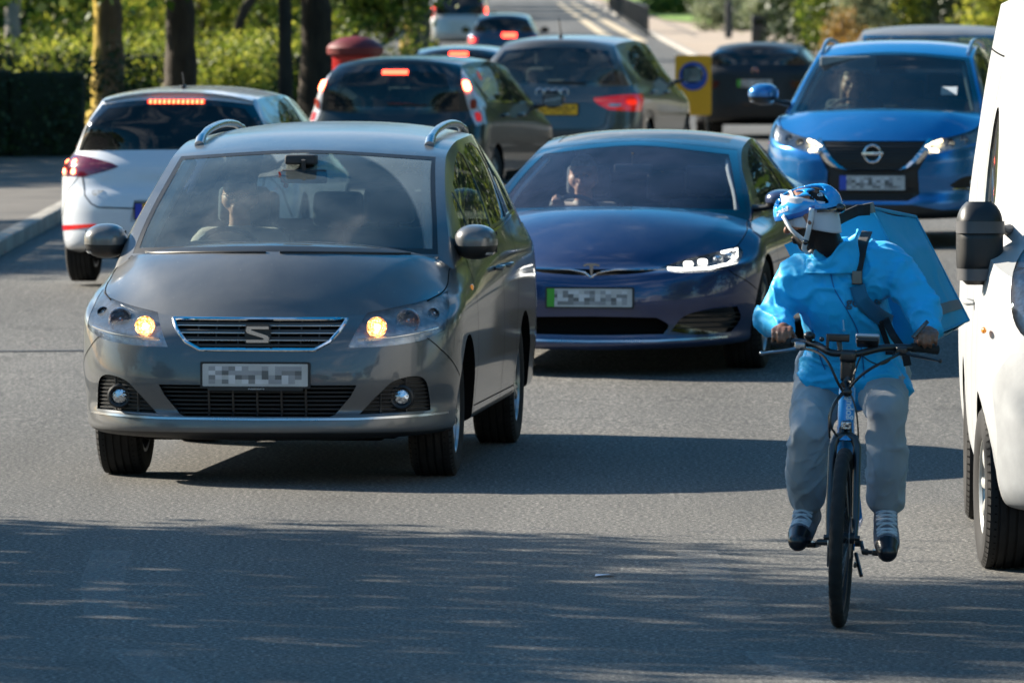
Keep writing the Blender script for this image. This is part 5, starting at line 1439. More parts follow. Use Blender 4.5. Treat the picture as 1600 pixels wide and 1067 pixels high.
def white_hatchback():
    pm = paint('paint_white', (.62, .65, .70), metal=.0, rough=.3, dust=.10)
    kw = dict(nf=2.6, nr=3.0, xsf=-.1, xsr=-2.75)
    rows = RR([
        (.17, .19, .22, .30, .70, .76, -3.30), (.18, .20, .24, .32, .80, .84, -3.37), (.22, .24, .28, .36, .86, .87, -3.41),
        (.32, .34, .38, .44, .86, .885, -3.43), (.46, .48, .52, .56, .85, .893, -3.43), (.56, .60, .64, .66, .84, .895, -3.41),
        (.62, .68, .72, .74, .82, .895, -3.37), (.66, .75, .84, .86, .80, .888, -3.35)], **kw) + [
        dict(z=[(0, .70), (.5, .74), (1, .86), (1.3, .92), (2, .97), (3, 1.0)], xf=.76, xsf=-.1, nf=2.2, w=[(1, .82), (1.3, .84), (1.7, .845), (2, .80)], xr=-3.27, xsr=-2.7, nr=3.2)]
    root, c = hatch('white hatchback with lit brake lights and short roof aerial, seen from behind', pm, 4.2, rows,
        [(0, 0, 0, 0), (.2, -.95, .68, 1.22), (.30, -1.3, .635, 1.33), (.55, -2.0, .625, 1.385), (.84, -2.92, .575, 1.365), (.92, -3.0, .66, 1.22), (1, 0, 0, 0)],
        [(0, .0, .92), (.20, -.75, 1.25), (.30, -1.1, 1.385), (.55, -1.9, 1.455), (.84, -3.05, 1.425), (.92, -3.16, 1.24), (1, -3.27, 1.0)], .30, .84, xA=-.35, xD=-2.70)
    arches(c, [0, -2.62], r=.36, zc=.32)
    P_ = [(-.10, 1.40)]
    rw = smooth_poly([(-.74, .985, 1), (.74, .985, 1), (.66, 1.18), (.565, 1.33, 1), (.3, 1.36), (0, 1.37), (-.3, 1.36), (-.565, 1.33, 1), (-.66, 1.18)], 5)
    rwg = smooth_poly([(-.70, 1.0, 1), (.70, 1.0, 1), (.60, 1.2), (.51, 1.30, 1), (0, 1.335), (-.51, 1.30, 1), (-.60, 1.2)], 5)
    lamp = smooth_poly([(.845, .955, 1), (.70, .952), (.47, .905), (.40, .875, 1), (.50, .84), (.66, .80, 1), (.89, .795, 1), (.885, .90)], 4)
    M_TL = mat('tail_dark_red', (.11, .006, .018), .12, coat=1.0, var=.3, vscale=30)
    rear_lamp(c, lamp, 'tl', M_TL, [(.755, .905, .024, .020, M_BRAKE_HOT), (.835, .905, .024, .020, M_BRAKE_HOT), (.755, .835, .024, .020, M_BRAKE_HOT), (.84, .835, .024, .020, M_BRAKE_HOT)], tags=None)
    refl = smooth_poly([(.86, .395, 1), (.58, .43, 1), (.56, .45), (.60, .452, 1), (.865, .435, 1)], 3)
    rear_lamp(c, refl, 'rf', M_REDLENS, [])
    low = smooth_poly([(-.55, .16, 1), (-.50, .30), (-.40, .385), (.40, .385), (.50, .30), (.55, .16, 1)], 4)
    c.cut('r', [(-.9, .12), (-.64, .14), (-.56, .25), (-.44, .33), (.44, .33), (.56, .25), (.64, .14), (.9, .12)], 'diff', both=False)
    c.cut('r', [(-.30, .47), (.30, .47), (.27, .63), (-.27, .63)], 'prec', both=False)
    c.take('prec', 'plate_recess', pm, depth=.025, inward=(1, 0, 0), wall=pm)
    p, n = c.proj('r', 0, .55)
    plate(root, (p.x - .0 + .02, 0, .55), math.pi, .52, .11, 'yellow', seed=22)
    g = MB(); g.box((p.x + .005, .235, .55), (.01, .05, .11)); g.build('blue_band', [mat('band_blue', (.02, .05, .45), .4)], root)
    fit(c, windows=[([(-.66, .99), (-1.62, 1.01), (-1.62, 1.33), (-1.3, 1.30), (-1.0, 1.16)], GL_DARK), ([(-1.70, 1.01), (-2.45, 1.04), (-2.62, 1.14), (-2.30, 1.325), (-1.70, 1.34)], GL_DARK)],
        rw=rw, rwg=rwg, rwm=GL_DARK, wheels=([0, -2.62], .77, .318, .205, .21), paintm=pm, mirrors=(-.45, .985, 1.02, .2, .15), handles=[(-1.5, .86), (-2.3, .88)],
        gaps=[('r', [(.68, .80), (.655, .66), (.60, .60), (.54, .575), (0, .565)], .009), ('l', [(-1.66, .2), (-1.66, 1.0)], .007), ('l', [(-.45, .2), (-.45, .9)], .007), ('r', [(.86, .50), (.80, .70), (.72, .79)], .006)],
        mirror_mat=pm, wheelkw=dict(spokes=5, detail=False))
    strip_lamp(c, -.215, .215, 1.352, .030, led_strip(), off=.012)
    g = MB()   # roof spoiler lip
    for i in range(1): 
        rows_ = []
        for y in np.linspace(-.56, .56, 15):
            q = 1 - (y / .56) ** 2
            a, _ = c.proj('t', -2.90, y); rows_.append([a + Vector((0, 0, .003)), Vector((-3.02 - .10 * q, y, a.z - .004 - .008)), Vector((-3.02 - .10 * q, y, a.z - .022)), a + Vector((-.08, 0, -.035))])
        g.grid(rows_)
    g.build('roof_spoiler', [pm], root)
    a, _ = c.proj('t', -2.72, 0); g = MB(); g.box((-2.72, 0, a.z + .012), (.10, .03, .03), bev=.012); g.tube([(-2.70, 0, a.z + .02), (-2.80, 0, a.z + .12)], .004, 6); g.build('roof_aerial', [M_BLACK], root)
    p, n = c.proj('r', .55, .68); tm = text_mesh('GTE', .05, extrude=.002); o = link_mesh('lettering', tm, M_CHROME, root, False); o.rotation_euler = (R(90), 0, R(-90)); o.location = (p.x - .004, .55, .68)
    cabin(c, None, -.7, .92, .66, seats=[(-1.2, -.36, .42, .56), (-1.2, .36, .42, .56), (-2.1, 0, .42, .5), (-2.1, .45, .42, .5)], floor_z=.3, rear_x=-2.9)
    c.finish(pm, extra={'diff': M_BLACK})
    return root, c
car4, carc4 = white_hatchback()
place_car(car4, 366, 13000 / 64.7, 6.0, away=True)

def teal_mini_mpv():
    pm = paint('paint_darkteal', (.004, .014, .020), metal=.3, rough=.28, dust=.05, coat=.6)
    kw = dict(nf=2.6, nr=3.4, xsf=-.1, xsr=-2.9)
    rows = RR([
        (.18, .20, .22, .28, .66, .74, -3.26), (.20, .22, .24, .30, .76, .81, -3.33), (.30, .32, .34, .38, .80, .835, -3.37),
        (.44, .48, .50, .52, .80, .845, -3.38), (.60, .64, .68, .68, .78, .85, -3.37), (.68, .76, .84, .84, .75, .848, -3.33)], **kw) + [
        dict(z=[(0, .74), (.5, .79), (1, .92), (1.3, .98), (2, 1.0), (3, .96)], xf=.70, xsf=-.1, nf=2.2, w=[(1, .78), (1.3, .80), (2, .805)], xr=-3.28, xsr=-2.9, nr=3.6)]
    root, c = hatch('dark teal hatchback seen from behind, tall tail lights running up its rear pillars', pm, 4, rows,
        [(0, 0, 0, 0), (.2, -.85, .66, 1.28), (.30, -1.2, .62, 1.42), (.55, -2.0, .61, 1.475), (.86, -3.0, .575, 1.44), (.93, -3.1, .68, 1.28), (1, 0, 0, 0)],
        [(0, .1, .98), (.20, -.6, 1.32), (.30, -1.0, 1.46), (.55, -1.9, 1.535), (.86, -3.12, 1.50), (.93, -3.2, 1.30), (1, -3.28, .96)], .30, .86, xA=-.25, xD=-2.88)
    arches(c, [0, -2.60], r=.35, zc=.31)
    rw = smooth_poly([(-.62, 1.0, 1), (.62, 1.0, 1), (.60, 1.2), (.53, 1.42, 1), (0, 1.46), (-.53, 1.42, 1), (-.60, 1.2)], 5)
    rwg = smooth_poly([(-.56, 1.03, 1), (.56, 1.03, 1), (.53, 1.2), (.47, 1.36, 1), (0, 1.39), (-.47, 1.36, 1), (-.53, 1.2)], 5)
    lamp = smooth_poly([(.60, 1.40, 1), (.655, 1.42, 1), (.745, 1.22), (.80, 1.0), (.835, .86, 1), (.76, .84, 1), (.70, .98), (.66, 1.18)], 4)
    rear_lamp(c, lamp, 'tl', M_CLEARLENS, [(.675, 1.24, .040, .055, M_BRAKE_HOT), (.66, 1.33, .022, .05, M_REDLENS), (.73, 1.06, .038, .05, mat('tail_orange_red', (.5, .05, .02), .15, coat=1.0)), (.77, .93, .035, .05, M_REDLENS)], tags=None)
    fit(c, windows=[([(-.55, 1.05), (-1.50, 1.07), (-1.50, 1.43), (-1.15, 1.38), (-.85, 1.22)], GL_MID), ([(-1.57, 1.07), (-2.30, 1.09), (-2.30, 1.43), (-1.57, 1.44)], GL_MID), ([(-2.37, 1.10), (-2.80, 1.12), (-2.86, 1.30), (-2.37, 1.42)], GL_DARK)],
        rw=rw, rwg=rwg, rwm=glass('rear_window_teal', (.42, .56, .62), 1.0, .05, dust_haze_col=(.16, .24, .28)), wheels=([0, -2.60], .735, .31, .195, .20), paintm=pm, mirrors=(-.42, .95, 1.06, .2, .17), handles=[(-1.4, .92), (-2.2, .93)],
        gaps=[('r', [(.70, .84), (.66, .60), (.0, .57)], .008)], mirror_mat=pm, wheelkw=dict(spokes=7, detail=False))
    strip_lamp(c, -.12, .12, 1.375, .045, M_BRAKE, off=.016)
    ch = MB(); c.ribbon(ch, 'l', [(-.55, 1.03), (-1.5, 1.05), (-2.8, 1.085)], .022, off=.005); ch.build('waist_trim', [M_CHROME], root)
    cabin(c, None, -.6, .98, .62, seats=[(-1.2, -.34, .5, .62), (-1.2, .34, .5, .62), (-2.15, .34, .5, .52)], floor_z=.3, rear_x=-2.9)
    g = MB(); pts = [c.proj('r', y, 1.04 + .02 * (1 - abs(y) / .4))[0] + Vector((-.015, 0, 0)) for y in np.linspace(-.32, .05, 8)]; g.tube(pts, .012, 6); g.build('wiper', [M_BLACK], root)
    p, n = c.proj('r', 0, .72); plate(root, (p.x - .005, 0, .72), math.pi, .52, .11, 'yellow', seed=2)
    c.finish(pm)
    return root, c
car5, carc5 = teal_mini_mpv()
place_car(car5, 800 + (-1.15 + 3.36 * math.sin(R(11.5))) * 13000 / 82.6, 13000 / 82.6, 11.5, away=True); car5.scale = (1, 1.04, .955)

def grey_suv():
    pm = paint('paint_darkgrey', (.075, .076, .078), metal=.4, rough=.32, dust=.5)
    kw = dict(nf=2.6, nr=3.4, xsf=-.1, xsr=-2.95)
    rows = RR([
        (.22, .24, .26, .32, .70, .78, -3.36), (.24, .26, .28, .34, .80, .86, -3.43), (.34, .36, .40, .44, .85, .895, -3.47),
        (.50, .52, .56, .58, .86, .91, -3.48), (.66, .70, .74, .72, .84, .915, -3.46), (.76, .84, .92, .93, .80, .91, -3.42)], **kw) + [
        dict(z=[(0, .82), (.5, .86), (1, .98), (1.3, 1.04), (2, 1.08), (3, 1.06)], xf=.74, xsf=-.1, nf=2.2, w=[(1, .85), (1.3, .86), (2, .83)], xr=-3.34, xsr=-2.9, nr=3.4)]
    root, c = hatch('dark grey SUV seen from behind, with ring badges, yellow plate and tall roof aerial', pm, 4.4, rows,
        [(0, 0, 0, 0), (.2, -.9, .70, 1.35), (.30, -1.2, .655, 1.49), (.55, -2.0, .645, 1.545), (.86, -2.98, .595, 1.50), (.93, -3.1, .70, 1.34), (1, 0, 0, 0)],
        [(0, .1, 1.04), (.20, -.65, 1.38), (.30, -1.0, 1.53), (.55, -1.9, 1.605), (.86, -3.10, 1.565), (.93, -3.22, 1.36), (1, -3.34, 1.06)], .30, .86, xA=-.3, xD=-2.86)
    arches(c, [0, -2.60], r=.39, zc=.345)
    rw = smooth_poly([(-.70, 1.10, 1), (.70, 1.10, 1), (.64, 1.28), (.55, 1.45, 1), (0, 1.49), (-.55, 1.45, 1), (-.64, 1.28)], 5)
    rwg = smooth_poly([(-.665, 1.12, 1), (.665, 1.12, 1), (.61, 1.28), (.51, 1.42, 1), (0, 1.455), (-.51, 1.42, 1), (-.61, 1.28)], 5)
    lamp = smooth_poly([(.90, .985, 1), (.70, .975), (.44, .945, 1), (.46, .90), (.60, .82, 1), (.90, .80, 1), (.91, .9)], 4)
    rear_lamp(c, lamp, 'tl', M_REDLENS, [(.82, .90, .07, .03, mat('tail_red_bright', (.55, .015, .01), .15, coat=1.0, emit=(1, .03, .01), estr=.35)), (.66, .87, .07, .018, M_CLEARLENS)], tags=None)
    fit(c, windows=[([(-.6, 1.1), (-1.55, 1.12), (-1.55, 1.50), (-1.2, 1.45), (-.9, 1.28)], GL_MID), ([(-1.62, 1.12), (-2.45, 1.15), (-2.75, 1.25), (-2.55, 1.44), (-1.62, 1.51)], GL_MID)],
        rw=rw, rwg=rwg, rwm=glass('rear_window_grey', (.45, .50, .52), 1.2, .14, dust_haze_col=(.35, .38, .40)), wheels=([0, -2.60], .79, .345, .225, .225), paintm=pm, mirrors=(-.42, 1.02, 1.16, .22, .19), handles=[(-1.4, .98), (-2.3, 1.0)],
        gaps=[('r', [(.60, .82), (.56, .66), (.5, .62), (0, .61)], .008)], mirror_mat=pm, wheelkw=dict(spokes=5, detail=False))
    g = MB()
    for k in range(4):
        p, n = c.proj('r', -.13 + .087 * k, 1.005 - .0)
        pts = [p + Vector((-.012, .042 * math.cos(a), .042 * math.sin(a))) for a in np.linspace(0, 2 * math.pi, 25)]; g.tube(pts, .0055, 6, cap=False)
    g.build('badge', [M_CHROME], root)
    a, _ = c.proj('t', -2.85, 0); g = MB(); g.box((-2.85, 0, a.z + .01), (.08, .035, .03), bev=.012); g.tube([(-2.83, 0, a.z + .02), (-2.98, 0, a.z + .20)], .007, 6); g.build('roof_aerial', [M_BLACK], root)
    g = MB(); pts = [c.proj('r', y, 1.10 + .015 * (1 - abs(y) / .4))[0] + Vector((-.015, 0, 0)) for y in np.linspace(-.35, .05, 8)]; g.tube(pts, .013, 6); g.build('wiper', [M_BLACK], root)
    p, n = c.proj('r', 0, .82); plate(root, (p.x - .004, -.02, .825), math.pi, .52, .115, 'yellow', seed=5)
    cabin(c, None, -.6, 1.02, .68, seats=[(-1.2, -.36, .55, .62), (-1.2, .36, .55, .62), (-2.15, 0, .55, .5)], floor_z=.35, rear_x=-2.9)
    g = MB(); g.box((-.8, 0, 1.40), (.03, .24, .06), bev=.02); g.build('rear_view_mirror', [M_HEADLINER], root)
    c.finish(pm)
    return root, c
car6, carc6 = grey_suv()
car6.scale = (1, 1, .975)
place_car(car6, 800 + (.41 + 3.44 * math.sin(R(10))) * 13000 / 90.1, 13000 / 90.1, 10.0, away=True)

def simple_car(label, pm, w, h, Ln, front, belt=.95, hoodz=.85, seed=1, glassm=None, group=None, tail=None, name='car', roofw=.60, lights=None, platek=None):
    """a car small in the picture: same shell, fewer parts"""
    W = w / 2; Lr = -(Ln - .85)
    kw = dict(nf=2.6, nr=3.0, xsf=-.1, xsr=Lr + .55)
    rows = RR([(.20, .22, .24, .30, .68, W * .88, Lr + .08), (.24, .26, .28, .34, .80, W * .96, Lr + .02), (.42, .44, .48, .50, .85, W * .99, Lr),
               (.60, .62, .68, .70, .83, W, Lr + .02), (hoodz - .09, hoodz - .03, belt - .10, belt - .08, .78, W * .99, Lr + .06)], **kw) + [
        dict(z=[(0, hoodz - .03), (.5, hoodz), (1, hoodz + .08), (1.3, belt), (2, belt + .03), (3, belt + .02)], xf=.74, xsf=-.1, nf=2.2, w=[(1, W * .92), (1.3, W * .93), (2, W * .90)], xr=Lr + .14, xsr=Lr + .6, nr=3.2)]
    rz = h
    root, c = hatch(label, pm, Ln, rows,
        [(0, 0, 0, 0), (.2, -.85, roofw + .08, belt + (rz - belt) * .58), (.30, -1.2, roofw + .03, rz - .12), (.55, -2.0, roofw + .02, rz - .06), (.84, Lr + .5, roofw - .02, rz - .10), (.93, Lr + .35, roofw + .07, belt + (rz - belt) * .55), (1, 0, 0, 0)],
        [(0, .1, belt + .0), (.20, -.6, belt + (rz - belt) * .64), (.30, -1.0, rz - .07), (.55, -1.9, rz), (.84, Lr + .38, rz - .04), (.93, Lr + .26, belt + (rz - belt) * .58), (1, Lr + .14, belt + .02)], .30, .84, xA=-.3, xD=Lr + .62, dense=.5, group=group)
    arches(c, [0, Lr + .82], r=.36, zc=.32)
    t = rz - .09; b = belt + .04
    ws = [(-W * .80, b), (W * .80, b), (roofw, t - .02), (-roofw, t - .02)]; wsg = [(-W * .76, b + .03), (W * .76, b + .03), (roofw - .04, t - .05), (-roofw + .04, t - .05)]
    gm = glassm or GL_DARK
    fit(c, windows=[([(-.65, b + .02), (-1.55, b + .03), (-1.55, t - .04), (-1.2, t - .08), (-.95, t - .25)], GL_DARK), ([(-1.62, b + .03), (Lr + .95, b + .05), (Lr + .75, t - .25), (Lr + 1.0, t - .05), (-1.62, t - .04)], GL_DARK)],
        ws=ws, wsg=wsg, wsm=gm, rw=ws, rwg=wsg, rwm=gm, wheels=([0, Lr + .82], W - .12, .32, .205, .21), paintm=pm, mirrors=(-.42, W + .09, b + .02, .2, .15), handles=(), gaps=(), mirror_mat=pm, wheelkw=dict(spokes=5, detail=False), hoodline=False)
    return root, c

# dark saloon parked beyond the keep-left sign
pm7 = paint('paint_black', (.004, .005, .007), metal=.0, rough=.45, dust=.02, coat=.08)
car7, c7 = simple_car('black saloon seen from behind beside the yellow sign, with a green-flashed plate', pm7, 1.86, 1.44, 4.5, False, belt=1.08, hoodz=.80, roofw=.60, glassm=glass('rear_window_sky', (.12, .16, .18), 1.6, .03))
rear_lamp(c7, smooth_poly([(.52, .86, 1), (.86, .90, 1), (.88, .80, 1), (.6, .76)], 3), 'tl', M_DARKRED, [], tags=None)
p_, n_ = c7.proj('r', 0, 1.02); g = MB(); g.lathe([(.03, 0), (.036, .008), (.045, .008), (.05, 0)], 20, M=Matrix.Translation(p_) @ Matrix.Rotation(R(90), 4, 'Z')); g.build('badge', [M_CHROME], car7)
p_, n_ = c7.proj('r', 0, .84); pl7 = plate(car7, (p_.x - .004, 0, .84), math.pi, .52, .11, 'white', seed=41)
g = MB(); g.prism([(-.26, -.055), (-.205, -.055), (-.205, .055), (-.26, .055)], .0128, .0138, 'x'); o = g.build('green_flash', [mat('plate_green', (.06, .36, .03), .4)], pl7, smooth=False)
cabin(c7, None, -.7, .95, .66, seats=[(-1.2, -.36, .4, .56), (-1.2, .36, .4, .56)], floor_z=.3, rear_x=-3.0)
c7.finish(pm7)
place_car(car7, 800 + 3.85 * 104, 13000 / 127.5, 5.0, away=True)

# grey people carrier behind the crossover
pm8 = paint('paint_slate', (.085, .08, .078), metal=.3, rough=.45, dust=.6, coat=.3)
car8, c8 = simple_car('slate grey people carrier mostly hidden behind the bright blue crossover', pm8, 1.86, 1.63, 4.6, True, belt=1.0, hoodz=.88, roofw=.80, glassm=GL_CLEAR)
c8.cut('f', smooth_poly([(.50, .72, 1), (.84, .86, 1), (.86, .74, 1), (.6, .66)], 3), 'hl', both=True)
c8.take('hl', 'headlight', M_REFLECTOR, depth=.004)
c8.cut('f', [(-.42, .76), (.42, .76), (.36, .62), (-.36, .62)], 'gr', both=False); c8.take('gr', 'grille', M_BLACK, depth=.02, inward=(-1, 0, 0), wall=M_BLACK)
cabin(c8, None, -.7, 1.0, .70, seats=[(-1.3, -.38, .5, .6), (-1.3, .38, .5, .6), (-2.2, 0, .5, .55)], wheel_y=-.38, floor_z=.35, rear_x=-3.2)
g = MB()
for z in (.66, .70, .74): slats(c8, g, None, z, [(-.42, .76), (.42, .76), (.36, .62), (-.36, .62)], .006, .01)
g.build('grille_slats', [M_CHROME], car8)
c8.finish(pm8)
place_car(car8, 800 + 4.62 * 142, 142, 5.5); car8.scale = (1, 1.03, .955)

# traffic queuing up the road
pm9 = paint('paint_charcoal', (.016, .018, .02), metal=.5, rough=.28, dust=.15)
car9, c9 = simple_car('black car with a lit high brake light, its roof showing above the dark teal hatchback', pm9, 1.78, 1.46, 4.2, False, belt=.98, group='cars queuing up the road')
strip_lamp(c9, -.13, .13, 1.35, .05, M_BRAKE, off=.02); c9.finish(pm9)
place_car(car9, 742, 109, 4.0, away=True)
pm10 = paint('paint_midblue', (.012, .03, .06), metal=.5, rough=.28, dust=.1)
car10, c10 = simple_car('small dark blue hatchback with lit red lights, above the dark grey SUV', pm10, 1.78, 1.46, 4.2, False, belt=.98, group='cars queuing up the road')
strip_lamp(c10, -.32, .02, .93, .10, M_BRAKE, name='tail_light', off=.03)
rear_lamp(c10, smooth_poly([(.62, .86, 1), (.84, .9, 1), (.86, .74, 1), (.66, .72)], 3), 'tl', M_REDLENS, [(.75, .82, .06, .04, M_BRAKE)], tags=None); c10.finish(pm10)
place_car(car10, 790, 63, 1.0, away=True)
pm11 = paint('paint_silver', (.42, .41, .38), metal=.4, rough=.35, dust=.3)
car11, c11 = simple_car('tall silver people carrier with lit red lamps at the far head of the queue', pm11, 1.9, 1.85, 4.7, False, belt=1.05, hoodz=.95, roofw=.74, group='cars queuing up the road')
rear_lamp(c11, smooth_poly([(.74, 1.45, 1), (.84, 1.40, 1), (.93, 1.0, 1), (.84, .98)], 3), 'tl', M_REDLENS, [(.84, 1.22, .09, .10, M_BRAKE)], tags=None); c11.finish(pm11)
place_car(car11, 722, 48.5, 1.0, away=True)
# ------------------------------------------------------------------ white panel van entering at the right edge
def white_van():
    pm = paint('paint_van_white', (.37, .375, .375), metal=.0, rough=.5, dust=.30, coat=.15)
    greyp = mat('bumper_grey', (.30, .31, .32), .55, var=.15, bump=.2, bscale=90)
    root = empty('van', label='white panel van with a black double mirror and grey bumper at the right edge', cat='van')
    kw = dict(nf=2.5, nr=6, xsf=-.05, xsr=-4.3)
    P = dict(rows=RR([
        (.24, .27, .30, .36, .72, .86, -4.45), (.27, .30, .33, .40, .86, .955, -4.48), (.36, .38, .42, .48, .92, .985, -4.50),
        (.55, .56, .60, .64, .93, 1.0, -4.50), (.75, .78, .80, .80, .90, 1.005, -4.50), (.92, .95, 1.0, 1.0, .86, 1.0, -4.50), (1.03, 1.10, 1.15, 1.15, .80, .995, -4.50)], **kw) + [
        dict(z=[(0, 1.12), (.4, 1.15), (.7, 1.24), (1, 1.34), (1.1, 1.36), (2, 1.36), (3, 1.36)], xf=.74, xsf=-.05, nf=2.2, w=[(1, .965), (1.1, .96), (2, .965)], xr=-4.46, xsr=-4.3, nr=7)],
        kc=.80, xA=-.10, xD=-4.25, crownp=3.0,
        rail=[(0, 0, 0, 0), (.05, -.30, .89, 1.62), (.11, -.56, .855, 1.92), (.19, -.88, .83, 2.20), (.25, -1.10, .815, 2.33), (.5, -2.2, .81, 2.38), (.94, -4.28, .81, 2.36), (.97, -4.30, .88, 1.95), (1, 0, 0, 0)],
        cl=[(0, .40, 1.42), (.11, -.22, 1.98), (.19, -.60, 2.30), (.25, -.90, 2.44), (.5, -2.0, 2.52), (.94, -4.38, 2.50), (.97, -4.44, 1.95), (1, -4.46, 1.36)],
        uA=.19, uD=.94, ws=(9, 9, 0, 0, 0), rw=None, sbulge=.035,
        hood=[(0, 0, 0), (.3, .3, .05), (1, 1, 0)], crease=None)
    c = Car(root, P)
    arches(c, [0, -3.2], r=.40, zc=.35)
    c.cut('l', smooth_poly([(-.26, 1.40, 1), (-1.08, 1.38, 1), (-1.10, 1.86), (-.92, 1.93), (-.62, 1.78), (-.32, 1.54)], 4), 'door_w', both=True, tags=['side'])
    for o in c.take('door_w', 'side_window', glass('van_glass', (.10, .12, .12), 1.0, .04), depth=.012, wall=M_GLOSSBLACK): pass
    c.cut('l', [(.41, .33), (.42, .60), (.36, .80), (.50, .93), (.70, .95), (1.1, .98), (1.1, .1), (.38, .1)], 'bump', both=True, tags=['wall'])
    c.cut('f', [(-.80, .1), (.80, .1), (.80, .94), (0, .90), (-.80, .94)], 'bump', both=False, tags=['wall'])
    c.cut('l', [(-.44, .1), (-2.78, .1), (-2.78, .42), (-2.70, .66), (-2.55, .70), (-1.2, .52), (-.44, .50)], 'clad', both=True, tags=['wall'])
    lamp = smooth_poly([(.58, 1.02), (.60, 1.20), (.66, 1.34), (.76, 1.39), (.85, 1.30), (.878, 1.15), (.84, 1.02), (.72, .96)], 4)
    c.cut('f', lamp, 'lamp', both=True, tags=['wall', 'hood'])
    lens = c.take('lamp', 'headlight', M_LENS, depth=.002)
    for b in c.take('lamp', 'lamp_bucket', mat('van_lamp', (.62, .66, .72), .3, metal=.3, var=.45, vscale=26, bump=.8, bscale=30, bdist=.01), depth=.05, inward=(-1, 0, 0), wall=M_REFLECTOR):
        s_ = 1 if sum(v.co.y for v in b.data.vertices) > 0 else -1
        par = [l for l in lens if sum(v.co.y for v in l.data.vertices) * s_ > 0]; b.parent = par[0] if par else root
    c.cut('f', smooth_poly([(.60, .42, 1), (.78, .44), (.80, .36), (.62, .34)], 3), 'foghole', both=True, tags=['bump'])
    c.take('foghole', 'bumper_recess', M_VOID, depth=.06, inward=(-1, 0, 0), wall=M_VOID)
    vg = smooth_poly([(-.42, 1.00, 1), (.42, 1.00, 1), (.36, .88), (.30, .84, 1), (-.30, .84, 1), (-.36, .88)], 3); c.cut('f', vg, 'vgrille', both=False)
    c.cut('f', rrect(-.50, .42, .50, .58, .03), 'vintake', both=False)
    c.take('vgrille', 'grille', M_VOID, depth=.04, inward=(-1, 0, 0), wall=M_BLACK); c.take('vintake', 'lower_intake', M_VOID, depth=.06, inward=(-1, 0, 0), wall=M_BLACK)
    for z in (.88, .92, .96):
        g = MB(); slats(c, g, None, z, vg, .008, .015); g.build('grille_slat', [M_BLACK], root)
    p, n = c.proj('f', 0, .70); plate(root, (p.x + .004, 0, .68), 0, seed=77)
    ws = smooth_poly([(-.80, 1.46, 1), (0, 1.50), (.80, 1.46, 1), (.76, 1.9), (.72, 2.18, 1), (0, 2.26), (-.72, 2.18, 1), (-.76, 1.9)], 4)
    c.cut('f', ws, 'ws', both=False, tags=['lid', 'side', 'hood']); c.take('ws', 'windscreen', glass('van_screen', (.3, .34, .34), 1.0, .04), depth=.004, wall=M_GLOSSBLACK)
    hub = mat('steel_wheel', (.55, .55, .53), .4, metal=.5, var=.15)
    fit(c, wheels=([0, -3.2], .885, .345, .225, .205), paintm=pm, handles=[(-1.12, 1.08)],
        gaps=[('l', [(-.35, .50), (-.40, .9), (-.36, 1.15)], .009), ('l', [(-1.24, .45), (-1.26, 1.3), (-1.24, 2.1)], .014), ('l', [(-2.5, .45), (-2.5, 2.1)], .014), ('l', [(-1.3, 1.18), (-4.2, 1.18)], .012), ('l', [(-1.3, 2.15), (-4.2, 2.16)], .008)], wheelkw=dict(spokes=8, twin=False, rmat=hub), under=(-4.2, .7, .7), hoodline=False)
    # double mirror: tall black housing in a bracket
    for s_ in (1, -1):
        g = MB(); h_ = .175; w_ = .098
        rows = []
        for i in range(21):
            z = -1 + 2 * i / 20; ww = w_ * (1 - abs(z) ** 5 * .45); dd = .13 * (1 - abs(z) ** 3.5 * .55) - (.012 if abs(z - .33) < .08 else 0)
            rows.append([(dd * math.cos(a) ** .55 if math.cos(a) > 1e-6 else 0, ww * math.copysign(abs(math.sin(a)) ** .7, math.sin(a)), z * h_) for a in np.linspace(-math.pi / 2, math.pi / 2, 17)])
        g.grid(rows)
        g.grid([[rows[i][0], rows[i][-1]] for i in range(21)])
        mo = g.build('door_mirror', [M_BLACK], root, angle=50)
        mo.location = (-.02, s_ * 1.0, 1.375); mo.rotation_euler = (0, 0, R(s_ * -6))
        a = MB()
        for z in (.075, -.15):
            a.tube([(.06, -s_ * .02, z), (.05, -s_ * .06, z), (0, -s_ * .10, z - .02), (-.10, -s_ * .16, z - .02)], [.018, .024, .03, .035], 10, flat=.7)
        a.build('mirror_arm', [mat('black_plastic_worn', (.085, .085, .09), .42)], mo); a = MB()
        rows = [[Vector((.142 * math.cos(b) ** .55 if math.cos(b) > 1e-6 else 0, .103 * math.copysign(abs(math.sin(b)) ** .7, math.sin(b)), zz)) for b in np.linspace(-1.5, 1.5, 15)] for zz in (.045, .055, .085, .095)]
        a.grid(rows); rows = [[Vector((p.x * .96, p.y * .96, p.z - .20)) for p in r] for r in rows]; a.grid(rows)
        a.build('mirror_band', [mat('black_plastic_worn', (.085, .085, .09), .42)], mo)
        gl = MB(); gl.prism([(p * .09, q * .15) for p, q in rrect(-1, -1, 1, 1, .3)], -.012, -.004, 'x'); gl.build('mirror_glass', [M_MIRROR], mo)
    g = MB(); g.ball((.30, -.985, 1.02), (.03, .012, .015), 8); g.build('side_repeater', [M_AMBER], root)
    cabin(c, None, -.1, 1.30, .85, seats=[(-.9, -.5, .8, .7), (-.9, .5, .8, .7)], wheel_y=-.5, floor_z=.5, rear_x=-1.4)
    g = MB(); g.box((-1.45, 0, 1.4), (.04, 1.6, 1.7)); g.build('bulkhead', [M_CABIN], root)
    c.finish(pm, extra={'bump': greyp, 'clad': greyp})
    return root, c
van, vanc = white_van()
for o_ in [x for x in van.children if x.name.startswith('wheel') and 'arch' not in x.name and abs(x.location.x) < .1]: o_.rotation_euler.z += R(4)
place_car(van, 800 + 2.975 * 370, 370, 2.0)
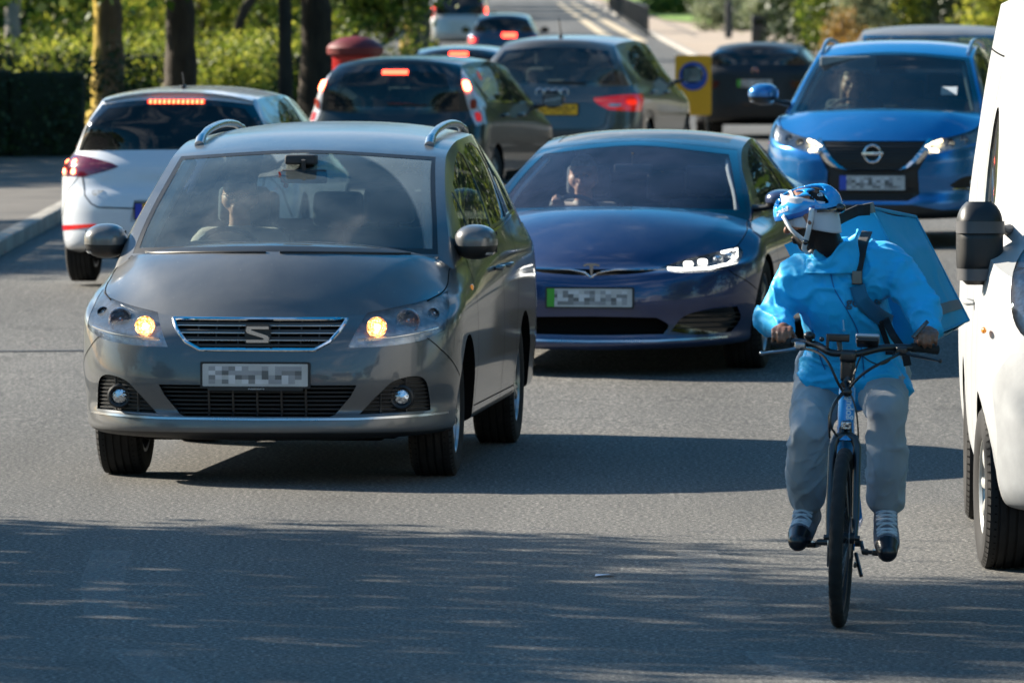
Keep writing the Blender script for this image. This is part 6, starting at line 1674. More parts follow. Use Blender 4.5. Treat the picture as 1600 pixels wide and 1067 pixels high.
# ------------------------------------------------------------------ bicycle
BLUE = (.015, .30, .72)
bike = empty('bicycle', (1.26, 32.0, 0), R(-93), 'blue electric bicycle with a black fork and a lettered head tube, ridden by the courier', 'bicycle')
bike.rotation_euler = (R(-1.8), 0, R(-93))
M_BB = mat('bike_blue', BLUE, .3, coat=.8, var=.05)
M_BK = mat('bike_black', (.012, .012, .013), .35, coat=.3)
M_ST = mat('bike_steel', (.35, .36, .38), .3, metal=1.0)
def bike_wheel(x, steer=0.0, parent=bike):
    g = MB(); Rr = .345; tr = .027
    def ring(r0, prof, N=120):
        rows = []
        for i in range(N + 1):
            a = 2 * math.pi * i / N; rows.append([((r0 + pr) * math.cos(a), py, (r0 + pr) * math.sin(a)) for pr, py in prof])
        g.grid(rows)
    ring(.290, [(-.012, -.012), (-.012, .012), (.0, .015), (.010, .013), (.006, 0), (.010, -.013), (0, -.015), (-.012, -.012)])
    g.tube([(0, -.05, 0), (0, .05, 0)], .022, 14)
    for k in range(32):
        a = 2 * math.pi * k / 32; s_ = 1 if k % 2 else -1; b = a + (.5 if (k // 2) % 2 else -.5)
        g.tube([(.022 * math.cos(b), s_ * .03, .022 * math.sin(b)), (.282 * math.cos(a), 0, .282 * math.sin(a))], .0011, 4, cap=False)
    rim = g.build('bicycle_wheel', [M_BK], parent); rim.location = (x, 0, Rr); rim.rotation_euler = (0, 0, steer)
    t = MB(); N = 160; rows = []
    for i in range(N + 1):
        a = 2 * math.pi * i / N; row = []
        for j in range(17):
            b = 2 * math.pi * j / 16; kn = .0022 if (abs(math.cos(b)) > .0 and math.cos(b) > .2 and (i + (1 if abs(b - math.pi) < 2.6 else 0)) % 4 < 2) else 0
            r = Rr - tr + (tr + kn) * math.cos(b); row.append((r * math.cos(a), (tr + kn) * .98 * math.sin(b), r * math.sin(a)))
        rows.append(row)
    t.grid(rows); t.build('tyre', [M_RUBBER], rim, angle=50)
    d = MB(); d.lathe([(.045, .032), (.08, .032), (.08, .034), (.045, .034)], 30); d.build('brake_disc', [M_ST], rim)
    return rim
fw = bike_wheel(0.0, R(-3.2))
rw_ = bike_wheel(-1.10)
# frame
g = MB()
HT0, HT1 = Vector((-.135, 0, .735)), Vector((-.205, 0, .925)); BB = Vector((-.66, 0, .28)); SEAT = Vector((-.86, 0, .80)); RA = Vector((-1.10, 0, .345))
g.tube([HT0, HT1], .026, 16)
g.tube([HT0 + Vector((-.01, 0, .03)), HT0.lerp(BB, .5), BB], [.034, .034, .034], 16, flat=1.15)
g.tube([HT1 + Vector((0, 0, -.05)), SEAT + Vector((.05, 0, -.16))], .022, 12)
g.tube([BB, SEAT], .019, 12)
for s_ in (1, -1):
    g.tube([BB + Vector((-.03, s_ * .03, 0)), RA + Vector((0, s_ * .06, 0))], .011, 8); g.tube([SEAT + Vector((.03, s_ * .02, -.12)), RA + Vector((0, s_ * .06, 0))], .009, 8)
g.tube([(BB.x, -.045, BB.z), (BB.x, .045, BB.z)], .03, 14)
frame_o = g.build('frame', [M_BB], bike)
g = MB()   # lettered cover in front of the head tube
rows = []
for t in np.linspace(0, 1, 12):
    c_ = HT0.lerp(HT1, -.10 + 1.05 * t); w = .033 - .004 * abs(t - .5)
    rows.append([c_ + Vector((.028 * math.cos(a) ** .8 if math.cos(a) > 0 else 0, w * math.sin(a), 0)) for a in np.linspace(-math.pi / 2, math.pi / 2, 13)])
g.grid(rows); hc = g.build('head_tube_cover', [M_BB], bike)
tm = text_mesh('gopuff', .039, extrude=.0006, bold=.0008)
lo = link_mesh('lettering', tm, mat('white_decal', (.75, .78, .8), .4), hc, False)
ax = (HT1 - HT0).normalized()
mid = HT0.lerp(HT1, .53) + Vector((.0295, .006, .004))
lo.matrix_local = Matrix.Translation(mid) @ Matrix(((0, -ax.z, 0), (0, 0, 0), (0, 0, 0))).to_4x4() if False else Matrix.Translation(mid)
Xl = ax; Zl = Vector((ax.z, 0, -ax.x)).normalized(); Yl = Zl.cross(Xl)
lo.matrix_local = Matrix(((Xl.x, Yl.x, Zl.x, mid.x), (Xl.y, Yl.y, Zl.y, mid.y), (Xl.z, Yl.z, Zl.z, mid.z), (0, 0, 0, 1)))
# fork
g = MB()
for s_ in (1, -1):
    g.tube([(0, s_ * .050, .345), (-.03, s_ * .051, .42), (-.112, s_ * .047, .69), (-.122, s_ * .034, .722), (-.128, 0, .735)], [.011, .014, .017, .018, .022], 12)
g.tube([(0, -.07, .345), (0, .07, .345)], .011, 10)
g.tube([(-.128, 0, .735), (-.14, 0, .76)], .028, 12)
g.build('fork', [mat('fork_dark', (.012, .016, .022), .3, coat=.5)], bike)
g = MB(); g.box((-.075, .002, .775), (.05, .042, .035), bev=.01); lh = g.build('front_lamp', [M_BK], bike); g = MB(); g.box((-.049, .002, .775), (.006, .036, .028), bev=.006); g.build('lamp_glass', [M_REFLECTOR], lh)
# stem, bars
g = MB()
g.tube([HT1, HT1 + Vector((-.03, 0, .085))], .019, 14)
g.box((-.225, 0, .985), (.055, .058, .10), bev=.016); g.box((-.215, 0, 1.035), (.06, .066, .05), bev=.016); g.build('stem', [M_BK], bike)
HL, HRt = Vector((-.33, -.245, 1.075)), Vector((-.33, .316, 1.065))     # grips under the two hands
def bars_curve(t):
    pts = [Vector((-.365, -.280, 1.072)), Vector((-.33, -.22, 1.078)), Vector((-.27, -.12, 1.075)), Vector((-.205, -.04, 1.045)), Vector((-.205, .04, 1.045)), Vector((-.27, .16, 1.070)), Vector((-.33, .28, 1.072)), Vector((-.365, .362, 1.064))]
    P_ = pchip(np.linspace(0, 1, len(pts)), [tuple(p) for p in pts], [t]); return Vector(P_[0]) + Vector((0, -.017, 0))
g = MB(); g.tube([bars_curve(t) for t in np.linspace(0.02, .98, 40)], .0145, 12); g.build('handlebar', [M_BK], bike)
for t0, t1 in ((0.0, .17), (.83, 1.0)):
    g = MB(); g.tube([bars_curve(t) for t in np.linspace(t0, t1, 12)], [.0175 + .0012 * (i % 2) for i in range(12)], 12); g.build('grip', [mat('grip_rubber', (.02, .02, .02), .8)], bike)
for s_, t in ((-1, .215), (1, .785)):
    p = bars_curve(t); g = MB(); g.box(p + Vector((.02, 0, -.012)), (.05, .045, .035), bev=.01)
    tip = p + Vector((.035, s_ * .15, -.045))
    g.tube([p + Vector((.03, s_ * .01, -.018)), p + Vector((.055, s_ * .05, -.028)), tip], [.010, .009, .007], 8, flat=.7); g.ball(tip, .009, 6)
    g.build('brake_lever', [M_BK if s_ > 0 else M_ST], bike)
p = bars_curve(.26); g = MB(); g.ball(p + Vector((0.01, 0, .03)), (.024, .024, .018), 8); g.build('bell', [M_BK], bike)
g = MB(); p = bars_curve(.64); g.box(p + Vector((-.005, -.005, .038)), (.03, .085, .05), bev=.008, rot=Matrix.Rotation(.9, 3, 'Y')); dsp = g.build('display', [M_BK], bike)
g = MB(); g.box(p + Vector((.004, -.005, .048)), (.012, .092, .052), bev=.005, rot=Matrix.Rotation(.9, 3, 'Y')); g.build('display_frame', [mat('display_silver', (.5, .52, .54), .35, metal=.6)], dsp)
g = MB(); g.box((-.215, -.04, 1.105), (.04, .085, .030), bev=.006); g.box((-.205, -.082, 1.09), (.02, .012, .06), bev=.004); g.tube([(-.21, -.03, 1.05), (-.215, -.04, 1.10)], .01, 8); g.ball((-.20, -.105, 1.098), .010, 8); g.build('phone_mount', [M_BK], bike)
# cables
g = MB()
def cable(a, b, c_, d, r=.0042, n=22):
    pts = []
    for t in np.linspace(0, 1, n):
        pts.append((1 - t) ** 3 * Vector(a) + 3 * (1 - t) ** 2 * t * Vector(b) + 3 * (1 - t) * t * t * Vector(c_) + t ** 3 * Vector(d))
    g.tube(pts, r, 6)
cable(bars_curve(.22) + Vector((.04, .0, -.02)), (-.12, -.06, 1.06), (-.08, -.07, .98), (-.15, -.015, .90), .0055)
cable(bars_curve(.78) + Vector((.04, .0, -.02)), (-.10, .12, 1.01), (-.10, .05, .99), (-.15, .0, .90), .0065)
cable((-.15, -.015, .90), (-.10, -.06, .86), (-.08, -.07, .80), (-.12, -.06, .72), .0045)
cable((-.15, .0, .90), (-.10, -.05, .87), (-.06, -.09, .78), (-.10, -.03, .73), .004)
cable((-.15, .0, .91), (-.12, -.04, .88), (-.10, -.10, .80), (-.14, -.04, .74), .0045)
cable((-.15, .01, .90), (-.14, .03, .86), (-.12, .055, .82), (-.14, .05, .62), .004)
cable(bars_curve(.62), (-.15, .03, 1.02), (-.12, .03, .96), (-.15, .005, .90), .0035)
cable(bars_curve(.76), (-.14, .16, .985), (-.16, .10, 1.0), bars_curve(.60), .003)
g.build('cables', [M_BK], bike)
g = MB(); g.tube([(-.165, -.014, .935), (-.150, 0, .905), (-.165, .014, .935)], .016, 8); g.ball((-.15, 0, .90), .02, 8); g.build('cable_clamp', [M_BK], bike)
# cranks, chainring, pedals, saddle
PL = Vector((-.50, .163, .258)); PR = Vector((-.83, -.160, .258))
g = MB(); g.tube([(BB.x, .03, BB.z), (BB.x, .075, BB.z), (PL.x, .085, PL.z), (PL.x, .10, PL.z)], .013, 8); g.tube([(BB.x, -.03, BB.z), (BB.x, -.095, BB.z), (PR.x, -.105, PR.z), (PR.x, -.12, PR.z)], .013, 8); g.build('crank', [M_BK], bike)
g = MB(); g.lathe([(.04, -.062), (.095, -.062), (.098, -.058), (.095, -.055), (.04, -.055)], 40, M=Matrix.Translation((BB.x, 0, BB.z))); g.build('chainring', [M_ST], bike)
for q in (PL, PR):
    g = MB(); s_ = 1 if q.y > 0 else -1; g.box(q + Vector((0, s_ * .0, -.0)), (.085, .095, .022), bev=.005); g.tube([q + Vector((0, -s_ * .07, 0)), q], .008, 8); g.build('pedal', [M_BK], bike)
g = MB(); g.tube([BB.lerp(SEAT, .9), SEAT + Vector((-.03, 0, .10))], .014, 10); g.build('seat_post', [M_ST], bike)
g = MB(); rows = []
for t in np.linspace(0, 1, 12):
    x = -.76 - .27 * t; w = .02 + .065 * sstep(.35, 1, t); rows.append([(x, w * math.sin(a), .905 + .028 * math.cos(a) - .0) for a in np.linspace(-math.pi * .75, math.pi * .75, 13)])
g.grid(rows); g.build('saddle', [M_BK], bike)
g = MB(); g.box((-.60, .05, .20), (.09, .012, .02), bev=.004); g.tube([(-.66, .05, .24), (-.56, .075, .16)], .008, 6); g.build('kickstand', [M_BK], bike)
# ------------------------------------------------------------------ the courier
RID = Matrix.Translation((1.26, 32.0, 0)) @ Matrix.Rotation(R(-96), 4, 'Z')
M_SKIN = mat('skin_brown', (.26, .115, .065), .45, var=.18, vscale=25, bump=.25, bscale=160, bdist=.0008, sss=.08)
M_SKINL = mat('skin_light', (.45, .24, .16), .5, var=.15, sss=.1)
def cloth(name, base, rough=.55, sheen=.2, var=.1, weave=260, spec=.4, fold=0.0, dist=.010):
    m = mat(name, base, rough, var=var, vscale=3.5, sheen=sheen, spec=spec)
    n = m.node_tree; b = n.nodes['Principled BSDF']
    t1 = texn(n, scale=weave, Detail=2); t2 = texn(n, scale=7 if fold else 12, Detail=3, sc=(1.2, 1.0, .8), **(dict(noise_type='RIDGED_MULTIFRACTAL') if fold else {}))
    ad = n.nodes.new('ShaderNodeMath'); ad.operation = 'MULTIPLY_ADD'; ad.inputs[1].default_value = .06
    n.links.new(t1.outputs[0], ad.inputs[0]); n.links.new(t2.outputs[0], ad.inputs[2])
    bp = n.nodes.new('ShaderNodeBump'); bp.inputs['Strength'].default_value = .5 if fold else .45; bp.inputs['Distance'].default_value = .012 if fold else .008
    n.links.new(ad.outputs[0], bp.inputs['Height']); n.links.new(bp.outputs[0], b.inputs['Normal'])
    return m
M_JACKET = cloth('jacket_blue', (.02, .50, .92), .50, .12, spec=.3, fold=1)
M_TROUSER = cloth('trouser_grey', (.36, .37, .38), .85, .30, var=.12, fold=1)
M_BAG = cloth('bag_blue', (.02, .36, .60), .62, .1, weave=420)
M_WEB = cloth('webbing_black', (.012, .012, .014), .7, .1)
M_BUCKLE = mat('buckle_grey', (.20, .18, .15), .5)
M_SHOE = cloth('shoe_grey', (.16, .16, .19), .6, .1)
M_SHOEB = mat('shoe_black', (.012, .012, .016), .3, coat=.25)
M_SOLE = mat('shoe_sole_red', (.16, .015, .015), .4)
M_WHITEB = cloth('band_white', (.66, .68, .74), .7, .2)
M_STRAPW = mat('strap_white', (.75, .75, .76), .6)
V = Vector
def crumple(amp, scale, seed=0.0, fine=.4, sharp=3.0, warp=1.2):
    """folds pushed into a cloth surface: narrow ridges over smooth hollows"""
    def f(co, no):
        out = co.copy()
        for i in range(len(co)):
            p = co[i]; q = V((p[0] * scale[0] + seed, p[1] * scale[1], p[2] * scale[2]))
            w = noise.noise(q * .45 + V((9, 2, 4))) * warp; q = q + V((w, -w, w))
            n1 = max(0.0, 1 - abs(noise.noise(q)) * 2.2) ** sharp; n2 = max(0.0, 1 - abs(noise.noise(q * 2.1 + V((5, 1, 2)))) * 2.2) ** sharp
            out[i] = p + no[i] * (amp * ((n1 - .3) + fine * (n2 - .3) + .5 * noise.noise(q * .6)))
        return out
    return f
# joints in rider coordinates (x forward, y to his left, z up)
HIP = V((-.93, -.01, .95)); CH = V((-.66, -.04, 1.27)); NK = V((-.56, -.075, 1.43)); HD = V((-.475, -.14, 1.555))
SHR, SHL = V((-.60, -.195, 1.330)), V((-.60, .150, 1.385))
ELR, ELL = V((-.58, -.300, 1.165)), V((-.52, .290, 1.215))
HNR, HNL = V((-.375, -.245, 1.115)), V((-.375, .322, 1.105))
KNR, KNL = V((-.60, -.155, .705)), V((-.50, .150, .785))
ANR, ANL = V((-.895, -.178, .415)), V((-.575, .138, .415))
HPR, HPL = V((-.93, -.11, .92)), V((-.93, .09, .92))
FTR, FTL = V((-.80, -.195, .30)), V((-.47, .145, .30))
blobs = [(HIP, CH, .13, .145), (CH, NK, .14, .06), (SHR, SHL, .065, .065), (NK, V((-.52, -.10, 1.50)), .058, .056),
         (SHR, ELR, .055, .045), (SHL, ELL, .055, .045), (ELR, HNR + V((-.045, 0, .012)), .042, .027), (ELL, HNL + V((-.045, 0, .012)), .042, .027),
         (HPR, KNR, .085, .055), (HPL, KNL, .085, .055), (KNR, ANR, .055, .04), (KNL, ANL, .055, .04), (HPR, HPL, .11, .11)]
# head: own frame, face towards -y and a little away from the camera
HM = Matrix.Translation(HD) @ Matrix.Rotation(R(-104), 4, 'Z') @ Matrix.Rotation(R(14), 4, 'Y') @ Matrix.Rotation(R(-4), 4, 'X')
def H(x, y, z): return HM @ V((x, y, z))
hb = [((-.015, 0, .035), (.01, 0, .045), .092, .088), ((.02, 0, -.02), (.035, 0, -.06), .070, .050), ((.0, .045, -.03), (.03, .03, -.075), .035, .026), ((.0, -.045, -.03), (.03, -.03, -.075), .035, .026),
      ((.045, .0, -.085), (.052, 0, -.09), .030, .028), ((.088, 0, .015), (.108, 0, -.018), .010, .016), ((.085, .020, -.055), (.085, -.020, -.055), .011, .011), ((.086, .016, -.068), (.086, -.016, -.068), .009, .009),
      ((.070, .045, .030), (.082, .015, .032), .013, .013), ((.070, -.045, .030), (.082, -.015, .032), .013, .013), ((.055, .045, -.015), (.06, .035, -.02), .022, .02), ((.055, -.045, -.015), (.06, -.035, -.02), .022, .02),
      ((-.03, 0, -.02), (-.035, 0, -.10), .060, .050)]
blobs += [(H(*a), H(*b), ra, rb) for a, b, ra, rb in hb]
for s_ in (1, -1):
    blobs += [(H(-.012, s_ * .086, .020), H(-.022, s_ * .094, -.008), .015, .014), (H(-.022, s_ * .094, -.008), H(-.012, s_ * .086, -.030), .013, .009)]
# hands: palm behind the grip, four unequal fingers curled over and round it, thumb below on the inner side
def hand(w, s_, raise_index=False):
    """w = centre of the palm; the bar runs along y under the fingers. s_=+1 left hand"""
    out = [(w + V((-.045, 0, .012)), w + V((0, 0, .012)), .027, .026)]
    knx = .040
    for k, (ln, r) in enumerate(((.88, .0088), (1.0, .0094), (.96, .0092), (.78, .0080))):
        # k=0 index (inner side) ... 3 little finger (outer side)
        yy = (-.033 + .022 * k) * s_
        b = w + V((knx - .004 * abs(k - 1), yy, .014 - .002 * k))
        out.append((w + V((-.012, yy * .75, .014)), b, .0135, .0115))
        if k == 0 and raise_index:
            m = b + V((.034, -.004 * s_, .006)) * ln; e = m + V((.024, -.006 * s_, -.018)); t = e + V((.012, -.004 * s_, -.016))
        else:
            m = b + V((.024, 0, -.012)) * ln; e = m + V((.004, 0, -.028)) * ln; t = e + V((-.018, 0, -.014)) * ln
        out += [(b, m, r * 1.2, r * 1.1), (m, e, r * 1.08, r), (e, t, r, r * .82)]
    tb = w + V((-.020, -.030 * s_, -.002))
    out += [(w + V((-.03, -.012 * s_, .0)), tb, .017, .014), (tb, tb + V((.022, -.018 * s_, -.020)), .0125, .0105), (tb + V((.022, -.018 * s_, -.020)), tb + V((.044, -.010 * s_, -.034)), .0100, .0082)]
    return out
blobs += hand(HNR + V((.0, 0, .004)), -1) + hand(HNL + V((.0, 0, .004)), 1)
M_BEARD_NAPE = mat('beard_nape_shade', (.012, .009, .008), .9, var=.4, vscale=120, bump=.6, bscale=300, bdist=.002)
HMi = HM.inverted()
def bm_(c):
    q = HMi @ V(c)
    if q.length < .2 and q.z > -.15:
        if q.x > -.005 and q.z < -.022 and not (q.x > .085 and q.z > -.05): return 1
        if q.x < -.035 and q.z > -.05: return 1
        if q.x > -.02 and q.z < -.05: return 1
        if q.x < .02 and q.z < -.035: return 1  # nape blackened as well, for the neck in shadow
    return 0
rider = remeshed('person', blobs, .0052, [M_SKIN, M_BEARD_NAPE], bm_, smooth=2)
rider.matrix_world = RID
tag(rider, 'courier in a blue jacket and helmet riding a bicycle, looking back over one shoulder', 'person')
fn = MB()   # finger nails
for w, s_ in ((HNR, -1), (HNL, 1)):
    for k in range(4):
        fn.ball(w + V((.048 + .02, (-.033 + .022 * k) * s_, -.012)), (.003, .005, .006), 6)
fn.build('fingernails', [mat('nail', (.30, .17, .12), .35)], rider)
# trousers: baggy joggers gathered at the ankle
tb = [(HPR, HPL, .135, .135), (HPR + V((0, 0, .04)), HPL + V((0, 0, .04)), .13, .13)]
for hp, kn, an, s_ in ((HPR, KNR, ANR, -1), (HPL, KNL, ANL, 1)):
    mid = hp.lerp(kn, .5) + V((0, s_ * .012, .0)); calf = kn.lerp(an, .55) + V((.025, s_ * .012, 0)); low = kn.lerp(an, .86) + V((.012, s_ * .006, .0))
    tb += [(hp, mid, .116, .098), (mid, kn + V((.0, s_ * .004, .02)), .098, .078), (kn + V((0, 0, .02)), calf, .078, .088), (calf, low, .088, .080), (low, an + V((0, 0, .05)), .074, .050), (low + V((.02, s_ * .03, .0)), low + V((.03, -s_ * .03, .01)), .048, .045)]
trousers = remeshed('trousers', tb, .010, [M_TROUSER], None, smooth=5, disp=crumple(.0100, (5.5, 5.5, 4.2), seed=3, fine=.5, sharp=4))
trousers.parent = rider
# jacket: padded shell with creased sleeves, standing collar and a flared hem
cx = V((-.80, -.01, .92))
jb = [(HIP + V((.08, .015, .05)), CH + V((.02, 0, -.02)), .185, .175), (HIP + V((.10, .06, .0)), HIP + V((.08, -.05, .0)), .155, .15), (HIP + V((.16, .09, -.025)), HIP + V((.10, .14, -.01)), .095, .09), (HIP + V((.16, -.10, .02)), HIP + V((.14, -.02, .0)), .095, .10),
      (CH, CH + V((.03, .01, .06)), .170, .150), (CH + V((0, 0, .04)), NK + V((-.01, 0, -.02)), .15, .085), (SHR + V((0, .02, 0)), SHL + V((0, -.02, 0)), .092, .092), (SHR + V((.0, .05, -.05)), SHL + V((.0, -.05, -.05)), .11, .11)]
for sh, el, hn, s_ in ((SHR, ELR, HNR, -1), (SHL, ELL, HNL, 1)):
    m = sh.lerp(el, .5); wr = hn + V((-.062, 0, .020)); f = el.lerp(wr, .5)
    jb += [(sh, m, .084, .076), (m, el, .076, .070), (el, f, .070, .064), (f, wr, .064, .048), (wr + V((.006, 0, 0)), wr + V((-.01, 0, 0)), .047, .052)]
    jb += [(sh.lerp(el, .25) + V((.05, s_ * .02, .03)), sh.lerp(el, .5) + V((.055, -s_ * .04, .01)), .032, .022), (sh.lerp(el, .55) + V((.045, s_ * .03, .02)), sh.lerp(el, .8) + V((.05, -s_ * .03, .0)), .030, .022), (el + V((.03, s_ * .04, .02)), f + V((.03, -s_ * .02, .035)), .030, .022)]
jb += [(V((-.80, .12, .93)), V((-.76, .19, .885)), .075, .055), (V((-.80, -.10, .95)), V((-.76, -.155, .935)), .07, .06), (V((-.76, -.10, .96)), V((-.74, .12, .92)), .085, .085)]
# collar and folds across the chest
for a in []:
    p0 = NK + V((.018 + .075 * math.cos(a), .012 + .088 * math.sin(a), -.050)); p1 = p0 + V((.012 * math.cos(a), .008 * math.sin(a), .070 + .055 * max(-.4, math.sin(a))))
    jb.append((p0, p1, .022, .012))
jb += [(V((-.52, .10, 1.36)), V((-.52, -.00, 1.16)), .030, .012), (V((-.51, -.12, 1.33)), V((-.53, .02, 1.18)), .026, .010), 
       (NK + V((.06, .055, .0)), V((-.50, .02, 1.30)), .030, .022), (NK + V((.055, -.04, -.01)), V((-.49, -.05, 1.27)), .026, .02)]
def jl(p): return 1.0
jacket = remeshed('jacket', jb, .0075, [M_JACKET], None, smooth=3, disp=crumple(.0125, (5.5, 8, 9), seed=11, fine=.28, sharp=3.2))
jacket.parent = rider
# standing collar, open towards the right shoulder, taller behind the jaw
def collar():
    g = MB(); rows = []
    for i in range(41):
        a = -2.2 + 4.9 * i / 40; k = max(0, math.sin(a)) ; row = []
        hgt = .062 + .108 * k + .010 * math.sin(a * 5)
        for j in range(9):
            t = j / 8; rx, ry = .078 + .018 * (1 - t) + .010 * t * t, .092 + .022 * (1 - t) + .008 * t * t
            w_ = .016 * noise.noise(V((a * 2.2, t * 2, 2))) + .008 * noise.noise(V((a * 9, t * 5, 7)))
            row.append(NK + V((.022 + (rx + w_) * math.cos(a), .014 + (ry + w_) * math.sin(a), -.085 + hgt * t * 1.0 + .012 * math.sin(a * 3 + 1) * t)))
        rows.append(row)
    g.grid(rows); o = g.build('collar', [M_JACKET], jacket, angle=70); md = o.modifiers.new('s', 'SOLIDIFY'); md.thickness = .007; md.offset = 0
    sb = o.modifiers.new('b', 'SUBSURF'); sb.levels = 1; sb.render_levels = 1
collar()
# body surface tree for straps
jm = jacket.data; jbvh = BVHTree.FromPolygons([v.co.copy() for v in jm.vertices], [tuple(p.vertices) for p in jm.polygons])
def on_jacket(y, z, off=.004):
    loc, nor, _, _ = jbvh.ray_cast(V((.6, y, z)), V((-1, 0, 0)))
    return (loc + V((off, 0, 0)) + nor * off * .5) if loc is not None else None
def strap(name, pts, w, matl, parent, off=.005, thick=.004):
    """a webbing strap laid over the jacket: pts are (y, z) seen from the front"""
    P_ = pchip(np.linspace(0, 1, len(pts)), pts, np.linspace(0, 1, 26)); rows = []
    for i in range(26):
        a, b = P_[max(0, i - 1)], P_[min(25, i + 1)]; t = V((b[0] - a[0], b[1] - a[1])).normalized(); nx, nz = -t.y, t.x; r = []
        for q in (-1, -.5, 0, .5, 1):
            h = on_jacket(P_[i][0] + nx * w / 2 * q, P_[i][1] + nz * w / 2 * q, off)
            if h is None: r = None; break
            r.append(h)
        if r:
            # a stiff strap bridges the small folds
            m = max(p.x for p in r); rows.append([V((p.x * .4 + m * .6, p.y, p.z)) for p in r])
    if len(rows) < 2: return None
    xs = [sum(p.x for p in r) / 5 for r in rows]
    g = MB(); g.grid(rows)
    o = g.build(name, [matl], parent); md = o.modifiers.new('s', 'SOLIDIFY'); md.thickness = thick; md.offset = 1
    return o
# zip, flap seams
def seam(name, pts, r, matl, off=.002):
    P_ = pchip(np.linspace(0, 1, len(pts)), pts, np.linspace(0, 1, 30)); q = [on_jacket(a, b, off) for a, b in P_]; q = [x for x in q if x is not None]
    g = MB(); g.tube(q, r, 6); return g.build(name, [matl], jacket)
M_SEAM = mat('seam_blue', (.005, .12, .36), .5)
seam('zip', [(-.075, 1.395), (-.055, 1.30), (.0, 1.20), (.035, 1.12), (.05, 1.02), (.055, .93)], .0022, M_SEAM)
seam('pocket_seam', [(-.145, 1.12), (-.12, 1.02), (-.10, .96)], .0025, M_SEAM)
q = on_jacket(-.015, 1.165); g = MB(); g.tube([q + V((.004, 0, 0)), q + V((.008, .003, -.035))], .003, 6); g.ball(q + V((.009, .003, -.04)), .006, 6); g.build('zip_pull', [mat('pull_pale', (.3, .5, .65), .4)], jacket)
tm = text_mesh('gopuff', .052, extrude=.0004, bold=.0012)
for v in tm.vertices:
    h = on_jacket(.060 + v.co.x, 1.228 + v.co.y - v.co.x * .1, .003); v.co = h if h is not None else v.co
link_mesh('lettering', tm, mat('print_grey', (.12, .22, .30), .5), jacket, False)
# delivery bag
bag_fr = {'B': V((-.85, .071, 1.590)), 'D': V((-.80, .335, 1.098))}
# side panel corners seen at the right of the rider; the box continues behind him
Bc, Cc, Dc, Ec = V((-.84, .075, 1.590)), V((-1.20, .225, 1.545)), V((-.80, .330, 1.095)), V((-1.15, .440, 1.135))
wv = V((-.16, -.36, -.15))
g = MB(); N = 26
def lerp(a, b, t): return a * (1 - t) + b * t
def bagface(a, b, c_, d, bulge, nrm, sag=0.0, sd=0):
    rows = []
    for i in range(N + 1):
        row = []
        for j in range(N + 1):
            u, v = i / N, j / N; p = lerp(lerp(a, b, u), lerp(c_, d, u), v)
            p = p + V((0, 0, -.012)) * math.sin(math.pi * u) * (1 - v)
            e = math.sin(math.pi * u) ** .7 * math.sin(math.pi * v) ** .7 if 0 < u < 1 and 0 < v < 1 else 0
            p = p + nrm * (bulge * e + .030 * noise.noise(p * 5) * e + .010 * max(0, 1 - abs(noise.noise(p * 6 + V((7, 3, 1)))) * 5) * e)
            row.append(p)
        rows.append(row)
    return rows
A2, C2, D2, E2 = Bc + wv, Cc + wv, Dc + wv, Ec + wv
ctr = (Bc + Cc + Dc + Ec + A2 + C2 + D2 + E2) / 8
def fnrm(a, b, c_):
    n = (b - a).cross(c_ - a).normalized(); return n if n.dot(a - ctr) > 0 else -n
for q4, bl in (((Bc, Cc, Dc, Ec), .018), ((A2, C2, D2, E2), .02), ((Bc, A2, Dc, D2), .02), ((Cc, C2, Ec, E2), .03), ((Bc, Cc, A2, C2), -.02), ((Dc, Ec, D2, E2), .02)):
    g.grid(bagface(*q4, bl, fnrm(q4[0], q4[1], q4[2])))
bag = g.build('delivery_bag', [M_BAG], None, weld=.002, angle=60)
tag(bag, 'large blue delivery bag with a grey reflective band, strapped to the back of the courier', 'bag')
bag.matrix_world = RID
sn = fnrm(Bc, Cc, Dc)
def on_side(u, v, off=.003):      # u across (front to rear), v down
    p = lerp(lerp(Bc, Cc, u), lerp(Dc, Ec, u), v)
    e = math.sin(math.pi * u) ** .7 * math.sin(math.pi * v) ** .7 if 0 < u < 1 and 0 < v < 1 else 0
    return p + sn * (.018 * e + .030 * noise.noise(p * 5) * e + .010 * max(0, 1 - abs(noise.noise(p * 6 + V((7, 3, 1)))) * 5) * e + off)
g = MB(); g.grid([[on_side(u, v, .004) for u in np.linspace(0, 1, 12)] for v in (.80, .83, .86, .885)]); g.build('reflective_band', [mat('reflective_grey', (.17, .165, .17), .4, metal=.2)], bag)
g = MB()
for a, b in ((0, 0), (1, 0)):
    pts = [on_side(a * .999 + .0005, v, .002) for v in np.linspace(0, 1, 16)]; g.tube(pts, .005, 6)
pts = [on_side(u, .001, .002) for u in np.linspace(0, 1, 12)]; g.tube(pts, .007, 6); g.tube([on_side(u, .999, .002) for u in np.linspace(0, 1, 12)], .005, 6)
g.build('piping', [mat('bag_piping', (.03, .32, .52), .6)], bag)
g = MB(); g.box(Bc + V((.02, -.012, .0)), (.012, .045, .042), bev=.004, rot=Matrix.Rotation(.2, 3, 'X')); g.build('top_tab', [M_BUCKLE], bag)
g = MB()     # black top strap from the tab towards the far shoulder
pts = [Bc + V((.018, -.01, -.005)), Bc + V((.03, -.06, -.008)), V((-.74, -.035, 1.560)), V((-.68, -.085, 1.53))]
rows = [[p + V((0, 0, d)) for d in (-.022, -.012, .012, .022)] for p in pts]; rows = [[V(q) for q in r] for r in rows]
g.grid(rows); o = g.build('top_strap', [M_WEB], bag); md = o.modifiers.new('s', 'SOLIDIFY'); md.thickness = .012
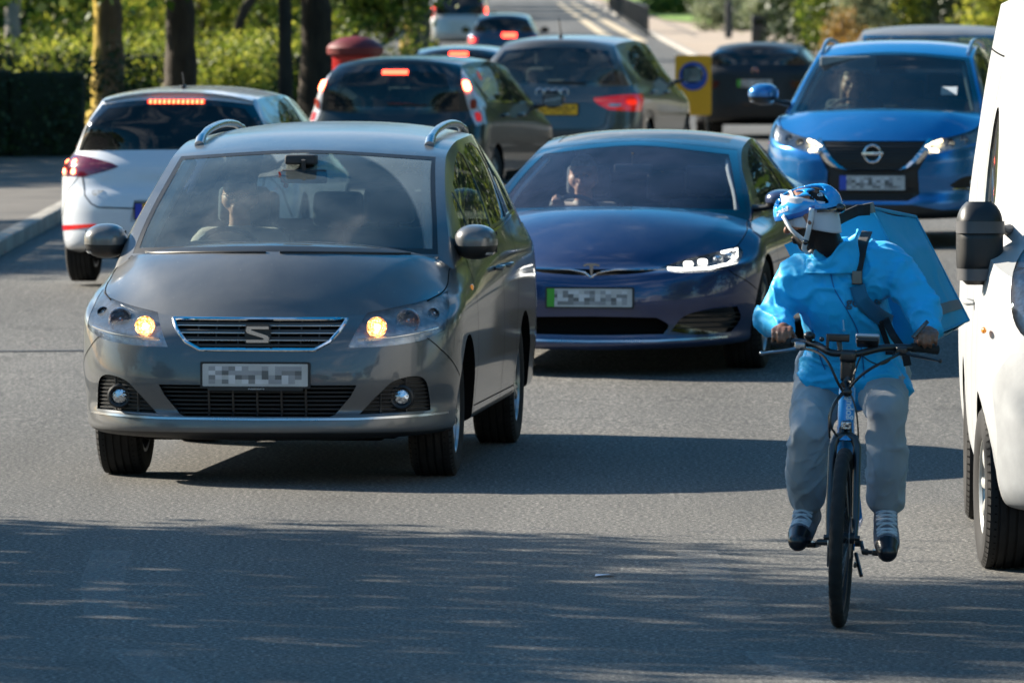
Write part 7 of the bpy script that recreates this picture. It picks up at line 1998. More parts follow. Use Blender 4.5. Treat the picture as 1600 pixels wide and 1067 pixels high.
def strap3(name, pts, w, matl, thick=.006):
    g = MB(); rows = []
    P_ = pchip(np.linspace(0, 1, len(pts)), [tuple(p) for p in pts], np.linspace(0, 1, 24))
    for i in range(24):
        t = V(P_[min(23, i + 1)]) - V(P_[max(0, i - 1)]); s2 = t.cross(V((1, 0, .2))).normalized() * w / 2; rows.append([V(P_[i]) + s2 * k for k in (-1, -.5, 0, .5, 1)])
    g.grid(rows); o = g.build(name, [matl], bag); md = o.modifiers.new('s', 'SOLIDIFY'); md.thickness = thick; md.offset = 0; return o
def J(y, z, o=.006):
    h = on_jacket(y, z, o); return h if h is not None else V((-.5, y, z))
strap3('shoulder_strap', [V((-.74, .06, 1.50)), J(.055, 1.455, .012), J(.045, 1.40, .012), J(.035, 1.345, .010), J(.035, 1.305, .010)], .042, M_WEB)
strap3('strap_pad', [J(.035, 1.30, .008), J(.055, 1.245, .008), J(.105, 1.185, .008), J(.155, 1.145, .008)], .060, cloth('strap_pad_blue', (.012, .14, .26), .7))
q = J(.036, 1.325, .016); g = MB(); g.box(q, (.010, .038, .050), bev=.004); g.build('strap_buckle', [M_BUCKLE], bag)
strap3('webbing', [J(.135, 1.165, .010), J(.18, 1.10, .010), J(.225, 1.03, .010), J(.235, .985, .012)], .030, M_WEB)
strap3('webbing', [J(.115, 1.155, .012), J(.135, 1.09, .014), J(.150, 1.03, .016)], .022, M_WEB)
q = J(.150, 1.03, .018); g = MB(); g.box(q, (.012, .04, .018), bev=.004); g.build('strap_buckle', [M_WEB], bag)
# hood and lining behind the neck, dark sleeve put in for the neck in shadow
g = remeshed('neck_shade_sleeve', [(V((-.545, -.075, 1.42)), V((-.52, -.10, 1.50)), .070, .064)], .008, [M_WEB], None, 2, disp=crumple(.003, (14, 14, 20))); g.parent = rider
# shoes
def shoe(an, ft, s_, yaw, pitch):
    Mx = Matrix.Translation(ft) @ Matrix.Rotation(yaw, 4, 'Z') @ Matrix.Rotation(pitch, 4, 'Y') @ Matrix.Scale(1.22, 4)
    Mx = Mx @ Matrix.Diagonal((1, 1.2, 1.1, 1))
    T = lambda x, y, z: Mx @ V((x, y, z))
    bl = [(T(.07, 0, -.005), T(.115, .0, -.012), .046, .036), (T(.0, 0, .0), T(.07, 0, -.005), .045, .046), (T(-.09, 0, .0), T(0, 0, .0), .040, .043), (T(-.10, 0, .03), T(-.06, 0, .055), .038, .042), (T(-.05, 0, .045), T(.02, 0, .025), .042, .040), (T(-.075, 0, .075), T(-.07, 0, .095), .043, .043)]
    bl = [(a_, b_, r1 * 1.14, r2 * 1.14) for a_, b_, r1, r2 in bl]
    def mi(c):
        q = Mx.inverted() @ V(c)
        if q.z < -.034: return 2
        if q.x > .088 and q.z < .030 or q.z < -.020: return 1
        return 0
    o = remeshed('shoe', bl, .006, [M_SHOE, M_SHOEB, M_SOLE], mi, smooth=3, disp=lambda co, no: np.array([V(c) if (Mx.inverted() @ V(c)).z > -.044 else Mx @ V(((Mx.inverted() @ V(c)).x, (Mx.inverted() @ V(c)).y, -.044)) for c in co]))
    o.parent = rider
    bv = BVHTree.FromPolygons([v.co.copy() for v in o.data.vertices], [tuple(p.vertices) for p in o.data.polygons])
    g = MB(); up = (Mx.to_3x3() @ V((.5, 0, 1))).normalized()
    def top(x, y):
        src = T(x, y, 0) + up * .2; l, n, _, _ = bv.ray_cast(src, -up); return l + up * .003 if l is not None else None
    for k in range(6):
        x = -.038 + .018 * k; 
        for sg in (1, -1):
            pp = [top(x + (.014 * t if sg > 0 else -.0 + .014 * (1 - t)), -.026 + .052 * t) for t in np.linspace(0, 1, 7)]; pp = [p for p in pp if p is not None]
            if len(pp) > 2: g.tube(pp, .0042, 6)
    g.build('laces', [mat('lace_pale', (.62, .63, .66), .8)], o)
    g = MB(); g.tube([T(-.072, 0, .085), T(-.070, 0, .150)], [.046, .042], 16); g.build('sock', [mat('sock_grey', (.33, .35, .40), .9)], o)
    return o
shoe(ANR, V((-.850, -.190, .335)), -1, R(-8), R(16)); shoe(ANL, V((-.525, .150, .335)), 1, R(6), R(24))
# white band under the helmet
def band():
    rows = []
    for z in np.linspace(-.040, .085, 15):
        row = []
        for a in np.linspace(0, 2 * math.pi, 49):
            k = math.cos(a); rear = max(0, -k)
            zz = z - .050 * rear + .03 * max(0, k); rx, ry = (.100, .089); 
            bul = 1 + .04 * math.sin((z + .015) / .1 * math.pi) + .012 * noise.noise(V((a * 2, z * 60, 0)))
            row.append(H(-.006 + rx * k * bul, ry * math.sin(a) * bul, zz + .012))
        rows.append(row)
    g = MB(); g.grid(rows); o = g.build('headband', [M_WHITEB], rider); md = o.modifiers.new('s', 'SOLIDIFY'); md.thickness = .005; return o
band()
# helmet
def helmet():
    nu, nt = 96, 120; c0 = V((-.004, 0, .050))
    def sh(u, t, k=1.0):
        """u -1..1 across, t 0 front .. 1 back, over the top"""
        th = R(-8) + t * R(200); 
        yy = math.sin(u * math.pi / 2 * .98)
        rx, rz, ry = .148, .118, .112
        cc = math.cos(u * math.pi / 2 * .98) ** .75
        x = rx * math.cos(th) * cc; z = rz * math.sin(th) * (cc if math.sin(th) > 0 else 1) ; y = ry * yy * (1 - .10 * (1 - math.sin(max(0, min(math.pi, th)))))
        rib = .004 * math.cos(u * 4.2 * math.pi)
        f = k + rib * 3.5 / .12 * .18 if k >= 1 else k
        return H(c0.x + x * f, c0.y + y * f, c0.z + z * f)
    # surface as rings: longitude a round the head, latitude b from rim to crown
    def S(a, b, k=1.0):
        ca, sa = math.cos(a), math.sin(a)
        rim = .014 + .010 * max(0, ca) + .012 * max(0, -ca) ** 1.5 + .016 * math.exp(-((ca + .35) / .3) ** 2)      # rim height (front higher, back lower)
        zr = rim
        e = b
        rx = .166 if ca > 0 else .152; ry = .108
        ang = e * math.pi / 2
        rr = math.cos(ang) ** .72
        x = rx * ca * rr; y = ry * sa * rr; z = zr + (.143 - zr) * math.sin(ang) ** .95
        hgt = 1 + .025 * math.cos(6 * y / .108) * math.sin(ang * 2)
        if e < .22: 
            hgt -= .03 * (1 - e / .22) * .6
        f = .90; return H(-.002 + x * hgt * k * f, y * hgt * k * f, .006 + z * (hgt if k >= 1 else k) * f)
    na, nb = 160, 56
    def vent(a, b):
        """openings laid out as long slots between ribs"""
        ang = b * math.pi / 2; rr = math.cos(ang) ** .72
        x, y = math.cos(a) * rr, math.sin(a) * rr      # plan coordinates -1..1
        ay = abs(y); 
        def slot(y0, slope, w, x0, x1):
            yc = y0 + slope * (x + .1); 
            if not (x0 < x < x1): return False
            ends = min((x - x0), (x1 - x)) / .16
            return abs(ay - yc) < w * min(1, ends ** .6)
        return (slot(0.0, 0, .115, -.60, .86) or slot(.34, -.10, .135, -.70, .88) or slot(.65, -.24, .13, -.12, .80) or slot(.66, -.05, .16, -.80, -.22) or (slot(.84, -.1, .06, -.42, .18) and b > .12)) and b > .12
    def cross(a, b):
        ang = b * math.pi / 2; rr = math.cos(ang) ** .72; x, y = math.cos(a) * rr, math.sin(a) * rr; ay = abs(y)
        return abs(x - (.40 - .25 * ay)) < .045 and ay > .12
    mb = MB(); idx = {}
    for j in range(nb + 1):
        for i in range(na): idx[(i, j)] = len(mb.v); mb.v.append(tuple(S(2 * math.pi * i / na, j / nb * .985)))
    for j in range(nb):
        for i in range(na):
            a, b = 2 * math.pi * (i + .5) / na, (j + .5) / nb * .985
            cr = cross(a, b)
            if vent(a, b) and not cr: continue
            mb.f.append((idx[(i, j)], idx[((i + 1) % na, j)], idx[((i + 1) % na, j + 1)], idx[(i, j + 1)]))
            mb.m.append(1 if (cr and vent(a, b)) else (2 if b < .10 and math.cos(a) > -.4 else 0))
    mb.f.append(tuple(idx[(i, nb)] for i in range(na))); mb.m.append(0)
    me = bpy.data.meshes.new('helmet'); me.from_pydata(mb.v, [], mb.f); me.polygons.foreach_set('material_index', mb.m)
    bm = bmesh.new(); bm.from_mesh(me); bmesh.ops.recalc_face_normals(bm, faces=bm.faces)
    for _ in range(3):
        bmesh.ops.smooth_vert(bm, verts=[v for v in bm.verts if v.is_boundary and v.co.z > 0], factor=.5, use_axis_x=True, use_axis_y=True, use_axis_z=True)
    bm.to_mesh(me); bm.free()
    hm = link_mesh('helmet', me, [mat('helmet_blue', (.015, .34, .80), .22, coat=.7, var=.05), mat('helmet_white', (.75, .78, .80), .25, coat=.5), mat('helmet_dark_blue', (.006, .12, .42), .25, coat=.5)], rider, True, 50)
    md = hm.modifiers.new('s', 'SOLIDIFY'); md.thickness = .011; md.offset = -1
    inner = MB(); inner.grid([[S(2 * math.pi * i / 64, j / 24, .86) for i in range(65)] for j in range(25)]); inner.build('helmet_liner', [M_VOID], hm)
    bv = BVHTree.FromPolygons([v.co.copy() for v in me.vertices], [tuple(p.vertices) for p in me.polygons])
    def lettering(txt, size, a0, b0, rot, mname='helmet_print'):
        tmm = text_mesh(txt, size, extrude=0.0, bold=.0006)
        o = S(a0, b0); e1 = (S(a0 + .05, b0) - S(a0 - .05, b0)).normalized(); e2 = (S(a0, b0 + .04) - S(a0, b0 - .04)).normalized(); nn = e1.cross(e2).normalized()
        if nn.dot(o - H(0, 0, .05)) < 0: nn = -nn
        c_, s2 = math.cos(rot), math.sin(rot)
        for v in tmm.vertices:
            x, y = v.co.x * c_ - v.co.y * s2, v.co.x * s2 + v.co.y * c_
            p = o + e1 * x + e2 * y + nn * .04; l, n2, _, _ = bv.ray_cast(p, -nn)
            v.co = (l + nn * .0012) if l is not None else (o + e1 * x + e2 * y + nn * .002)
        link_mesh('lettering', tmm, mat('helmet_print', (.72, .76, .8), .4), hm, False)
    return hm, S, lettering
helm, HS, hlet = helmet()
hlet('gopuff', .028, R(52), .20, R(180) + R(6)); hlet('go', .024, R(130), .34, R(180))
# chin straps: two white webbings meeting below the ear
def ctape(pts, w=.010):
    g = MB(); P_ = pchip(np.linspace(0, 1, len(pts)), [tuple(p) for p in pts], np.linspace(0, 1, 16)); rows = []
    for i in range(16):
        t = V(P_[min(15, i + 1)]) - V(P_[max(0, i - 1)]); n = (V(P_[i]) - H(0, 0, -.02)).normalized(); s2 = t.cross(n).normalized() * w; rows.append([V(P_[i]) - s2, V(P_[i]), V(P_[i]) + s2])
    g.grid(rows); o = g.build('chin_strap', [M_STRAPW], rider); md = o.modifiers.new('s', 'SOLIDIFY'); md.thickness = .003; md.offset = 0
for s_ in (1, -1):
    jn = H(.018, s_ * .088, -.075)
    ctape([H(.085, s_ * .078, .045), H(.062, s_ * .091, -.015), jn]); ctape([H(-.045, s_ * .100, .045), H(-.020, s_ * .103, -.015), jn]); ctape([jn, H(.035, s_ * .075, -.10), H(.05, 0, -.128)])
g = MB(); g.ball(H(.018, .090, -.078), .012, 8); g.build('strap_buckle', [M_GLOSSBLACK], rider)
g = MB(); g.ball(H(-.128, .02, .018), (.022, .026, .02), 8); g.tube([H(-.06, .095, .03), H(-.10, .075, .02), H(-.13, .02, .018)], .006, 6); g.build('helmet_dial', [M_GLOSSBLACK], helm)
# phone held against the left grip
ph = MB(); ph.box((0, 0, 0), (.012, .016, .090), bev=.004)
pho = ph.build('phone', [M_GLOSSBLACK, ]); pho.matrix_world = RID @ Matrix.Translation(HNL + V((.058, -.028, .030))) @ Matrix.Rotation(R(-42), 4, 'X') @ Matrix.Rotation(R(-15), 4, 'Y')
tag(pho, 'slim dark phone held in the left hand of the courier', 'phone')
# ------------------------------------------------------------------ drivers
def seated(root, x, y, z, label, skin, top, hair, hands, **kw):
    bpy.context.view_layer.update()
    return bust('person', label, root.matrix_world @ Matrix.Translation((x, y, z)), skin, top, hair, arms=hands, **kw)
M_TOPBLUE = cloth('shirt_dark', (.03, .035, .05), .8); M_TOPPALE = cloth('shirt_pale', (.42, .34, .28), .8); M_TOPNAVY = cloth('jumper_navy', (.02, .03, .07), .8)
M_HAIRD = mat('hair_dark', (.03, .02, .015), .7, var=.4, vscale=80, bump=.6, bscale=200); M_HAIRG = mat('hair_grey', (.28, .26, .24), .7, var=.4, vscale=80, bump=.6, bscale=200); M_HAIRB = mat('hair_brown', (.12, .06, .03), .7, var=.4, vscale=80, bump=.6, bscale=200)
seated(car1, -1.30, -.38, .66, 'driver of the grey people carrier, seen dimly through the dusty, sky-hazed windscreen', M_SKINL, M_TOPPALE, M_HAIRD, [(.36, .17, .36), (.36, -.17, .36)], glasses=True)
seated(car2, -1.42, -.38, .44, 'driver of the dark blue saloon with one pale hand on top of the steering wheel', M_SKINL, M_TOPPALE, M_HAIRG, [(.30, .16, .36), (.36, -.10, .54)])
seated(car3, -1.32, -.36, .54, 'driver of the bright blue crossover behind the windscreen', M_SKINL, M_TOPBLUE, M_HAIRB, [(.28, .16, .38), (.28, -.16, .38)], hairstyle='long')
# ------------------------------------------------------------------ pavements, planting, trees, street things
def leafmat(name, c1, c2, c3=None, trans=.35):
    m = bpy.data.materials.new(name); m.use_nodes = True; n = m.node_tree; MATS[name] = m
    b = n.nodes['Principled BSDF']; out = n.nodes['Material Output']
    g = n.nodes.new('ShaderNodeNewGeometry'); st = [(0.0, c1), (.6, c2)] + ([(.9, c3)] if c3 else [])
    r = ramp(n, st); n.links.new(g.outputs['Random Per Island'], r.inputs[0])
    n.links.new(r.outputs[0], b.inputs['Base Color']); b.inputs['Roughness'].default_value = .5; b.inputs['Specular IOR Level'].default_value = .35
    t = n.nodes.new('ShaderNodeBsdfTranslucent'); n.links.new(r.outputs[0], t.inputs[0])
    mx = n.nodes.new('ShaderNodeMixShader'); mx.inputs[0].default_value = trans
    n.links.new(b.outputs[0], mx.inputs[1]); n.links.new(t.outputs[0], mx.inputs[2]); n.links.new(mx.outputs[0], out.inputs[0])
    return m
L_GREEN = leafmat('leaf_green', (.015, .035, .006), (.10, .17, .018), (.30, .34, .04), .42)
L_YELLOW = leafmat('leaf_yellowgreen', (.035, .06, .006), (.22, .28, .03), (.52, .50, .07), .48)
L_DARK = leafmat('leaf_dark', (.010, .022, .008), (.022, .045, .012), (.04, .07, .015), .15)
L_GREY = leafmat('leaf_greygreen', (.05, .07, .03), (.24, .28, .15), (.42, .45, .27))
L_ORANGE = leafmat('leaf_russet', (.16, .10, .025), (.32, .18, .04), (.40, .27, .08))
def bark(name, c1, c2, moss=None):
    m, n, b = principled(name)
    t = texn(n, scale=5, Detail=8, sc=(1, 1, .3), Roughness=.7); r = ramp(n, [(.32, c1), (.62, c2)]); n.links.new(t.outputs[0], r.inputs[0])
    if moss:
        g = n.nodes.new('ShaderNodeNewGeometry'); s = n.nodes.new('ShaderNodeSeparateXYZ'); n.links.new(g.outputs['Normal'], s.inputs[0])
        mr = n.nodes.new('ShaderNodeMapRange'); mr.inputs['From Min'].default_value = -.25; mr.inputs['From Max'].default_value = -1.0; n.links.new(s.outputs['X'], mr.inputs[0])
        t2 = texn(n, scale=3, Detail=5); mm = n.nodes.new('ShaderNodeMath'); mm.operation = 'MULTIPLY'; n.links.new(mr.outputs[0], mm.inputs[0]); n.links.new(t2.outputs[0], mm.inputs[1])
        m2 = n.nodes.new('ShaderNodeMath'); m2.operation = 'MULTIPLY'; m2.inputs[1].default_value = 1.7; m2.use_clamp = True; n.links.new(mm.outputs[0], m2.inputs[0])
        mx = n.nodes.new('ShaderNodeMix'); mx.data_type = 'RGBA'; n.links.new(m2.outputs[0], mx.inputs[0]); n.links.new(r.outputs[0], mx.inputs[6]); mx.inputs[7].default_value = (*moss, 1); n.links.new(mx.outputs[2], b.inputs['Base Color'])
    else: n.links.new(r.outputs[0], b.inputs['Base Color'])
    b.inputs['Roughness'].default_value = .9
    bp = n.nodes.new('ShaderNodeBump'); bp.inputs['Strength'].default_value = .9; bp.inputs['Distance'].default_value = .04; n.links.new(t.outputs[0], bp.inputs['Height']); n.links.new(bp.outputs[0], b.inputs['Normal'])
    return m
B_DARK = bark('bark_dark', (.010, .007, .005), (.060, .044, .028)); B_MOSS = bark('bark_mossy', (.035, .025, .014), (.14, .10, .06), (.50, .34, .03)); B_PALE = bark('bark_pale', (.14, .12, .10), (.34, .30, .25))
def leaves(name, lumps, n, size, m, parent, seed=1, surf=.55, droop=.0, kind=None):
    """leaf-sized faces scattered in clumps through a set of ellipsoids (centre, radii)"""
    rs = np.random.RandomState(seed); vol = np.array([l[1][0] * l[1][1] * l[1][2] for l in lumps]) ** .72; cnt = (n * vol / vol.sum()).astype(int)
    P = []
    for (c, r), k in zip(lumps, cnt):
        nc = max(6, k // 34); d = rs.normal(size=(nc, 3)); d /= np.linalg.norm(d, axis=1)[:, None]; rad = (surf + (1 - surf) * rs.rand(nc)) ** .6
        rad *= (.80 + .35 * rs.rand(nc)); cc = np.array(c) + d * rad[:, None] * np.array(r)
        idx = rs.randint(0, nc, k); sp = np.mean(r) * .12 + size * .9
        P.append(cc[idx] + rs.normal(size=(k, 3)) * sp * np.array((1, 1, .7)))
    P = np.concatenate(P); P = P[P[:, 2] > .02]; k = len(P)
    u = rs.normal(size=(k, 3)); u /= np.linalg.norm(u, axis=1)[:, None]; w = rs.normal(size=(k, 3)); v = np.cross(u, w); v /= np.linalg.norm(v, axis=1)[:, None]
    s = size * (.6 + .8 * rs.rand(k))[:, None]
    q = np.stack([P - u * s * .5, P + v * s * .30, P + u * s * .5, P - v * s * .30], 1).reshape(-1, 3)
    me = bpy.data.meshes.new(name); me.vertices.add(4 * k); me.vertices.foreach_set('co', q.ravel())
    me.loops.add(4 * k); me.loops.foreach_set('vertex_index', np.arange(4 * k)); me.polygons.add(k); me.polygons.foreach_set('loop_start', np.arange(0, 4 * k, 4)); me.update(calc_edges=True)
    me.materials.append(m); o = bpy.data.objects.new(name, me); COL.objects.link(o)
    if parent: o.parent = parent
    return o
def trunk(mb, base, h, r, rnd, lean=(0, 0), limbs=5, crown_r=3.0, flare=1.35):
    pts = []; rr = []
    n = 14
    for i in range(n + 1):
        t = i / n; pts.append((base[0] + lean[0] * t * h + .05 * r * 8 * noise.noise(V((t * 3, base[0], 0))), base[1] + lean[1] * t * h, base[2] - .1 + t * h)); rr.append(r * (1 - .45 * t) * (1 + (flare - 1) * max(0, 1 - t * 9) ** 2))
    n0 = len(mb.v); mb.tube([V(pts[0]).lerp(V(pts[-1]), k / 60) if lean != (0, 0) else V((pts[min(n, int(k * n / 60))][0], pts[min(n, int(k * n / 60))][1], base[2] - .1 + k / 60 * h)) for k in range(61)], [rr[min(n, int(k * n / 60))] for k in range(61)], 20)
    for k in range(n0, len(mb.v)):
        p = V(mb.v[k]); d = V((p.x - base[0], p.y - base[1], 0)); q = noise.noise(V((p.x * 9 + base[0], p.y * 9, p.z * 2.2))) * .16 + noise.noise(V((p.x * 3, p.y * 3, p.z * 1.1 + 4))) * .16; mb.v[k] = tuple(p + d * q)
    for k in range(limbs):
        a = 2 * math.pi * (k + rnd.random() * .6) / limbs; t0 = .55 + .4 * rnd.random(); i = int(t0 * n); p = V(pts[i]); L = crown_r * (.6 + .4 * rnd.random()); q = []; 
        for j in range(7):
            tt = j / 6; q.append(p + V((math.cos(a) * L * tt, math.sin(a) * L * tt, L * (.75 * tt - .15 * tt * tt))) + V((noise.noise(V((tt * 4, k, 1))), noise.noise(V((tt * 4, k, 5))), 0)) * .25)
        mb.tube(q, [rr[i] * .55 * (1 - .8 * j / 6) for j in range(7)], 8)
def tree(label, base, h, r, m, bk, crown, n=2500, size=.35, seed=1, lean=(0, 0), name='tree', group=None, limbs=5):
    rnd = random.Random(seed); root = empty(name, base, 0, label, 'tree', group)
    g = MB(); trunk(g, (0, 0, 0), h, r, rnd, lean, limbs, max(c[1][0] for c in crown) * .8); g.build('trunk', [bk], root, angle=60)
    leaves('crown', crown, n, size, m, root, seed)
    return root
def crown_of(z, R_, h_, seed=1, k=6):
    rnd = random.Random(seed); out = [((0, 0, z), (R_ * .7, R_ * .7, h_ * .8))]
    for i in range(k):
        a = 2 * math.pi * i / k + rnd.random(); out.append(((math.cos(a) * R_ * .6, math.sin(a) * R_ * .6, z + (rnd.random() - .5) * h_), (R_ * .45, R_ * .45, h_ * .5)))
    return out
def bush(label, X, Y, w, d, h, m, n=1500, size=.12, seed=1, name='bush', cat='bush', group=None, z0=0.0, k=6, stems=True):
    rnd = random.Random(seed); root = empty(name, (X, Y, z0), 0, label, cat, group)
    lumps = [((0, 0, h * .45), (w * .4, d * .4, h * .48))]
    for i in range(k): lumps.append(((w * .5 * (rnd.random() * 1.5 - .75), d * .4 * (rnd.random() * 1.5 - .75), h * (.25 + .4 * rnd.random())), (w * .22, d * .3, h * (.25 + .1 * rnd.random()))))
    leaves('foliage', lumps, n, size, m, root, seed, surf=.4)
    if stems:
        g = MB()
        for i in range(7):
            a = rnd.random() * 6.28; g.tube([(0, 0, -.05), (math.cos(a) * w * .12, math.sin(a) * d * .12, h * .4), (math.cos(a) * w * .3, math.sin(a) * d * .25, h * .85)], [.05, .035, .012], 6)
        g.build('stems', [B_DARK], root)
    return root
def XY(px, D): return (px - 800) * D / F_PX, D
# --- surfaces
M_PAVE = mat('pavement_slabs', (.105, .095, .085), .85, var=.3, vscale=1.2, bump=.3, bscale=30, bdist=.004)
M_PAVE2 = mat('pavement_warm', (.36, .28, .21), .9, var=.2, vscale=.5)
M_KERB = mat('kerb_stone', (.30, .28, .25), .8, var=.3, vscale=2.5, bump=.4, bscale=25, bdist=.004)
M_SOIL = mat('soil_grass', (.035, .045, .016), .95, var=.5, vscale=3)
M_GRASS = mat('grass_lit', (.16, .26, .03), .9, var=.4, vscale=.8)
KX = -4.25
ys = list(np.arange(36, 130, 2)) + list(range(130, 420, 10))
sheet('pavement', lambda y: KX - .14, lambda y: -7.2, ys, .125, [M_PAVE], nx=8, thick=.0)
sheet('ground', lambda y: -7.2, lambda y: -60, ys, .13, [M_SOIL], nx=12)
g = MB()
for i, y in enumerate(np.arange(36, 240, .92)):
    z = gh(KX, y); dx = .004 * math.sin(i * 2.3); g.box((KX - .07 + dx, y + .45, z + .055), (.15, .905, .15), bev=.018)
ko = g.build('kerb', [M_KERB]); tag(ko, kind='structure')
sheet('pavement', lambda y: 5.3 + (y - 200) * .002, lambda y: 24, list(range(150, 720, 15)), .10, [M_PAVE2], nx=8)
g = MB()
for y in np.arange(150, 700, 4): g.box((5.22 + (y - 200) * .002, y + 2, .05), (.16, 3.96, .13), bev=.02)
tag(g.build('kerb', [M_KERB]), kind='structure')
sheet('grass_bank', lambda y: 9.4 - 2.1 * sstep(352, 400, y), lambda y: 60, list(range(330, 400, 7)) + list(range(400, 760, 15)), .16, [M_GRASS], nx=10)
# worn cream road markings far up the road
M_MARK = mat('marking_cream', (.52, .42, .28), .8, var=.35, vscale=1.5)
for x0, x1, ya, yb in ((3.35, 3.75, 300, 640), (4.35, 4.75, 290, 640)):
    g = MB(); g.grid([[(x0, y, .012), (x1, y, .012)] for y in np.arange(ya, yb, 10)]); tag(g.build('road_marking', [M_MARK]), kind='structure')
# ghost of old markings, and a scrap of paper
gm = bpy.data.materials.new('ghost_marking'); gm.use_nodes = True; n = gm.node_tree; b = n.nodes['Principled BSDF']; b.inputs['Base Color'].default_value = (.5, .49, .47, 1); b.inputs['Roughness'].default_value = .9
tr_ = n.nodes.new('ShaderNodeBsdfTransparent'); mx_ = n.nodes.new('ShaderNodeMixShader'); t_ = texn(n, scale=30, Detail=4); r_ = ramp(n, [(.35, .0), (.7, .24)]); n.links.new(t_.outputs[0], r_.inputs[0]); n.links.new(r_.outputs[0], mx_.inputs[0]); n.links.new(tr_.outputs[0], mx_.inputs[1]); n.links.new(b.outputs[0], mx_.inputs[2]); n.links.new(mx_.outputs[0], n.nodes['Material Output'].inputs[0])
for pts in ([(-1.74, 36.2), (-1.70, 34.4), (-1.58, 32.4)], [(-1.42, 30.9), (-1.10, 28.6)], [(.80, 36.2), (.83, 34.4), (.88, 32.3)], [(.93, 30.8), (1.12, 28.8)]):
    g = MB(); g.grid([[(x - .09, y, .005), (x + .09, y, .005)] for x, y in pts]); tag(g.build('road_marking', [gm]), kind='structure')
g = MB(); g.grid([[(x, 53.3 + .03 * math.sin(x * 3), gh(x, 53.3) + .006), (x, 53.42 + .03 * math.sin(x * 3 + 1), gh(x, 53.4) + .006)] for x in np.arange(-4.1, 8, .5)]); tag(g.build('road_seam', [mat('tar_seam', (.02, .02, .021), .6)]), kind='structure')
g = MB(); g.grid([[(.345, 34.62, .006), (.42, 34.66, .012)], [(.35, 34.70, .010), (.43, 34.73, .006)]]); tag(g.build('paper_scrap', [mat('paper', (.6, .6, .68), .7)]), 'small scrap of white paper lying on the shaded road', 'litter')
# --- left side planting
def hedge(label, x0, x1, y, d, h, m, n, size, seed, taper=0, base=.12):
    root = empty('hedge', ((x0 + x1) / 2, y, base), 0, label, 'hedge'); k = max(3, int((x1 - x0) / .9)); lumps = []
    rnd = random.Random(seed)
    for i in range(k + 1):
        t = i / k; hh = h * (1 - taper * t) * (.94 + .1 * rnd.random()); lumps.append((((x1 - x0) * (t - .5), 0, hh * .5), ((x1 - x0) / k * .75, d * .5, hh * .56)))
    leaves('foliage', lumps, n, size, m, root, seed, surf=.75)
    g = MB()
    for i in range(k): g.box(((x1 - x0) * ((i + .5) / k - .5), 0, h * (1 - taper * (i + .5) / k) * .40), ((x1 - x0) / k, d * .55, h * .78 * (1 - taper * (i + .5) / k)), bev=.1)
    g.build('hedge_core', [mat('hedge_inside', (.012, .02, .006), .95)], root)
    return root
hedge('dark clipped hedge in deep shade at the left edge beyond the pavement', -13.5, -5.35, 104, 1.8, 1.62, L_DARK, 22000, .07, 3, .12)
hedge('long sunlit hedge with rounded tops behind the roadside trees', -11.5, -3.3, 142, 2.6, 1.22, L_YELLOW, 26000, .08, 4)
bush('rounded sunlit shrub behind the roadside trees, right of the dark trunk', *XY(352, 136), 1.5, 1.6, 1.42, L_YELLOW, 7000, .07, 7)
bush('rounded sunlit shrub standing left of the mossy trunk', *XY(92, 138), 1.3, 1.6, 1.38, L_YELLOW, 6000, .07, 8)
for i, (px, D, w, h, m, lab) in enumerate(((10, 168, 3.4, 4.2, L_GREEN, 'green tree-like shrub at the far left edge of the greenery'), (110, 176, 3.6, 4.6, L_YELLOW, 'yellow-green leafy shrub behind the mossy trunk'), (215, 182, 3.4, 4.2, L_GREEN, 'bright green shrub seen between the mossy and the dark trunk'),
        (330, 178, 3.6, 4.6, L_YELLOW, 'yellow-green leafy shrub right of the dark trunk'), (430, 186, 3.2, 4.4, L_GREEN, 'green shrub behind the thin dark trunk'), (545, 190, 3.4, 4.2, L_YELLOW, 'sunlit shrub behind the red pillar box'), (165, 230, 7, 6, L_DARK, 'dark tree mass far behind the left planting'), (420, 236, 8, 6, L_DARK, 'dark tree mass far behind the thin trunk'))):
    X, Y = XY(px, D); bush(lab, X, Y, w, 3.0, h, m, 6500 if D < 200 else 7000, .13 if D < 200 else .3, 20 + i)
for i, (px, D, m) in enumerate(((-110, 172, L_GREEN), (-240, 168, L_YELLOW), (-370, 175, L_GREEN), (-510, 170, L_YELLOW), (-660, 172, L_GREEN), (-820, 170, L_GREEN))):
    X, Y = XY(px, D); bush('leafy shrub in the row left of the picture edge', X, Y, 4.2, 3, 4.6, m, 4200, .18, 520 + i, group='shrubs outside the picture on the left')
hedge('long clipped hedge continuing outside the picture on the left', -26, -13.6, 104, 1.8, 1.5, L_DARK, 14000, .09, 5)
def roadside(label, px, D, r, bk, h=7, seed=1, crown=True, lean=(0, 0), Rc=3.4, zc=7.2, m=None):
    X, Y = XY(px, D); return tree(label, (X, Y, .1), h, r, m or L_GREEN, bk, crown_of(zc, Rc, 2.2, seed) + [((-1.2, 0, 2.75), (1.3, 1.0, .62)), ((1.6, .3, 2.9), (1.1, .9, .6))], 6800, .2, seed, lean)
roadside('roadside tree with yellow moss down the sunlit side of its trunk', 165, 116, .225, B_MOSS, seed=31)
roadside('roadside tree with a straight black trunk, second from the left', 278, 112, .22, B_DARK, seed=32)
roadside('slender roadside tree with a thin black trunk beside the thick one', 444, 104, .095, B_DARK, seed=33, Rc=2.2)
roadside('thick roadside tree with a pale sunlit strip down the trunk', 490, 108, .225, B_PALE if False else B_DARK, seed=34)
roadside('pale-barked tree far left behind the shrubs', 18, 160, .16, B_PALE, seed=35)
roadside('tree by the road with ochre light on its trunk foot, beyond the pillar box', 650, 236, .36, B_MOSS, seed=36, Rc=4.5)
g = MB(); X, Y = XY(463, 107.2)
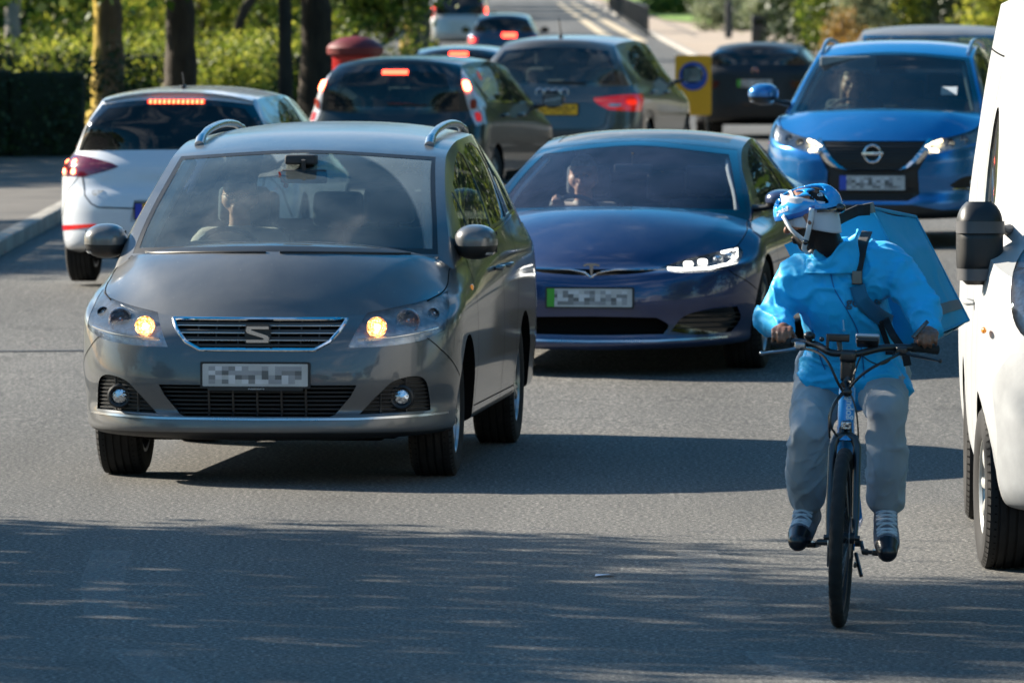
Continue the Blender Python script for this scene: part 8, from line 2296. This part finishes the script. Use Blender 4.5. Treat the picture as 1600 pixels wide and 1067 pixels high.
roadside('bare leaning tree stem among the shrubs', 330, 150, .05, B_DARK, seed=37, Rc=1.8, lean=(.35, 0), h=5)
# low branch hanging by the road
X, Y = XY(610, 150); bush('dark low-hanging branches of a roadside tree above the pillar box', X, Y, 1.9, 1.6, 1.5, L_GREEN, 3500, .12, 44, name='branches', cat='foliage', z0=1.35, stems=True)
# pillar box
X, Y = XY(555, 88); pb = empty('pillar_box', (X, Y, gh(X, Y)), 0, 'red pillar box with a dark domed cap, half hidden behind the teal hatchback', 'post box')
M_RED = mat('post_red', (.42, .012, .01), .4, coat=.3)
g = MB(); T = Matrix.Rotation(R(-90), 4, 'X') @ Matrix.Scale(1.08, 4); g.lathe([(.001, 0), (.26, 0), (.26, -.12), (.225, -.15), (.225, -1.28), (.235, -1.30)], 32, M=T); g.build('box_body', [M_RED], pb)
g = MB(); g.lathe([(.235, -1.30), (.275, -1.32), (.28, -1.38), (.25, -1.42), (.14, -1.48), (.001, -1.50)], 32, M=T); g.build('box_cap', [mat('post_red_dark', (.14, .01, .01), .5)], pb)
g = MB(); g.box((0, -.228, 1.18), (.22, .02, .035), bev=.006); g.build('letter_slot', [M_VOID], pb); g = MB(); g.box((0, -.228, .85), (.20, .012, .26), bev=.004); g.build('notice_plate', [mat('notice_white', (.6, .6, .58), .5)], pb)
# keep-left sign on its yellow board
X, Y = XY(1083, 119); sg = empty('road_sign', (X, Y, gh(X, Y)), R(-3), 'yellow backing board with a blue round keep-left arrow sign', 'road sign')
g = MB(); g.prism(rrect(-.26, .44, .26, 1.30, .04), 0, .02, 'y'); g.build('sign_board', [mat('sign_amber', (1.0, .46, .008), .45, var=.03)], sg)
g = MB(); g.prism(oval(0, 1.0, .205, .205, 32), -.008, -.001, 'y'); g.build('sign_disc', [mat('sign_blue', (.008, .07, .42), .35)], sg)
g = MB(); a = [(0.14, .03), (-.02, .03), (-.02, .085), (-.15, 0), (-.02, -.085), (-.02, -.03), (.14, -.03)]; ca, sa = math.cos(R(40)), math.sin(R(40))
g.prism([(x * ca - z * sa, 1.0 + x * sa + z * ca) for x, z in a], -.014, -.009, 'y'); g.build('arrow', [mat('sign_white', (.8, .8, .8), .4)], sg)
g = MB()
for x in (-.2, .2): g.tube([(x, .03, 0), (x, .03, 1.2)], .018, 8); g.tube([(x, -.2, .02), (x, .25, .02)], .02, 8)
g.build('sign_frame', [M_BLACK], sg)
# railings and post on the right
rl = empty('railing', (0, 0, 0), 0, 'black pedestrian guard railing running up the right side of the far road', 'railing'); g = MB()
def rp(t): return V((5.0 + 1.0 * t, 306 + 210 * t, .08))
g.box((0, 0, .55), (.07, .07, 1.1), bev=.01); po = g.build('post', [M_BLACK], rl); po.location = rp(0); g = MB()
for i in range(1, 43): q_ = po.copy(); COL.objects.link(q_); q_.parent = rl; q_.location = rp(i / 42)

for z in (.12, 1.08): g.tube([rp(0) + V((0, 0, z)), rp(1) + V((0, 0, z))], .03, 6)
g.build('railing_rails', [M_BLACK], rl); g = MB()
for i in range(0, 42 * 3): p = rp(i / (42 * 3)); g.box(p + V((0, 0, .6)), (.016, .03, .94))
g.build('railing_bars', [M_BLACK], rl)
X, Y = XY(1138, 296); lp = empty('street_lamp', (X, Y, .1), 0, 'dark slender lamp post on the far right pavement', 'street lamp'); g = MB(); g.tube([(0, 0, 0), (0, 0, 1.2), (0, 0, 1.25), (0, 0, 6.5)], [.13, .13, .085, .07], 12); g.tube([(0, 0, 6.4), (-.4, 0, 6.9), (-1.2, 0, 7.0)], .05, 8); g.build('post', [M_BLACK], lp); g = MB(); g.box((-1.4, 0, 7.0), (.6, .22, .12), bev=.04); g.build('lamp_head', [M_SATIN], lp)
X, Y = XY(1186, 262); lb = empty('litter_bin', (X, Y, .1), 0, 'black litter bin on the far right pavement', 'bin'); g = MB(); g.box((0, 0, .5), (.5, .5, 1.0), bev=.06); g.build('bin_body', [M_BLACK], lb); g = MB(); g.box((0, -.26, .78), (.3, .02, .14), bev=.01); g.build('bin_mouth', [M_VOID], lb)
# right side shrubs and trees
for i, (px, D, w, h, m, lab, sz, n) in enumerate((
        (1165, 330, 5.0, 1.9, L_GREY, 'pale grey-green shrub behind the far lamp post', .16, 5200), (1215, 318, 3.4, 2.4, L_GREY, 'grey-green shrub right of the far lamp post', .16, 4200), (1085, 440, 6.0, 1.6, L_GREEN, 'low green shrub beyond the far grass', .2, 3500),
        (1262, 236, 2.0, 4.0, L_DARK, 'bush with leaves darkened for the shaded gap above the black saloon', .13, 6000), (1300, 226, 1.7, 4.2, L_GREEN, 'mid green leafy bush left of the russet one', .13, 4600), (1345, 222, 1.7, 4.0, L_GREY, 'soft grey-green bush above the blue crossover', .13, 4600), (1318, 214, .8, 1.6, L_ORANGE, 'russet orange shrub above the blue crossover', .11, 2600),  # darkest bush here stands in for a shaded gap
        (1400, 224, 1.6, 4.2, L_YELLOW, 'yellow-green bush above the slate people carrier', .13, 4600), (1450, 226, 1.8, 4.4, L_DARK, 'dark bush right of the yellow-green one', .13, 5200), (1500, 220, 1.6, 4.2, L_DARK, 'bush with leaves darkened for the shaded gap near the top right', .13, 5200), (1550, 218, 1.5, 4.2, L_YELLOW, 'light green bush next to the van roof', .13, 4600), (1604, 220, 1.8, 4.4, L_GREEN, 'green bush behind the van roof', .13, 4000))):  # dark leaves near the top right stand in for a shaded gap
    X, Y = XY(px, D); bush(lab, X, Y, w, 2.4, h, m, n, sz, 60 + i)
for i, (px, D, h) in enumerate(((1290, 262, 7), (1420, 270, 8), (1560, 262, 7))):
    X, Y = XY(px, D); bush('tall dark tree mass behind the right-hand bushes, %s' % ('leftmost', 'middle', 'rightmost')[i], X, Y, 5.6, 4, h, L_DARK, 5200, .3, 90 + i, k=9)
# far end of the road
for i, (x, y, w) in enumerate(((-9, 330, 10), (-22, 300, 16))):
    bush('dense dark trees on the left of the far road, %s' % ('nearer the road' if i == 0 else 'farther from the road'), x, y, w, 8, 9, L_GREEN, 5000, .45, 110 + i, k=9)
# --- trees that stand outside the frame and shade the road
def sunpos(q, p): return .47 * q + .883 * p, .883 * q - .47 * p
def shade_tree(label, q, p, zc, rq, rz, rd, n, size, seed, m=L_GREEN, r=.25, group=None):
    X, Y = sunpos(q, p); root = empty('tree', (X, Y, .1), math.atan2(.883, .47), label, 'tree', group); rnd = random.Random(seed); g = MB(); trunk(g, (0, 0, 0), zc + rz * .5, r, rnd, limbs=7, crown_r=rq * .7); g.build('trunk', [B_DARK], root, angle=60)
    lumps = [((0, 0, zc), (rq * .86, rd, rz * .86))]
    for i in range(9):
        a = 2 * math.pi * i / 9 + rnd.random() * .4; lumps.append(((math.cos(a) * rq * .72, (rnd.random() - .5) * rd, zc + math.sin(a) * rz * .72), (rq * .26, rd * .6, rz * .30)))
    leaves('crown', lumps, n, size, m, root, seed, surf=.15)
shade_tree('broad tree standing left of the road near the viewer', 28.2, -27.2, 5.0, 4.8, 2.6, 2.0, 31000, .165, 201)
shade_tree('roadside tree left of the white hatchback, outside the picture', 57.6, -45.6, 4.6, 8.0, 1.7, 1.8, 19000, .2, 202)
shade_tree('roadside tree beside the dark clipped hedge, outside the picture', 83.0, -60.0, 5.5, 13.5, 2.9, 2.5, 34000, .28, 203)
for i in range(4): shade_tree('far roadside tree throwing shade over the road', .47 * 2 + .883 * (430 + 52 * i), .883 * 2 - .47 * (430 + 52 * i) - 15, 7.0, 21, 3.6, 3, 3400, 1.0, 220 + i, group='far roadside trees outside the picture')
for i, (x, y, h) in enumerate(((-30, 5, 9), (-31, 30, 10), (-32, 55, 10), (-34, 82, 11), (22, -5, 9), (21, 18, 10), (20, 38, 9), (23, 60, 11), (22, 84, 10), (24, 112, 11), (25, 142, 11), (27, 175, 12))):
    tree('large tree added unseen beside the road to screen the low sky', (x, y, 0), h * .6, .35, L_GREEN if i % 2 else L_DARK, B_DARK, crown_of(h * .58, 6.0, h * .48, 300 + i), 2600, .75, 300 + i, group='large trees added outside the picture against low sky')  # unseen trees added to keep bright low sky out of reflections
for i, (y, w, h) in enumerate(((34, 8, 5), (50, 9, 7), (66, 9, 6), (84, 10, 8), (104, 10, 7), (126, 12, 8), (150, 13, 9), (178, 14, 9))):
    bush('tall dark shrub added unseen beside the road to darken reflections', .0615 * y + 4.2 + w / 2, y, w, w, h * 1.9, L_DARK if i % 2 else L_GREEN, 4600, .5, 500 + i, group='shrubs added outside the picture on the right for reflections', k=8)  # unseen shrubs added so the car flanks reflect dark green
# houses behind the viewer, seen only as reflections in the paint
def house(label, x, y, w, d, h, wall, rz=0):
    root = empty('house', (x, y, 0), rz, label, 'house'); g = MB(); g.box((0, 0, h / 2), (w, d, h)); wl = g.build('wall', [wall], root, smooth=False)
    g = MB(); g.prism([(-d / 2 - .4, h), (d / 2 + .4, h), (0, h + 2.6)], -w / 2 - .3, w / 2 + .3, 'x'); rf = g.build('roof', [mat('roof_slate', (.07, .06, .06), .8, var=.3)], root, smooth=False)
    g = MB(); g.box((w * .3, 0, h + 2.6), (.9, .7, 1.6), bev=.03); g.build('chimney', [wall], rf)
    for z in (1.5, 4.4):
        for xx in np.linspace(-w / 2 + 1.4, w / 2 - 1.4, max(2, int(w / 2.6))):
            if z < 2 and abs(xx) < .8: continue
            g = MB(); g.box((xx, d / 2 + .01, z), (1.15, .08, 1.4), bev=.01); f = g.build('window', [mat('frame_white', (.75, .75, .73), .5)], root); g = MB(); g.box((xx, d / 2 + .045, z), (1.0, .03, 1.25)); g.build('pane', [M_GLOSSBLACK], f)
    g = MB(); g.box((0, d / 2 + .02, 1.05), (.95, .08, 2.1), bev=.02); g.build('door', [mat('door_green', (.02, .08, .05), .4)], root)
house('cream rendered house behind the viewer', 7, -26, 11, 8, 5.8, mat('render_cream', (.72, .66, .54), .9, var=.1)); house('brick house behind the viewer', -9, -28, 13, 8, 5.8, mat('brick_brown', (.30, .15, .09), .9, var=.3, vscale=6)); 
for i, (x, y) in enumerate(((-2, -22), (17, -20), (-20, -18))):
    tree('tree in the front gardens behind the viewer', (x, y, 0), 4, .25, L_GREEN, B_DARK, crown_of(4.6, 2.6, 2.4, 400 + i), 2200, .4, 400 + i, group='garden trees behind the viewer')
